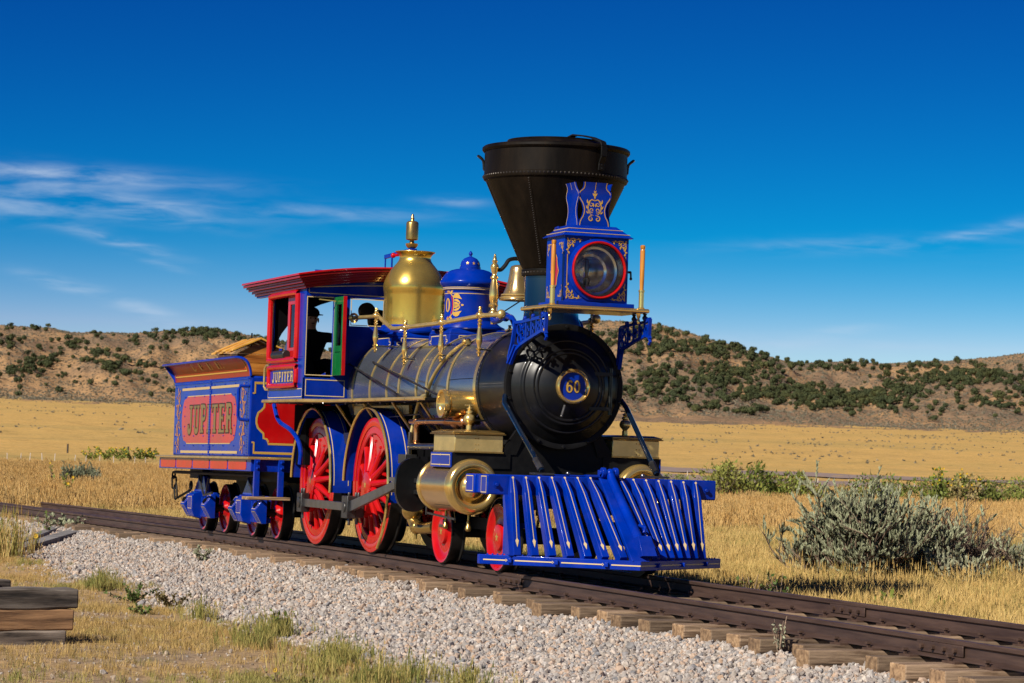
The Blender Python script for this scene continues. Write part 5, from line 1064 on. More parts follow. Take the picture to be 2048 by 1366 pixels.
b = M(); b.ball((1.62, -.85, .52), .115, 18, 12); b.tube([(1.62, -.85, .44), (1.70, -.83, .36), (1.85, -.80, .34), (2.05, -.74, .36)], .062, 12, smooth=4); b.ball((1.72, -.83, .345), .075, 14, 8); b.tube([(1.70, -.83, .28), (1.70, -.83, .22)], .018, 8); b.tube([(1.62, -.85, .6), (1.62, -.88, .75)], .05, 10); part('feed_pump', b, BRASSD, LOCO)
b = M(); b.tube([(.25, -.80, 1.52), (1.45, -.74, 1.56)], .008, 6); b.tube([(-1.0, -.55, 2.18), (2.3, -.80, 1.74)], .013, 6); b.tube([(-1.62, -.66, 2.17), (.6, -.66, 1.74)], .012, 8); part('reach_rod', b, STEELD, LOCO)
b = M()
for x in (-1.3, -.2, .9, 1.9): b.beam((x, -.60, 1.30), (x+.1, -.92, 1.68), .03, .02)
b.box(-1.2, .9, -.7, -.66, 1.56, 1.66); part('board_bracket', b, BRASSD, LOCO)
PALEB = mat('pale_blue_paint', (.14, .24, .33), .4)
b = M(); b.box(1.4, 1.75, -.62, -.56, 1.55, 1.63); part('frame_bracket', b, PALEB, LOCO, bevel=.004)
b = M(); b.box(.1, .3, -.66, -.6, 1.1, 1.55); b.box(-.05, .45, -.64, -.598, 1.38, 1.46); part('frame_bracket', b, PALEB, LOCO, bevel=.004)
# cylinder cocks under the near cylinder
b = M(); b.beam((2.55, -.98, .52), (3.35, -.95, .48), .015, .02); b.tube([(2.50, -.98, .72), (2.50, -.98, .50)], .009, 6); part('cock_linkage', b, STEELD, LOCO)
for x in (3.62, 2.9):
    b = M(); b.lathe([(.012, .56), (.012, .47), (.02, .465), (.02, .43), (.03, .415), (.034, .39), (.022, .37), (.0001, .365)], (x, -.90, 0), 'z', 12); part('cylinder_cock', b, BRASSD, LOCO)
# ---- pilot
b = M(); b.box(4.785, 4.98, -1.19, 1.19, .765, .957); beam = part('pilot_beam', b, BLUE, LOCO, bevel=.012)
b = M(); b.box(4.33, 4.60, -1.19, 1.19, .77, .955); part('pilot_beam', b, BLUE, LOCO, bevel=.012)
b = M(); b.box(4.59, 4.80, -1.165, 1.165, .78, .945); part('beam_filler', b, BLUE, LOCO)
b = M(); f = NY(-1.1925); rectline(b, f, 4.365, .79, 4.565, .935, .008); rectline(b, f, 4.81, .785, 4.955, .937, .008); part('gold_lining', b, CREAM, beam, smooth=False)
for y in (-1.10, -.55, .62, 1.08):
    b = M(); b.lathe([(.032, 4.98), (.032, 4.987), (.02, 4.988)], (0, y, .86), 'x', 16); b.lathe([(.020, 4.985), (.020, 5.012), (.016, 5.016), (.0001, 5.016)], (0, y, .86), 'x', 6); part('beam_bolt', b, BLUE, beam)
b = M(); b.box(4.86, 5.0, -.16, .16, .955, .98); b.box(4.6, 4.9, -.55, .10, .957, .972); part('coupling_plate', b, BLUE, LOCO, bevel=.005)
b = M(); b.ball((4.95, -.36, .985), .022); b.ball((4.95, .42, .985), .022); part('deck_knob', b, STEEL, LOCO)
VX = lambda y: 5.98-.78*abs(y)
for s in (-1, 1):
    b = M(); a0 = (5.98, 0); a1 = (5.98-.78*1.25, s*1.25); th = .075
    b.add([], [])
    Q = [(a0[0], a0[1]), (a1[0], a1[1]), (a1[0]-th, a1[1]), (a0[0]-th*1.6, 0)]
    b.prism([(x, y) for x, y in Q], 'z', .105, .197); pb_ = part('pilot_foot_rail', b, BLUE, LOCO, bevel=.006)
    d = Vector((a1[0]-a0[0], a1[1]-a0[1], 0)).normalized(); nn = Vector((-d.y*s*1.0, d.x*s, 0)); nn = nn if nn.x > 0 else -nn
    f = plane((a0[0], a0[1], .150), d, (0, 0, 1), nn); b = M(); L_ = 1.58
    bolts = (.33, .82, 1.28)
    xs = [0]+list(bolts)+[L_]
    for i in range(4):
        a = xs[i]+(.045 if i else .0); c = xs[i+1]-(.045 if i < 3 else .03); line(b, f, [(a, 0), (c, 0)], .011, .003)
        if i: line(b, f, [(a, -.012), (a-.015, 0), (a, .012)], .006, .0034)
    part('gold_lining', b, CREAM, pb_, smooth=False)
    for q in bolts:
        c = Vector(f(q, 0, 0)); b = M(); b.beam(c, c+nn*.028, .042, .042); part('rail_bolt', b, BLUE, pb_, bevel=.004)
    for q in range(9):
        c = Vector(f(1.12+.05*q, .05, -.035)); b = M() if q == 0 else b; b.ball(c, .010, 6, 4)
    part('rail_stud', b, BLUE, pb_, kind='stuff')
    yt = [.158+.132*i for i in range(7)]; yb = [.125, .265, .40, .537, .676, .813, .953]
    if s > 0: yb = [.239, .356, .472, .596, .714, .835, .961]
    for i in range(7):
        T = Vector((5.0, s*yt[i], .945)); B = Vector((VX(yb[i])-.045, s*yb[i], .19))
        ax = (B-T).normalized(); side = Vector((0, 1, 0)); fr = side.cross(ax).normalized(); fr = fr if fr.x > 0 else -fr; side = ax.cross(fr).normalized(); side = side if side.y > 0 else -side
        w0, w1 = .042, .075; t0, t1 = .02, .055
        A_ = [T-side*w0/2-fr*.012, T+side*w0/2-fr*.012, T+side*w0/2+fr*t0, T-side*w0/2+fr*t0]
        m0 = T+(B-T)*.22; M0 = [m0-side*w1/2-fr*.04, m0+side*w1/2-fr*.04, m0+side*w1/2+fr*t1*.8, m0-side*w1/2+fr*t1*.8]
        B_ = [B-side*w1/2-fr*.06, B+side*w1/2-fr*.06, B+side*w1/2+fr*t1*.9, B-side*w1/2+fr*t1*.9]
        b = M(); b.hexa(A_, M0); n0 = len(b.v); b.add(M0+B_, [(0, 1, 5, 4), (1, 2, 6, 5), (2, 3, 7, 6), (3, 0, 4, 7), (7, 6, 5, 4)]); b.f = [q for k_, q in enumerate(b.f) if k_ != 1]; b.m = [0]*len(b.f)
        sl = part('pilot_slat', b, BLUE, LOCO, bevel=.005)
        g = M(); P0 = T+fr*(t0+.003)+ax*.02; P1 = m0+fr*(t1*.8+.003); P2 = B+fr*(t1*.9+.003)-ax*.05
        def fl(P, Q, wa, wb): g.add([P-side*wa/2, P+side*wa/2, Q+side*wb/2, Q-side*wb/2], [(0, 1, 2, 3)])
        fl(P0, P1, .0062, .0062); fl(P1, P2-ax*.10, .0062, .0062); q = P2-ax*.10
        c = [P0+(side*math.cos(k*PI/5)+ax*math.sin(k*PI/5))*.012+fr*.001 for k in range(10)]; g.poly(c)
        q2 = P2-ax*.12+fr*.0008; g.add([q2, q2+ax*.03+side*.017, q2+ax*.095, q2+ax*.03-side*.017], [(0, 1, 2, 3)])
        part('arrow_stripe', g, CREAM, sl, smooth=False)
b = M(); b.hexa([(4.99, -.065, .955), (4.99, .085, .955), (5.05, .085, .945), (5.05, -.065, .945)], [(5.86, -.07, .19), (5.86, .11, .19), (5.945, .11, .19), (5.945, -.07, .19)]); cs = part('centre_plank', b, BLUE, LOCO, bevel=.008)
b = M(); b.tube([(5.06, .035, 1.0), (5.10, .04, .93), (5.75, .075, .37)], .040, 14, r2=.048); b.ball((5.06, .035, 1.0), .045, 12, 8)
b.hexa([(5.70, .015, .39), (5.70, .145, .39), (5.86, .145, .43), (5.86, .015, .43)], [(5.82, .02, .215), (5.82, .17, .215), (5.97, .17, .245), (5.97, .02, .245)])
b.tube([(5.60, .13, .52), (5.68, .16, .50), (5.70, .14, .45)], .018, 8); part('coupling_bar', b, BLUE, LOCO, bevel=.003)
b = M()
for y in (-.03, .095): b.lathe([(.05, y-.02), (.05, y+.02)], (5.04, 0, 1.005), 'y', 18, cap=True); b.box(4.94, 5.05, y-.02, y+.02, .955, 1.03)
b.tube([(5.04, -.065, 1.005), (5.04, .13, 1.005)], .022, 12); part('coupling_clevis', b, BLUE, LOCO, bevel=.004)
b = M(); b.box(4.86, 4.94, -.97, -.93, .2, .77); b.box(4.86, 4.94, .93, .97, .2, .77); b.hexa([(4.95, -.98, .77), (5.0, -.98, .77), (5.0, -1.02, .77), (4.95, -1.02, .77)], [(5.1, -.98, .197), (5.22, -.98, .197), (5.22, -1.03, .197), (5.1, -1.03, .197)]); part('pilot_post', b, BLUE, LOCO)
# ================================================================== the tender
TX = -6.07
TEND = thing('tender', (TX, 0, float(zr(TX))), 'blue and red tender with riveted sides coupled behind the locomotive', 'tender')
TEND.rotation_euler = (0, -.006, 0); WORLD[TEND.name] = Vector((TX, 0, 0))
b = M(); b.box(-8.20, -3.95, -1.25, 1.25, 1.03, 2.05); tank = part('tank', b, BLUE, TEND, bevel=.02)
b = M(); b.box(-8.72, -3.52, -1.32, 1.32, .85, 1.005); fr = part('frame', b, BLUE, TEND, bevel=.006)
b = M(); b.box(-8.78, -3.47, -1.36, 1.36, 1.005, 1.018); b.tube([(-8.78, -1.36, 1.016), (-3.47, -1.36, 1.016), (-3.47, 1.36, 1.016), (-8.78, 1.36, 1.016)], .017, 10, closed=True); part('deck_edging', b, BRASSB, TEND)
for s in (-1, 1):
    for k in range(5):
        x0 = -8.62+k*.985; b = M(); y = s*1.3225; P = [(x0+.03, .868), (x0+.90, .868), (x0+.925, .89), (x0+.925, .965), (x0+.90, .987), (x0+.03, .987), (x0+.005, .965), (x0+.005, .89)]; b.prism(P, 'y', *sorted((s*1.3195, s*1.325))); part('red_panel', b, RED, fr, smooth=False)
    # flared top: swept section, front upper corner rounded off
    b = M(); n = 10; cols = []
    for i in range(n+1):
        q = i/n; y = s*(1.25+.16*q**1.7); z = 2.05+.235*math.sin(q*PI/2)**.9; xf = -3.95-(.0 if q < .45 else .20*((q-.45)/.55)**2.2); cols.append([(-8.20-.10*q, y, z), (xf, y, z)])
    V = [p for c in cols for p in c]; off = Vector((0, -s*.012, 0)); V2 = [tuple(Vector(p)+off) for p in V]
    b.add(V+V2, [(2*i, 2*i+1, 2*i+3, 2*i+2) for i in range(n)]+[(2*n+2+2*i, 2*n+2+2*i+2, 2*n+2+2*i+3, 2*n+2+2*i+1) for i in range(n)]); fl_ = part('flared_top', b, DRED, TEND, ang=60)
    b = M(); b.tube([c[0] for c in cols]+[cols[-1][1]]+[c[1] for c in cols[::-1]], .017, 8); part('flare_rim', b, BLUE, fl_)
    fmap = lambda a, q, d=0., s=s: (a, s*(1.25+.16*q**1.7+.004+d), 2.05+.235*math.sin(q*PI/2)**.9)
    b = M(); ys = [.22+.62*k/8 for k in range(9)]
    V = []; [V.extend([fmap(-8.08+.12*(1-abs(2*k/8-1))*0, q), fmap(-4.14+.02*math.sin(PI*k/8)-(.10 if k == 8 else 0), q)]) for k, q in enumerate(ys)]
    b.add(V, [(2*k, 2*k+1, 2*k+3, 2*k+2) for k in range(8)]); part('red_panel', b, mat('vermilion_panel', (.42, .030, .006), .35, coat=.05, var=.12, spec=.1), fl_, ang=60)
    b = M()
    for q in (.16, .90): line(b, fmap, [(-8.14, q), (-6, q), (-4.12 if q < .5 else -4.24, q)], .0, .002) if False else None
    def strip(p0, p1, w):
        P = [(p0[0]+(p1[0]-p0[0])*k/12, p0[1]+(p1[1]-p0[1])*k/12) for k in range(13)]
        if abs(p0[1]-p1[1]) < 1e-6: b.add([x for a, q in P for x in (fmap(a, q-w*4, .002), fmap(a, q+w*4, .002))], [(2*k, 2*k+1, 2*k+3, 2*k+2) for k in range(12)])
        else: b.add([x for a, q in P for x in (fmap(a-w, q, .002), fmap(a+w, q, .002))], [(2*k, 2*k+1, 2*k+3, 2*k+2) for k in range(12)])
    strip((-8.12, .17), (-4.10, .17), .006); strip((-8.12, .89), (-4.22, .89), .006); strip((-8.12, .17), (-8.12, .89), .010); strip((-4.10, .17), (-4.22, .89), .010)
    part('gold_lining', b, GOLD, fl_, smooth=False)
    if s < 0:
        b = M(); text(b, lambda a, c, d=0.: fmap(a, c, .003+d), 'C P R R.', -6.95, .34, .40, 1.75, .25); part('lettering', b, GOLD, fl_, smooth=False)
b = M(); b.box(-8.18, -3.97, -1.24, 1.24, 2.05, 2.06); part('tank_top', b, BLACKM, TEND)
b = M(); b.hexa([(-8.20, -1.25, 2.05), (-8.20, 1.25, 2.05), (-8.19, 1.25, 2.05), (-8.19, -1.25, 2.05)], [(-8.30, -1.40, 2.28), (-8.30, 1.40, 2.28), (-8.29, 1.40, 2.28), (-8.29, -1.40, 2.28)]); part('flared_top', b, BLUE, TEND)
# painted side panels with the name
for s in (-1, 1):
    f = lambda a, c, d=0., s=s: (a, s*(1.2525+d), c)
    b = M(); n = 16
    def side_shape(g):
        top = [(-7.44, 1.835+g), (-4.86, 1.835+g)]; R_ = []
        for k in range(n+1):
            q = k/n; z = 1.80-.56*q; xx = -4.74+.14*math.sin(PI*q)**.7+g*.5; R_.append((xx, z+(g if k == 0 else -g if k == n else 0)))
        L_ = [(-12.30-x, z) for x, z in R_[::-1]]
        return [(-7.40, 1.835+g), (-4.90, 1.835+g), (-4.86, 1.815)]+R_+[(-4.86, 1.225), (-4.90, 1.205-g), (-7.40, 1.205-g), (-7.44, 1.225)]+L_+[(-7.44, 1.815)]
    P = side_shape(0); c_ = (-6.15, 1.52); b.add([f(*c_)]+[f(*p) for p in P], [(0, 1+k, 1+(k+1) % len(P)) for k in range(len(P))]); rp = part('red_panel', b, RED, tank, smooth=False)
    b = M()
    line(b, f, [(-7.38, 1.842), (-4.92, 1.842)], .012, .001); line(b, f, [(-7.38, 1.198), (-4.92, 1.198)], .012, .001)
    for z in (1.94, 1.085): line(b, f, [(-7.72, z), (-4.52, z)], .034, .0015)
    part('gold_stripe', b, GOLDP, tank, smooth=False)
    b = M()
    for xc, sgn in ((-4.30, 1), (-7.92, -1)):
        g = lambda a, c, d=0., xc=xc, sgn=sgn, f=f: f(xc+sgn*a, c, d)
        for q in (1, -1):
            h = lambda a, c, d=0., q=q, g=g: g(a, 1.52+q*c, d)
            ribbon(b, h, [(.0, .0), (.06, .08), (.02, .18), (-.05, .24), (.0, .32), (.06, .37)], .05, .03, True, .001); ribbon(b, h, spiral(-.02, .30, .08, 1.4, .5, 1), .035, .015, True, .0013); ribbon(b, h, spiral(.04, .15, .07, 1.3, 2.5, -1), .03, .015, True, .0016); ribbon(b, h, spiral(-.04, .05, .05, 1.2, 1, 1), .028, .012, True, .0019)
            for (x, y, a, l) in ((.03, .38, 1.2, .08), (-.03, .36, 2.0, .09), (.08, .30, .2, .08), (.08, .2, -.3, .07), (-.09, .2, 2.8, .06), (.05, .06, .3, .08), (-.08, .1, 2.6, .07)): leaf(b, h, x, y, a, l, .04, .5, .0022)
    part('gold_scrollwork', b, mat('copper_gold_leaf', (.42, .18, .06), .45, .2), tank, smooth=False)
    if s < 0:
        g = lambda a, c, d=0., f=f: f(a, c, .003+d)
        b = M(); text(b, g, 'JUPITER', -7.32, 1.345, .365, 2.50, .13, .016); part('lettering_shade', b, DARKLINE, tank, smooth=False)
        g = lambda a, c, d=0., f=f: f(a, c, .0045+d)
        b = M(); text(b, g, 'JUPITER', -7.32, 1.345, .365, 2.50, .13); part('lettering', b, OLIVEG, tank, smooth=False)
    rv = []
    for z in (1.06, 1.17, 1.3, 1.43, 1.57, 1.70, 1.83, 1.97):
        for k in range(8): rv.append(((-8.08+k*.56, s*1.254, z), (0, s, 0)))
    for k in range(70): rv.append(((-8.15+4.15*k/69, s*1.254, 2.012), (0, s, 0))); rv.append(((-8.15+4.15*k/69, s*1.254, 2.035), (0, s, 0)))
    for k in range(30):
        z = 1.05+.97*k/29
        for x in (-6.06, -4.0): rv.append(((x, s*1.262, z), (0, s, 0)))
    b = M(); rivets(b, rv, .013); part('rivet', b, BLUE, tank, kind='stuff')
    b = M(); b.box(-6.10, -6.02, *sorted((s*1.249, s*1.258)), 1.03, 2.05); b.box(-8.2, -3.95, *sorted((s*1.249, s*1.256)), 2.0, 2.045); part('seam_strip', b, BLUE, tank)
    b = M(); b.tube([(-3.99, s*1.255, 1.92), (-4.02, s*1.36, 1.92), (-4.02, s*1.385, 1.88), (-4.02, s*1.385, 1.54), (-4.02, s*1.36, 1.50), (-3.99, s*1.255, 1.49)], .021, 10); part('grab_iron', b, BLUE, TEND)
# front plates of the tank with red medallion panels
for s in (-1, 1):
    f = lambda a, c, d=0., s=s: (-3.9475+d, s*a, c)
    b = M(); half = [(1.165, 1.56)]
    R_ = [(.45, 1.93), (1.0, 1.93)] ; P = [(.20, 1.82), (1.0, 1.82), (1.0, 1.76), (1.02, 1.73), (1.06, 1.72), (1.065, 1.66), (1.10, 1.62), (1.14, 1.59), (1.16, 1.52), (1.16, 1.46), (1.14, 1.40), (1.10, 1.36), (1.065, 1.33), (1.06, 1.27), (1.02, 1.26), (1.0, 1.23), (1.0, 1.20), (.20, 1.20)]
    b.add([f(.6, 1.5)]+[f(*p) for p in P], [(0, 1+k, 1+(k+1) % len(P)) for k in range(len(P))]); part('red_panel', b, RED, tank, smooth=False)
    b = M(); line(b, f, P, .026, .001); Q = [(.2, 1.965), (1.14, 1.965)]; line(b, f, [(.2, 1.965), (1.20, 1.965)], .03, .001); line(b, f, [(1.19, 1.975), (1.19, 1.83)], .02, .0014); line(b, f, [(1.19, 1.835), (1.22, 1.835)], .02, .0018)
    line(b, f, [(.2, 1.085), (1.19, 1.085)], .03, .001); line(b, f, [(1.185, 1.075), (1.185, 1.22)], .02, .0014); line(b, f, [(1.185, 1.215), (1.215, 1.215)], .02, .0018); part('gold_stripe', b, GOLD, tank, smooth=False)
for s in (-1, 1):
    b = M()
    for y in (1.29, .98): b.box(-3.515, -3.455, *sorted((s*y, s*(y-.07))), .54, 1.0)
    hg_ = part('step_hanger', b, BLUE, TEND, bevel=.004)
    b = M()
    for y in (1.255, .945):
        for z in (.89, .965): b.ball((-3.452, s*y, z), .020, 8, 5)
    part('hanger_bolt', b, BLUE, hg_)
    b = M(); b.box(-3.62, -3.30, *sorted((s*1.40, s*.86)), .50, .54); part('step_board', b, STEPW, TEND, bevel=.005)
b = M(); b.box(-8.6, -3.6, -.9, .9, .72, .86); b.box(-7.9, -4.3, -.4, .4, .35, .75); part('underframe', b, BLACKM, TEND)
b = M(); b.tube([(-8.3, -1.18, .80), (-4.2, -1.05, .80)], .022, 8); part('brake_pipe', b, BLACKM, TEND)
b = M(); b.tube([(-3.72, -.93, 1.9), (-3.72, -.93, 2.32)], .014, 8); b.tube([(-3.72, -.93, 2.22), (-3.72, -.93, 2.40)], .028, 8); b.lathe([(.06, 1.99), (.07, 2.0), (.05, 2.02)], (-3.72, -.93, 0), 'z', 12); part('brake_handle', b, BLUE, TEND)
# trucks
def journal(x, flat):
    b = M(); w = .13 if flat else .11
    if flat: P = [(-.98, .55), (-1.10, .52), (-1.125, .49), (-1.125, .29), (-1.09, .20), (-1.0, .17), (-.98, .17)]
    else: P = [(-.97, .52), (-1.02, .52), (-1.13, .36), (-1.03, .19), (-.97, .19)]
    b.prism(P, 'x', x-w, x+w); o = part('journal_box', b, BLUE, TEND, bevel=.008)
    g = M()
    A, B_ = (P[2], P[3]) if flat else (P[1], P[2])
    d = Vector((0, B_[0]-A[0], B_[1]-A[1])); L_ = d.length; d.normalize(); nn = Vector((0, d.z, -d.y)); nn = nn if nn.y < 0 else -nn
    f = plane((x, A[0], A[1]), (1, 0, 0), d, nn); rectline(g, f, -w+.025, .02, w-.025, L_-.02, .006, .003); part('gold_lining', g, CREAM, o, smooth=False)
    if not flat:
        d = M(); A, B_ = P[2], P[3]; dd = Vector((0, B_[0]-A[0], B_[1]-A[1])); L_ = dd.length; dd.normalize(); nn = Vector((0, dd.z, -dd.y)); nn = nn if nn.y < 0 else -nn
        f = plane((x, A[0], A[1]), (1, 0, 0), dd, nn); rectline(d, f, -w+.025, .02, w-.025, L_-.02, .006, .003); part('gold_lining', d, CREAM, o, smooth=False)
        d = M(); d.tube([(x-.02, -1.08, .43), (x+.02, -1.10, .41)], .035, 10); part('box_latch', d, BLACKM, o)
for (xa, xb) in ((-8.05, -6.83), (-5.31, -4.10)):
    xm = (xa+xb)/2
    journal(xa, False); journal(xm-.15, True); journal(xb, False)
    for s in (-1, 1):
        b = M(); b.box(xa-.05, xb+.05, *sorted((s*.99, s*.90)), .20, .27); b.box(xa-.05, xb+.05, *sorted((s*.99, s*.90)), .47, .54); b.hexa([(xm-.55, s*.98, .54), (xm+.2, s*.98, .54), (xm+.2, s*.90, .54), (xm-.55, s*.90, .54)], [(xm-.30, s*.97, .76), (xm-.02, s*.97, .76), (xm-.02, s*.91, .76), (xm-.30, s*.91, .76)]); part('truck_frame', b, BLUE, TEND, bevel=.008)
        b = M()
        for k in range(5): b.box(xm+.15+k*.075, xm+.19+k*.075, *sorted((s*1.04, s*.99)), .20, .47-.02*(k % 2))
        part('spring_leaf', b, BLUE, TEND, bevel=.008)
        b = M(); b.lathe([(.07, .66), (.07, .84)], (xm-.15, s*.93, 0), 'z', 12, cap=True); b.box(xm-.3, xm, *sorted((s*1.0, s*.86)), .80, .85); part('bolster', b, BLACKM, TEND)
        for X in (xa, xb):
            R = .33; Y = lambda k: s*k
            b = M(); b.lathe([(.0001, Y(.84)), (.09, Y(.84)), (.12, Y(.80)), (.21, Y(.775)), (.275, Y(.79)), (.29, Y(.815)), (.318, Y(.82))], (X, 0, R), 'y', 44); w = part('truck_wheel', b, RED, TEND, ang=25)
            b = M(); b.lathe([(.318, Y(.82)), (.33, Y(.812)), (.332, Y(.70)), (.357, Y(.69)), (.357, Y(.675)), (.2, Y(.67))], (X, 0, R), 'y', 44); part('tyre', b, TREAD, w)
    b = M(); [b.lathe([(.05, -.95), (.05, .95)], (X, 0, .33), 'y', 12) for X in (xa, xb)]; part('axle', b, BLACKM, TEND)
    b = M(); b.box(xm-.4, xm-.3, -1.0, -.75, .22, .5); b.tube([(xb-.35, -1.0, .5), (xb-.2, -1.0, .74)], .02, 6); b.tube([(xm+.3, -1.12, .76), (xm+.55, -1.10, .50), (xm+.95, -1.08, .54)], .017, 6); part('brake_rigging', b, STEELD, TEND)
def link(c, a, r, L_, th, turn):
    o = M(); P = []
    for k in range(16):
        t = 2*PI*k/16; x, z = r*math.cos(t), r*math.sin(t)+math.copysign(L_/2-r if L_/2 > r else 0, math.sin(t) if abs(math.sin(t)) > 1e-6 else 1); P.append(Vector((x, 0, z)))
    Rz = Matrix.Rotation(turn, 3, 'Z'); Ry = Matrix.Rotation(a, 3, 'Y'); o.tube([Vector(c)+Ry@(Rz@p) for p in P], th, 8, closed=True); return o
for (c, a, r, L_, t) in (((-8.66, -1.12, .755), 0, .045, .09, .2), ((-8.62, -1.12, .65), -.15, .03, .18, 1.6), ((-8.50, -1.12, .52), -.35, .042, .22, .2)): part('chain_link', link(c, a, r, L_, .013, t), BLACKM, TEND)
b = M(); b.tube([(-8.44, -1.10, .44), (-8.05, -1.02, .55)], .018, 8); b.torus((-8.0, -1.02, .62), .05, .018, 'y', 16, 6); part('chain_hook', b, BLACKM, TEND)
# ---- wooden hut standing on the tank
HUT = thing('wooden_hut', (-7.75, -.30, 2.06), 'small varnished wooden hut with pitched boarded roof standing on the tender', 'hut')
ye, yr, xh0, xh1 = (-.66, .06), -.30, -8.42, -7.16
for k in range(4):
    z0, z1 = 2.06+k*.125, 2.06+(k+1)*.125-.004
    wz = lambda z: 1 if z < 2.44 else max(.02, (2.60-z)/.16)
    a, c = wz(z0), wz(z1); hw = (ye[1]-ye[0])/2-.045
    b = M(); b.prism([(yr-hw*a, z0), (yr+hw*a, z0), (yr+hw*c, z1), (yr-hw*c, z1)], 'x', xh1-.10, xh1-.08); part('wall_plank', b, HWOOD, HUT, bevel=.002)
    if z1 < 2.45: b = M(); b.box(xh0+.06, xh1-.101, yr-hw, yr-hw+.02, z0, z1); part('wall_plank', b, HWOOD, HUT, bevel=.002); b = M(); b.box(xh0+.06, xh1-.101, yr+hw-.02, yr+hw, z0, z1); part('wall_plank', b, HWOOD, HUT, bevel=.002)
b = M(); b.box(xh0+.06, xh0+.08, yr-.3, yr+.3, 2.06, 2.46); part('wall_panel', b, HWOOD, HUT)
for s in (-1, 1):
    for k in range(6):
        x0 = xh0+k*(xh1-xh0)/6; x1 = x0+(xh1-xh0)/6-.012; h = .026 if k % 2 else .0
        b = M(); lo = (yr+s*.40, 2.435); hi = (yr+s*.0, 2.615); th = .026
        b.hexa([(x0, lo[0], lo[1]+h), (x1, lo[0], lo[1]+h), (x1, hi[0], hi[1]+h), (x0, hi[0], hi[1]+h)], [(x0, lo[0], lo[1]+h+th), (x1, lo[0], lo[1]+h+th), (x1, hi[0], hi[1]+h+th), (x0, hi[0], hi[1]+h+th)]); part('roof_board', b, ROOFW, HUT, bevel=.003)
for (x, y) in ((-7.9, -.25), (-6.9, .25)):
    b = M(); b.tube([(x, y, 2.3), (x, y, 2.75)], .012, 6); part('post_rod', b, BLACKM, HUT) if x < -7.5 else None
# ---- the driver on the cab seat
PERS = thing('person', (-2.70, -.86, 2.09), 'person in dark jacket and cap seated in the cab, arm stretched out towards the controls', 'person')
b = M(); b.box(-3.0, -2.45, -1.14, -.62, 1.762, 1.98); b.box(-3.0, -2.45, -1.12, -.64, 1.981, 2.04); part('cab_seat', b, LEATHER, LOCO, bevel=.02)
def skinned(name, pts, edges, sub=2):
    me = bpy.data.meshes.new(name); me.from_pydata([p[:3] for p in pts], edges, []); o = bpy.data.objects.new(name, me); COL.objects.link(o)
    md = o.modifiers.new('skin', 'SKIN'); md.use_smooth_shade = True
    for i, p in enumerate(pts): me.skin_vertices[0].data[i].radius = (p[3], p[4] if len(p) > 4 else p[3])
    me.skin_vertices[0].data[0].use_root = True
    sb = o.modifiers.new('sub', 'SUBSURF'); sb.levels = sub; sb.render_levels = sub
    dg = bpy.context.evaluated_depsgraph_get(); dg.update(); m2 = bpy.data.meshes.new_from_object(o.evaluated_get(dg)); bpy.data.objects.remove(o); m2.name = name; return m2
pts = [(-2.72, -.86, 2.13, .15, .12), (-2.70, -.86, 2.30, .155, .12), (-2.67, -.86, 2.46, .17, .12), (-2.64, -.86, 2.56, .09, .08), (-2.62, -.865, 2.63, .055), (-2.605, -.87, 2.70, .085, .095), (-2.60, -.87, 2.775, .09, .10), (-2.60, -.87, 2.82, .06),
       (-2.64, -.69, 2.52, .075), (-2.47, -.63, 2.50, .062), (-2.36, -.60, 2.49, .055), (-2.12, -.55, 2.50, .042), (-2.05, -.53, 2.49, .036),
       (-2.68, -1.03, 2.51, .075), (-2.70, -1.11, 2.38, .062), (-2.68, -1.13, 2.27, .055), (-2.50, -1.10, 2.24, .042), (-2.42, -1.08, 2.23, .036),
       (-2.70, -.76, 2.12, .10), (-2.45, -.73, 2.17, .09), (-2.24, -.71, 2.17, .075), (-2.20, -.71, 1.95, .06), (-2.22, -.71, 1.81, .05), (-2.11, -.71, 1.79, .04),
       (-2.70, -.96, 2.12, .10), (-2.45, -.98, 2.17, .09), (-2.26, -.98, 2.16, .075), (-2.22, -.98, 1.95, .06), (-2.24, -.98, 1.81, .05), (-2.13, -.98, 1.79, .04)]
ed = [(0, 1), (1, 2), (2, 3), (3, 4), (4, 5), (5, 6), (6, 7), (2, 8), (8, 9), (9, 10), (10, 11), (11, 12), (2, 13), (13, 14), (14, 15), (15, 16), (16, 17), (0, 18), (18, 19), (19, 20), (20, 21), (21, 22), (22, 23), (0, 24), (24, 25), (25, 26), (26, 27), (27, 28), (28, 29)]
bm_ = skinned('body', pts, ed)
for m_ in (CLOTHD, CLOTHT, SKIN, DENIM, LEATHER): bm_.materials.append(m_)
for p in bm_.polygons:
    c = p.center; i = 0
    if c.z > 2.60: i = 2
    elif c.z < 1.86: i = 4
    elif c.z < 2.20 and c.x > -2.62 and c.y > -1.03: i = 1
    elif c.z < 2.1: i = 1
    if c.x > -2.09 or (c.y < -1.05 and c.x > -2.46): i = 2
    if c.y < -1.02 and i == 0: i = 3  # sleeve at the window takes the sunlit denim of the same jacket
    p.material_index = i
part('body', bm_, None, PERS)
b = M(); b.ball((-2.60, -.87, 2.80), .108, 16, 10, (1.0, .92, .72)); b.lathe([(.0001, 2.785), (.13, 2.775), (.135, 2.782), (.0001, 2.80)], (-2.56, -.87, 0), 'z', 18); part('cap', b, CLOTHD, PERS)
b = M(); b.ball((-2.508, -.868, 2.715), .016, 8, 6, (1, .8, 1.5)); [b.ball((-2.60, -.87+d, 2.715), .022, 8, 6, (.8, .5, 1.4)) for d in (-.09, .09)]; part('nose_and_ears', b, SKIN, PERS)
b = M(); [b.ball((-2.518, -.87+d, 2.735), .010, 8, 6) for d in (-.032, .032)]; b.ball((-2.513, -.87, 2.672), .012, 8, 5, (.5, 2, .4)); part('eyes_and_mouth', b, INK, PERS)
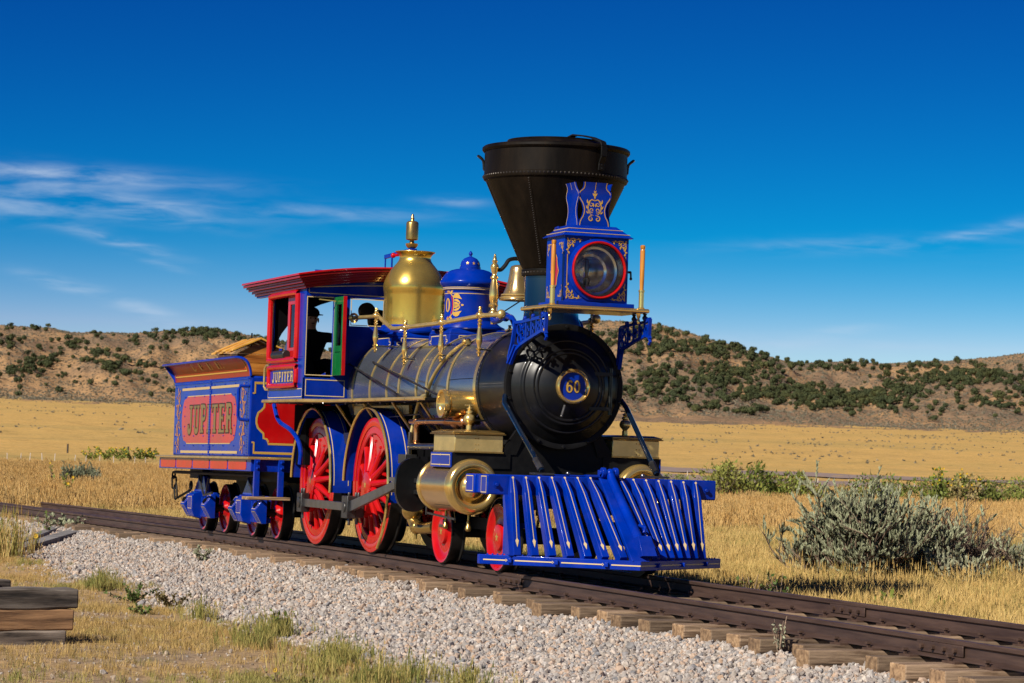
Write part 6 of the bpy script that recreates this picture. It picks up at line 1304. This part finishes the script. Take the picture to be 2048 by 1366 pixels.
for (hx, hy_, hz_, sgn) in ((-2.03, -.53, 2.485, 1), (-2.39, -1.075, 2.228, 1)):
    b = M(); b.ball((hx, hy_, hz_), .04, 10, 8, (1.1, 1, .5))
    for k, (dy, l) in enumerate(((-.030, .055), (-.010, .066), (.011, .062), (.030, .048))): b.tube([(hx+.025, hy_+dy, hz_), (hx+.025+l*.6, hy_+dy*1.1, hz_-.004), (hx+.025+l, hy_+dy*1.05, hz_-.028)], .0092, 6)
    b.tube([(hx-.01, hy_-.036, hz_), (hx+.02, hy_-.062, hz_-.008), (hx+.05, hy_-.058, hz_-.02)], .0105, 6); part('hand', b, SKIN, PERS)
# ================================================================== vegetation
def leafmat(name, stops, rough=.75, trans=.25, nz=.2):
    m = rndmat(name, stops, rough, nz, 8, 0, .25); b = m.node_tree.nodes['Principled BSDF']
    return m
STRAW = leafmat('straw_grass', [(0, (.50, .34, .11)), (.2, (.60, .42, .155)), (.38, (.44, .30, .095)), (.55, (.64, .45, .17)), (.7, (.36, .27, .08)), (.82, (.53, .34, .11)), (.92, (.24, .22, .06)), (1, (.46, .32, .11))])
STRAWO = leafmat('tall_ripe_grass', [(0, (.48, .29, .095)), (.25, (.55, .36, .13)), (.5, (.43, .26, .085)), (.75, (.58, .39, .16)), (1, (.37, .24, .08))])
GREENG = leafmat('half_green_grass', [(0, (.16, .17, .04)), (.3, (.30, .26, .07)), (.5, (.40, .32, .10)), (.7, (.13, .15, .035)), (1, (.47, .36, .12))])
JUN = leafmat('juniper_foliage', [(0, (.040, .050, .018)), (.3, (.056, .066, .023)), (.6, (.046, .058, .024)), (.85, (.075, .080, .026)), (1, (.05, .056, .02))], .85)
SAGEL = leafmat('sagebrush_leaf', [(0, (.25, .27, .16)), (.3, (.34, .35, .22)), (.6, (.20, .215, .125)), (1, (.38, .38, .25))], .85)
TWIG = mat('grey_twig_bark', (.17, .115, .078), .9, var=.4, vs=9)
TWIGR = mat('dry_brown_twig', (.185, .125, .085), .9, var=.45, vs=9)
GLEAF = leafmat('green_shrub_leaf', [(0, (.12, .155, .024)), (.35, (.20, .225, .038)), (.6, (.09, .12, .02)), (.85, (.27, .26, .055)), (1, (.26, .20, .08))], .65)
WEEDL = leafmat('weed_leaf', [(0, (.06, .10, .02)), (.5, (.11, .14, .03)), (1, (.18, .16, .04))], .6)
YEL = mat('yellow_petal', (.80, .50, .01), .6, var=.15)
SCRUB = leafmat('grey_scrub', [(0, (.16, .15, .11)), (.4, (.22, .19, .13)), (.7, (.14, .13, .09)), (1, (.27, .21, .13))], .9)
STRAWN = leafmat('short_straw_grass', [(0, (.40, .265, .085)), (.2, (.48, .33, .12)), (.38, (.34, .23, .075)), (.55, (.52, .355, .13)), (.7, (.27, .205, .065)), (.82, (.42, .26, .085)), (.92, (.18, .17, .05)), (1, (.36, .245, .09))])
def tuft(i, n, h, spread, w, lean, heads=0.):
    r_ = np.random.default_rng(900+i); b = M()
    for k in range(n):
        a = r_.uniform(0, 2*PI); d = abs(r_.normal(0, spread)); x, y = d*math.cos(a), d*math.sin(a); hh = h*r_.uniform(.45, 1.1); la = r_.uniform(0, 2*PI); ll = hh*abs(r_.normal(0, lean)); wa = r_.uniform(0, PI); ww = w*r_.uniform(.6, 1.2)
        dx, dy = ww*math.cos(wa), ww*math.sin(wa); lx, ly = ll*math.cos(la), ll*math.sin(la)
        b.add([(x-dx, y-dy, -.01), (x+dx, y+dy, -.01), (x+lx*.4+dx*.8, y+ly*.4+dy*.8, hh*.6), (x+lx*.4-dx*.8, y+ly*.4-dy*.8, hh*.6), (x+lx, y+ly, hh)], [(0, 1, 2, 3), (3, 2, 4)])
        if r_.random() < heads: c = Vector((x+lx, y+ly, hh)); q = ww*1.9; b.add([c+Vector((-q, 0, -hh*.16)), c+Vector((q, 0, -hh*.16)), c+Vector((0, 0, .02))], [(0, 1, 2)]); b.add([c+Vector((0, -q, -hh*.16)), c+Vector((0, q, -hh*.16)), c+Vector((0, 0, .02))], [(0, 1, 2)])
    return b
def place(name, P, sources, smin, smax, label, zs=None, kind='stuff', cat='grass', tilt=.0):
    n = len(P); s = nr.uniform(smin, smax, n); S = np.stack([s, s, s*nr.uniform(.75, 1.2, n)], 1); R = np.stack([nr.normal(0, tilt, n), nr.normal(0, tilt, n), nr.uniform(0, 6.28, n)], 1)
    o = scatter(name, P, R, S, nr.integers(0, len(sources), n), sources); tag(o, label, cat, None, kind); return o
def limline(x): return -3.62+.55*(fbm(np.asarray(x)*.45+5, np.asarray(x)*0+2.2, 4)-.47)*2
# short dry grass on the near side
n = 40000; X = nr.uniform(-30, 14.2, n); Y = nr.uniform(-9.0, -3.2, n); lim = limline(X); m_ = fbm(X*.8+3, Y*.8+8, 4); t = Y-lim
keep = ((t < -.05) & (nr.random(n) < np.clip((m_-.38)*5, .10, 1))) | ((t >= -.05) & (nr.random(n) < .18*np.exp(-t*5)*(m_ > .48)))
bare = (X > 9.5) & (Y < -5.3); keep &= ~(bare & (nr.random(n) < .25))
X, Y = X[keep], Y[keep]; Z = np.maximum(gz(X, Y), np.where(Y > -4.2, bz(X, Y), -9))
gm = fbm(X*.6+31, Y*.6+4, 4); isg = gm+nr.normal(0, .05, len(X)) > .545
src = [source('straw_tuft', tuft(i, 26, .085, .06, .0018, .6), STRAWN) for i in range(6)]
place('short_dry_grass', np.stack([X, Y, Z], 1)[~isg], src, .35, .95, 'short straw coloured grass in front of the gravel')
src = [source('green_tuft', tuft(20+i, 26, .095, .05, .0021, .5), GREENG) for i in range(5)]
place('half_green_grass', np.stack([X, Y, Z], 1)[isg], src, .4, 1.1, 'half green grass patches in front of the gravel')
# taller clumps on the gravel edge
cl = [(-.2, -3.85, .9), (.6, -3.95, .7), (6.9, -3.75, 1.3), (7.3, -3.9, 1.0), (9.8, -4.0, 1.0), (11.2, -3.95, 1.1), (11.6, -4.3, 1.0), (10.6, -4.45, .9), (5.0, -3.9, .8), (12.2, -3.8, .9), (9.2, -3.85, .8), (8.3, -4.3, .9)]
pts_ = []
for (x, y, s) in cl:
    for k in range(int(26*s)): pts_.append((x+rng.gauss(0, .16*s), y+rng.gauss(0, .12*s)))
a_ = np.array(pts_); src = [source('edge_tuft', tuft(40+i, 22, .17, .04, .0026, .35, .15), GREENG) for i in range(4)]
place('edge_grass', np.column_stack([a_, np.maximum(gz(a_[:, 0], a_[:, 1]), bz(a_[:, 0], a_[:, 1]))]), src, .6, 1.2, 'taller green and straw grass clumps along the gravel edge')
# tall clump at the left edge
src = [source('tall_tuft', tuft(60+i, 40, .62, .09, .0042, .28, .35), [GREENG]) for i in range(3)]+[source('tall_tuft', tuft(66+i, 30, .66, .09, .0036, .25, .8), [STRAW]) for i in range(2)]
a_ = np.array([(-8.6+rng.gauss(0, .75), -3.75+rng.gauss(0, .30)) for k in range(46)]); a_[:, 1] -= .25*(a_[:, 0]+8.6)*.5
place('tall_grass_clump', np.column_stack([a_, gz(a_[:, 0], a_[:, 1])]), src, .6, 1.05, 'tall green and straw grass clump beside the grey planks')
# field beyond the track
def field(n, d0, d1, a0=6.5, a1=33):
    d = np.sqrt(nr.uniform(d0*d0, d1*d1, n)); a = np.radians(nr.uniform(a0, a1, n)); return CX-d*np.cos(a), CY+d*np.sin(a)
X, Y = field(52000, 24, 62); k = (Y > 1.35+.15*np.sin(X)) ; X, Y = X[k], Y[k]; m_ = fbm(X*.12, Y*.25+5, 4); isg = (m_+nr.normal(0, .04, len(X)) > .56)
src = [source('field_tuft', tuft(80+i, 34, .26, .13, .0046, .45, .12), STRAW) for i in range(5)]
place('field_grass', np.column_stack([X, Y, np.where(Y < 2.4, np.maximum(gz(X, Y), -.44), gz(X, Y))])[~isg], src, .5, 1.15, 'dry yellow grass field beyond the track')
src = [source('field_green_tuft', tuft(90+i, 34, .24, .13, .0046, .45), GREENG) for i in range(3)]
place('greenish_field_grass', np.column_stack([X, Y, gz(X, Y)])[isg], src, .5, 1.0, 'faintly green grass patches in the field beyond the track')
X, Y = field(46000, 60, 128); m_ = fbm(X*.09+9, Y*.09, 4); k = nr.random(len(X)) < np.clip((m_-.3)*6, .25, 1); X, Y = X[k], Y[k]
src = [source('ripe_tuft', tuft(100+i, 30, .42, .22, .0085, .28, .7), STRAWO) for i in range(5)]
place('tall_ripe_grass', np.column_stack([X, Y, gz(X, Y)]), src, .6, 1.25, 'tall ripe orange grass in the middle of the field')
# low scrub dots on the far plain and hill foot
def scrubsrc(i, n=26):
    r_ = np.random.default_rng(300+i); b = M()
    for k in range(n):
        p = r_.normal(0, 1, 3); p /= np.linalg.norm(p); p = p*r_.uniform(.5, 1)*np.array([.5, .5, .36]); p[2] = abs(p[2]); q = [p+r_.normal(0, .2, 3) for _ in range(3)]; b.add(q, [(0, 1, 2)])
    return b
d = np.sqrt(nr.uniform(300**2, 760**2, 26000)); az = nr.uniform(7, 33, 26000); X = CX-d*np.cos(np.radians(az)); Y = CY+d*np.sin(np.radians(az))
den = np.clip((fbm(az*1.1, d/22, 4)-.52)*7, 0, 1)*np.where(d > 600, 1, .55)+np.where(d > 690, .5, .015); k = nr.random(len(d)) < den*.5; X, Y, d, az = X[k], Y[k], d[k], az[k]
Z = np.where(d > 700, np.maximum(gz(X, Y), hillz(az, d)), gz(X, Y))
s1 = [source('scrub_clump', scrubsrc(i), SCRUB) for i in range(4)]
place('plain_scrub', np.column_stack([X, Y, Z]), s1, .2, .5, 'grey scrub scattered over the far plain below the hills', cat='scrub')
n = 42000; d = nr.uniform(740, 1230, n); az = nr.uniform(7, 33, n); X = CX-d*np.cos(np.radians(az)); Y = CY+d*np.sin(np.radians(az)); Z = hillz(az, d)
s2 = [source('hill_scrub_clump', scrubsrc(10+i), SCRUB) for i in range(4)]
place('hill_scrub', np.column_stack([X, Y, Z]), s2, .28, .95, 'small grey scrub dotting the dry hillsides', cat='scrub')
# junipers
CLUST = [(60,740,50,22,35),(20,690,25,15,12),(110,700,40,15,14),(60,658,60,5,12),(190,715,30,15,12),(230,735,45,12,22),(150,690,50,14,14),(290,740,30,10,10),(300,680,40,10,18),(370,670,50,9,46),(430,670,50,9,36),(490,682,40,8,18),(330,700,40,8,8),(200,668,40,6,8),(150,760,100,15,12),(300,760,40,10,6),(90,725,30,12,18),(620,695,60,12,34),(560,690,30,10,14),
 (1300,670,60,12,40),(1350,700,70,18,60),(1260,700,40,20,22),(1420,700,50,18,50),(1290,760,60,30,40),(1400,760,70,25,64),(1500,750,60,20,70),(1560,790,80,16,100),(1650,802,90,16,120),(1750,802,70,18,95),(1820,775,60,20,60),(1900,762,50,18,60),(1960,752,50,18,50),(2025,770,30,25,40),(1620,735,60,12,25),(1720,735,60,10,25),(1850,738,60,8,25),(1480,712,50,12,30),(1250,790,30,15,12),(1340,800,50,14,22),(1420,820,40,8,10),(1500,828,40,6,10),(1950,805,60,15,18),(2020,820,30,10,8),(1850,822,40,8,8),(1180,690,60,30,30),(1450,680,60,6,14),(1580,722,60,6,14)]
f_ = 96.59/36*2048
def pix(u, v):
    q = Rm@Vector(((u-1024)/f_, -(v-683)/f_, -1)); return math.degrees(math.atan2(q.y, -q.x)), q.z/math.hypot(q.x, q.y)
dd = np.linspace(690, 1320, 260); JU = []
for (u, v, su, sv, cnt) in CLUST:
    for k in range(int(cnt*1.12)):
        az, te = pix(rng.gauss(u, su*.62), rng.gauss(v, sv*.62)); z = hillz(np.full_like(dd, az), dd); hit = np.where((z-CAM.z)/dd > te)[0]
        if len(hit) == 0: continue
        d = dd[hit[0]]+rng.uniform(0, 4)
        if hit[0] < 2: continue
        JU.append((az, d, rng.uniform(.42, .98)*(1.25 if rng.random() < .2 else .95)))
for k in range(170):
    az = rng.uniform(20, 33) if k > 60 else rng.uniform(8, 20); d = rng.uniform(790, 1150); JU.append((az, d, rng.uniform(.4, .9)))
def junmesh(i):
    r_ = np.random.default_rng(500+i); b = M(); L_ = [(r_.uniform(-.9, .9), r_.uniform(-.9, .9), r_.uniform(.9, 2.0), r_.uniform(.7, 1.15)) for _ in range(5)]
    for (x, y, z, R) in L_:
        for k in range(60):
            p = r_.normal(0, 1, 3); p /= np.linalg.norm(p); c = np.array([x, y, z])+p*R*np.array([1, 1, .95])*r_.uniform(.6, 1.0); c[2] = max(.05, c[2]); t = np.cross(p, r_.normal(0, 1, 3)); t /= np.linalg.norm(t); s_ = np.cross(p, t); e = r_.uniform(.22, .42); w = p*r_.uniform(-.12, .2)
            b.add([c+t*e+w, c-t*e*.6+s_*e*.7, c-t*e*.6-s_*e*.7-w], [(0, 1, 2)])
    b.mi = 1; b.tube([(0, 0, -.6), (.05, 0, 1.3)], .16, 5); return mesh_of('juniper_tree', b, [JUN, TWIG], False)
jm = [junmesh(i) for i in range(5)]
JU.sort(key=lambda q: q[1]/q[2])
for i, (az, d, s) in enumerate(JU[:300]):
    o = bpy.data.objects.new('juniper_tree', jm[i % 5]); COL.objects.link(o); a = rad(az); z = float(hillz(np.array([az]), np.array([d]))[0])
    o.location = (CX-d*math.cos(a), CY+d*math.sin(a), z); o.rotation_euler = (0, 0, rng.uniform(0, 6.28)); o.scale = (s, s, s*rng.uniform(.8, 1.05))
    if az < 19: tag(o, 'dark bushy juniper on the lower brown hill behind the tender', 'juniper tree', 'junipers on the hill behind the tender')
    else: tag(o, 'dark bushy juniper on the steeper hill beyond the pilot and headlight', 'juniper tree', 'junipers on the hill beyond the pilot')
R_ = np.array(JU[300:]); a = np.radians(R_[:, 0]); d = R_[:, 1]; Z = hillz(R_[:, 0], d)
so = [bpy.data.objects.new('juniper_piece', m_) for m_ in jm]
jw = scatter('juniper_woodland', np.column_stack([CX-d*np.cos(a), CY+d*np.sin(a), Z]), np.column_stack([0*d, 0*d, nr.uniform(0, 6.28, len(d))]), np.repeat(R_[:, 2:3], 3, 1), nr.integers(0, 5, len(d)), so); tag(jw, 'smaller dark junipers spread higher over both hills', 'woodland', None, 'stuff')
# green shrubs along the field edge
def shrubmesh(i, n=1500, h=1.25, w=1.3, lm=None, dry=.25):
    r_ = np.random.default_rng(700+i); b = M()
    for k in range(n):
        a = r_.uniform(0, 2*PI); q = r_.random()**.6; zt = r_.random()**.75; rr = w*.5*q*(.75+.5*math.sin(PI*min(1, zt*.9+.1)))*(1+.25*math.sin(3*a+i)); p = np.array([rr*math.cos(a), rr*math.sin(a), .06+h*zt*(.72+.28*math.sin(2.3*a+i*1.7))]); t = np.array([.35*math.cos(a), .35*math.sin(a), 1])+r_.normal(0, .45, 3); t /= np.linalg.norm(t); s_ = np.cross(t, r_.normal(0, 1, 3)); s_ /= np.linalg.norm(s_); L_ = r_.uniform(.06, .15); ww = L_*.22
        b.add([p-s_*ww, p+s_*ww, p+t*L_], [(0, 1, 2)])
    b.mi = 1
    for k in range(46):
        a = r_.uniform(0, 2*PI); e = np.array([w*.42*math.cos(a)*r_.uniform(.2, 1), w*.42*math.sin(a)*r_.uniform(.2, 1), h*r_.uniform(.5, 1.0)]); b.tube([(e[0]*.2, e[1]*.2, -.05), tuple(e*np.array([.6, .6, .55])), tuple(e)], .009, 3, .004)
    return mesh_of('green_shrub', b, [GLEAF if lm is None else lm, TWIGR], False)
shm = [shrubmesh(i) for i in range(4)]; GL2 = leafmat('dull_shrub_leaf', [(0, (.15, .15, .04)), (.5, (.22, .19, .06)), (1, (.12, .11, .035))], .7); shd = [shrubmesh(10+i, 900, 1.0, 1.5, GL2) for i in range(2)]
def ground_at_px(u, v):
    q = Rm@Vector(((u-1024)/f_, -(v-683)/f_, -1)); t0 = 20.
    for k in range(3000):
        p = CAM+q*(t0/math.hypot(q.x, q.y)); 
        if p.z < float(gz(p.x, p.y)): return p, t0
        t0 += .25
    return p, t0
for i, (u, v, s, dry) in enumerate([(1345, 985, .8, 0), (1445, 1013, 1.5, 0), (1490, 1012, 1.55, 0), (1540, 1010, 1.2, 0), (1592, 1016, 1.25, 0), (1625, 1012, .95, 1), (1760, 1018, 1.25, 0), (1800, 1010, 1.1, 1), (1870, 1022, 1.2, 0), (1925, 1024, 1.35, 0), (1975, 1022, 1.2, 0), (2020, 1022, 1.2, 1), (2060, 1024, 1.3, 0), (1700, 1010, 1.0, 1), (1520, 1003, .9, 1)]):
    p, d = ground_at_px(u, v); o = bpy.data.objects.new('green_shrub', (shd if dry else shm)[i % (2 if dry else 4)]); COL.objects.link(o); o.location = (p.x, p.y, float(gz(p.x, p.y))); o.rotation_euler = (0, 0, rng.uniform(0, 6)); o.scale = (s*1.2, s*1.2, s*.80)
    lab = ['small green shrub just past the end of the blue pilot beam', 'big bright green shrub right beside the end of the blue pilot beam', 'bright green shrub, second from the pilot beam in the shrub row', 'green shrub in the gap between the pilot and the sagebrush', 'rounded green shrub just before the tall sagebrush', 'dull olive shrub close to the top of the tall sagebrush', 'green shrub showing above the middle of the sagebrush', 'dull olive shrub above the twiggy dead sagebrush', 'green shrub under the yellow sunflowers by the road', 'bright green shrub behind the dead sagebrush branches', 'green shrub near the end of the row above bare twigs', 'dull olive shrub last but one in the row by the road', 'green shrub cut by the picture edge at the end of the row', 'dull olive shrub hidden behind the sagebrush crown', 'dull low shrub filling the row behind the bright green pair'][i]
    tag(o, lab, 'shrub', 'green shrubs along the field edge')
# big sagebrush beside the track
def sage(name, x, y, h, w, seed, dead, label, n_main=26, dens=1., tm=None):
    r_ = np.random.default_rng(seed); T = M(); F = M(); z0 = float(gz(x, y))-.03
    def twig(p, d, L_, r, lev):
        pts_ = [p.copy()]; q = p.copy(); dd_ = d.copy()
        for k in range(4):
            dd_ = dd_+r_.normal(0, .17+.08*dead, 3)+np.array([0, 0, .10]); dd_ /= np.linalg.norm(dd_); q = q+dd_*L_/4; q[2] = max(q[2], .02); pts_.append(q.copy())
        T.tube([tuple(t+np.array([x, y, z0])) for t in pts_], r, 4 if lev < 1 else 3, r*.45)
        if lev < 2:
            for k in range(int((5 if lev == 0 else 3.4)*dens)+(1 if dead > .5 else 0)):
                j = r_.integers(1, 5); nd = dd_*.7+r_.normal(0, .55, 3)+np.array([0, 0, .35]); nd /= np.linalg.norm(nd); twig(pts_[j], nd, L_*r_.uniform(.38, .62), r*.5, lev+1)
        if lev >= 1 and r_.random() > dead:
            for k in range(int(34*dens) if lev == 2 else 14):
                t = r_.uniform(.2, 1.08); j = min(3, int(t*4)); c = pts_[j]+(pts_[min(4, j+1)]-pts_[j])*(t*4-j); u_ = dd_*.8+r_.normal(0, .30, 3)+np.array([0, 0, .7]); u_ /= np.linalg.norm(u_); s_ = np.cross(u_, r_.normal(0, 1, 3)); s_ /= np.linalg.norm(s_); L2 = r_.uniform(.032, .068); ww = L2*.12+.0024
                if c[2] < h*.42*r_.random()**.6: continue
                c = c+np.array([x, y, z0]); F.add([c-s_*ww, c+s_*ww, c+u_*L2*.7+s_*ww, c+u_*L2], [(0, 1, 2, 3)])
    for k in range(n_main):
        a = r_.uniform(0, 2*PI); e = r_.uniform(.15, 1.15); d = np.array([math.cos(a)*e*w/h, math.sin(a)*e*w/h, 1.]); d /= np.linalg.norm(d); twig(np.array([.12*math.cos(a), .12*math.sin(a), 0.]), d, h*r_.uniform(.5, .82), .018, 0)
    th = thing('sagebrush', (x, y, z0), label, 'sagebrush'); part('branches', T, tm or (TWIGR if dead > .6 else TWIG), th, smooth=False, kind='stuff'); part('foliage', F, SAGEL, th, smooth=False, kind='stuff')
sage('sagebrush', -2.0, 6.45, 1.22, .92, 1, .12, 'tallest grey-green sagebrush, standing nearest the pilot beside the track', 74, 1.25)
sage('sagebrush', -2.4, 5.95, .85, .48, 2, .2, 'low grey-green sagebrush leaning out beside the tallest one towards the pilot', 34, 1.1)
sage('sagebrush', -2.3, 7.25, 1.05, .75, 3, .25, 'grey-green sagebrush between the tallest bush and the dead twiggy one', 44, 1.15)
sage('sagebrush', -2.7, 8.2, 1.0, 1.15, 4, .93, 'mostly dead brown sagebrush of bare twisted twigs at the picture edge', 70, 1.25)
sage('sagebrush', -2.2, 8.9, .75, .8, 5, .35, 'low sagebrush with sparse leaves in front of the dead twiggy one', 20, 1.)
sage('sagebrush', -1.6, 7.6, .55, .6, 8, .2, 'knee high pale sagebrush sprigs in front of the bush group', 18, 1.)
for (u, v, s, sd_i, lb) in ((150, 985, 1.05, 21, 'small blue-green sagebrush alone in the yellow field behind the track'), (172, 984, 1.0, 22, 'second small sagebrush with yellow flower beside its twin in the field')):
    p, d = ground_at_px(u, v); sage('sagebrush', p.x, p.y, .75*s, .5*s, sd_i, .0, lb, 26, 1.3)
# tall stems in front of the sagebrush
a_ = np.array([(-1.6+rng.gauss(0, .5), 7.4+rng.gauss(0, 1.4)) for k in range(150)]+[(-1.0+rng.gauss(0, .5), 6.8+rng.gauss(0, 1.6)) for k in range(110)]); src = [source('stem_tuft', tuft(120+i, 16, .42, .10, .0032, .3, .5), STRAW) for i in range(3)]
place('sagebrush_grass', np.column_stack([a_, gz(a_[:, 0], a_[:, 1])]), src, .6, 1.1, 'tall straw stems around the foot of the sagebrush')
# weeds
def weed(x, y, h, w, seed, label, m=None, flowers=0, n=120, z=None, lm=.05):
    r_ = np.random.default_rng(seed); F = M(); T = M(); Z = M(); z0 = float(max(gz(x, y), bz(x, y) if -4.2 < y < 1.4 else -9)) if z is None else z
    for k in range(9):
        a = r_.uniform(0, 6.28); e = np.array([w*math.cos(a)*r_.uniform(.2, 1), w*math.sin(a)*r_.uniform(.2, 1), h*r_.uniform(.5, 1)]); o_ = np.array([x, y, z0]); T.tube([tuple(o_), tuple(o_+e*np.array([.5, .5, .6])), tuple(o_+e)], .006, 4, .003)
        for j in range(n//9):
            t = r_.uniform(.25, 1); c = o_+e*t; u_ = r_.normal(0, 1, 3)+np.array([0, 0, .4]); u_ /= np.linalg.norm(u_); s_ = np.cross(u_, r_.normal(0, 1, 3)); s_ /= np.linalg.norm(s_); L_ = lm*r_.uniform(.6, 1.3); F.add([c, c+u_*L_*.5+s_*L_*.28, c+u_*L_, c+u_*L_*.5-s_*L_*.28], [(0, 1, 2, 3)])
        if k < flowers:
            c = o_+e+np.array([0, 0, .02])
            for q in range(12): t = 2*PI*q/12; d = Vector((.35, math.cos(t), math.sin(t))).normalized(); s_ = Vector((0, -math.sin(t), math.cos(t))); R = (.016 if h < .2 else .042) if n < 200 else .05; cc = Vector(c); Z.add([cc+d*.012, cc+d*R*.6+s_*.010, cc+d*R, cc+d*R*.6-s_*.010], [(0, 1, 2, 3)])
            Z.ball(tuple(c), R*.3, 6, 4)
    th = thing('weed' if not flowers else 'sunflower', (x, y, z0), label, 'weed' if not flowers else 'sunflower'); part('leaves', F, m or WEEDL, th, smooth=False, kind='stuff'); part('stems', T, TWIGR, th, smooth=False, kind='stuff')
    if flowers: part('flower_head', Z, YEL, th, smooth=False)
weed(-10.4, -2.72, .26, .05, 31, 'single yellow sunflower on the gravel beside the tall grass clump', None, 1, 40)
weed(-4.2, -1.75, .22, .25, 32, 'low grey-green weed on the gravel below the tender step', SAGEL, 0, 160, None, .05)
weed(-16.6, -1.25, .22, .6, 33, 'spreading grey weed growing against the rail behind the tender', SAGEL, 0, 260, None, .07)
weed(-15.2, -1.7, .36, .08, 34, 'green upright weed beside the rail near the planks', WEEDL, 0, 40, None, .07)
weed(11.35, -1.12, .30, .09, 35, 'spindly grey weed rising between sleepers against the near rail', SAGEL, 0, 90, None, .03)
weed(5.2, 1.5, .35, .18, 36, 'dark leafy stems beyond the far rail beneath the pilot', WEEDL, 0, 70, -.28, .05)
weed(4.9, 1.95, .35, .18, 37, 'second dark stems beyond the far rail just past the pilot', WEEDL, 0, 70, -.28, .05)
weed(3.4, 3.9, .30, .14, 38, 'bright green leafy weed beyond the far rail below the sagebrush', GLEAF, 0, 70, None, .10)
weed(3.6, 4.45, .24, .10, 39, 'smaller green weed next to the bright leafy one by the rail', GLEAF, 0, 40, None, .08)
weed(2.1, -3.95, .20, .30, 40, 'low green and red weed mat at the gravel edge behind the timbers', WEEDL, 0, 420, None, .035)
weed(3.2, -3.8, .18, .28, 41, 'reddish weed mat at the gravel edge beside the green one', leafmat('reddish_weed_leaf', [(0, (.16, .07, .025)), (.5, (.20, .13, .04)), (1, (.10, .09, .03))]), 0, 380, None, .035)
weed(4.4, -4.35, .10, .16, 42, 'flat dark green weed in the dry grass right of the timbers', WEEDL, 0, 160, None, .04)
weed(11.7, -5.0, .10, .10, 43, 'tiny green weed with yellow flower low in the foreground grass', WEEDL, 2, 60, None, .03)
weed(12.0, -4.85, .08, .14, 44, 'flat dark weed beside the tiny yellow flower in the foreground', WEEDL, 0, 120, None, .035)
weed(7.0, -3.72, .22, .14, 45, 'upright green weed in the grass clump at the gravel edge', WEEDL, 0, 120, None, .05)
for i, (u, v) in enumerate([(105, 972), (135, 1000)]):
    p, d = ground_at_px(u, v+12); weed(p.x, p.y, .9, .2, 50+i, ['sunflower stem in the yellow field left of the small sagebrush', 'bushy sunflower plant close to the rail behind the small sagebrush'][i], GLEAF, 1+i, 90, None, .09)
for i, (u, v) in enumerate([(185, 918), (215, 917), (240, 918), (262, 917), (285, 918), (305, 917), (1880, 955), (1915, 958), (1950, 960)]):
    p, d = ground_at_px(u, v+4)
    if i > 5: a2 = rad(pix(u, 900)[0]); d = 102; p = Vector((CX-d*math.cos(a2), CY+d*math.sin(a2), 0))
    weed(p.x, p.y, .75 if i < 6 else 1.75, .9 if i < 6 else .4, 60+i, ('yellow flowering sunflower bush by the far fence behind the tender' if i < 6 else 'tall yellow sunflower rising above the green shrubs by the road'), GLEAF, 9, 240, None, .16)
    bpy.context.scene.objects[-1]
for o in [q for q in COL.objects if q.name.startswith('sunflower') and q.get('label', '').startswith('yellow flowering')]: o['group'] = 'sunflowers by the far fence'
for o in [q for q in COL.objects if q.name.startswith('sunflower') and q.get('label', '').startswith('tall yellow')]: o['group'] = 'sunflowers above the shrub row'
# fence posts and marker stakes
POSTM = mat('old_fence_post', (.055, .042, .032), .9, var=.3); STAKEM = mat('white_stake', (.55, .50, .46), .7)
for (u, v, h, l) in ((135, 906, 1.5, 'dark wooden fence post standing alone in the field far behind the track'), (248, 912, 1.4, 'left one of two dark fence posts close together near the tender'), (256, 914, 1.6, 'right one of two dark fence posts close together near the tender')):
    p, d = ground_at_px(u, v); b = M(); b.tube([(0, 0, -.2), (0, 0, h*.42)], .05*d/150, 7); o = part('fence_post', b, POSTM); o.location = p; tag(o, l, 'fence post', 'dark fence posts behind the track')
b = M(); b.tube([(0, 0, -.2), (.03, 0, .62)], .019, 5); sk_ = mesh_of('marker_stake', b, STAKEM)
for (us, l, g) in (((15, 42, 60, 85, 110, 150, 172, 200, 228, 270, 292), 'thin pale stake in the far fence line behind the tender', 'pale stakes in the far fence line'), ((1377, 1472, 1520, 1576, 1637, 1700, 1760, 1830, 1900, 1963, 2030), 'thin white stake leaning beside the gravel road beyond the shrubs', 'white stakes along the gravel road')):
    for u in us:
        az, te = pix(u, 900); d = 150. if u < 1000 else 150-1.2*(az-22); a = rad(az); o = bpy.data.objects.new('marker_stake', sk_); COL.objects.link(o); x, y = CX-d*math.cos(a), CY+d*math.sin(a); o.location = (x, y, float(gz(x, y))); o.rotation_euler = (rng.uniform(-.1, .1), rng.uniform(-.1, .1), 0); o.scale = (1, 1, .62 if u < 1000 else .9); tag(o, l, 'stake', g)
# a few loose stones in the foreground
for (x, y, r, l) in ((12.9, -6.35, .035, 'pale stone lying in the bare dirt at the lower picture edge'), (12.6, -5.55, .04, 'white stone in the foreground grass right of the pale one'), (5.9, -3.95, .05, 'grey stone in the grass just below the gravel edge')):
    o = stone_src(int(x*3) % 9); o.name = 'stone'; COL.objects.link(o); o.location = (x, y, float(gz(x, y))+r*.3); o.scale = (r, r*1.2, r*.8); tag(o, l, 'stone')
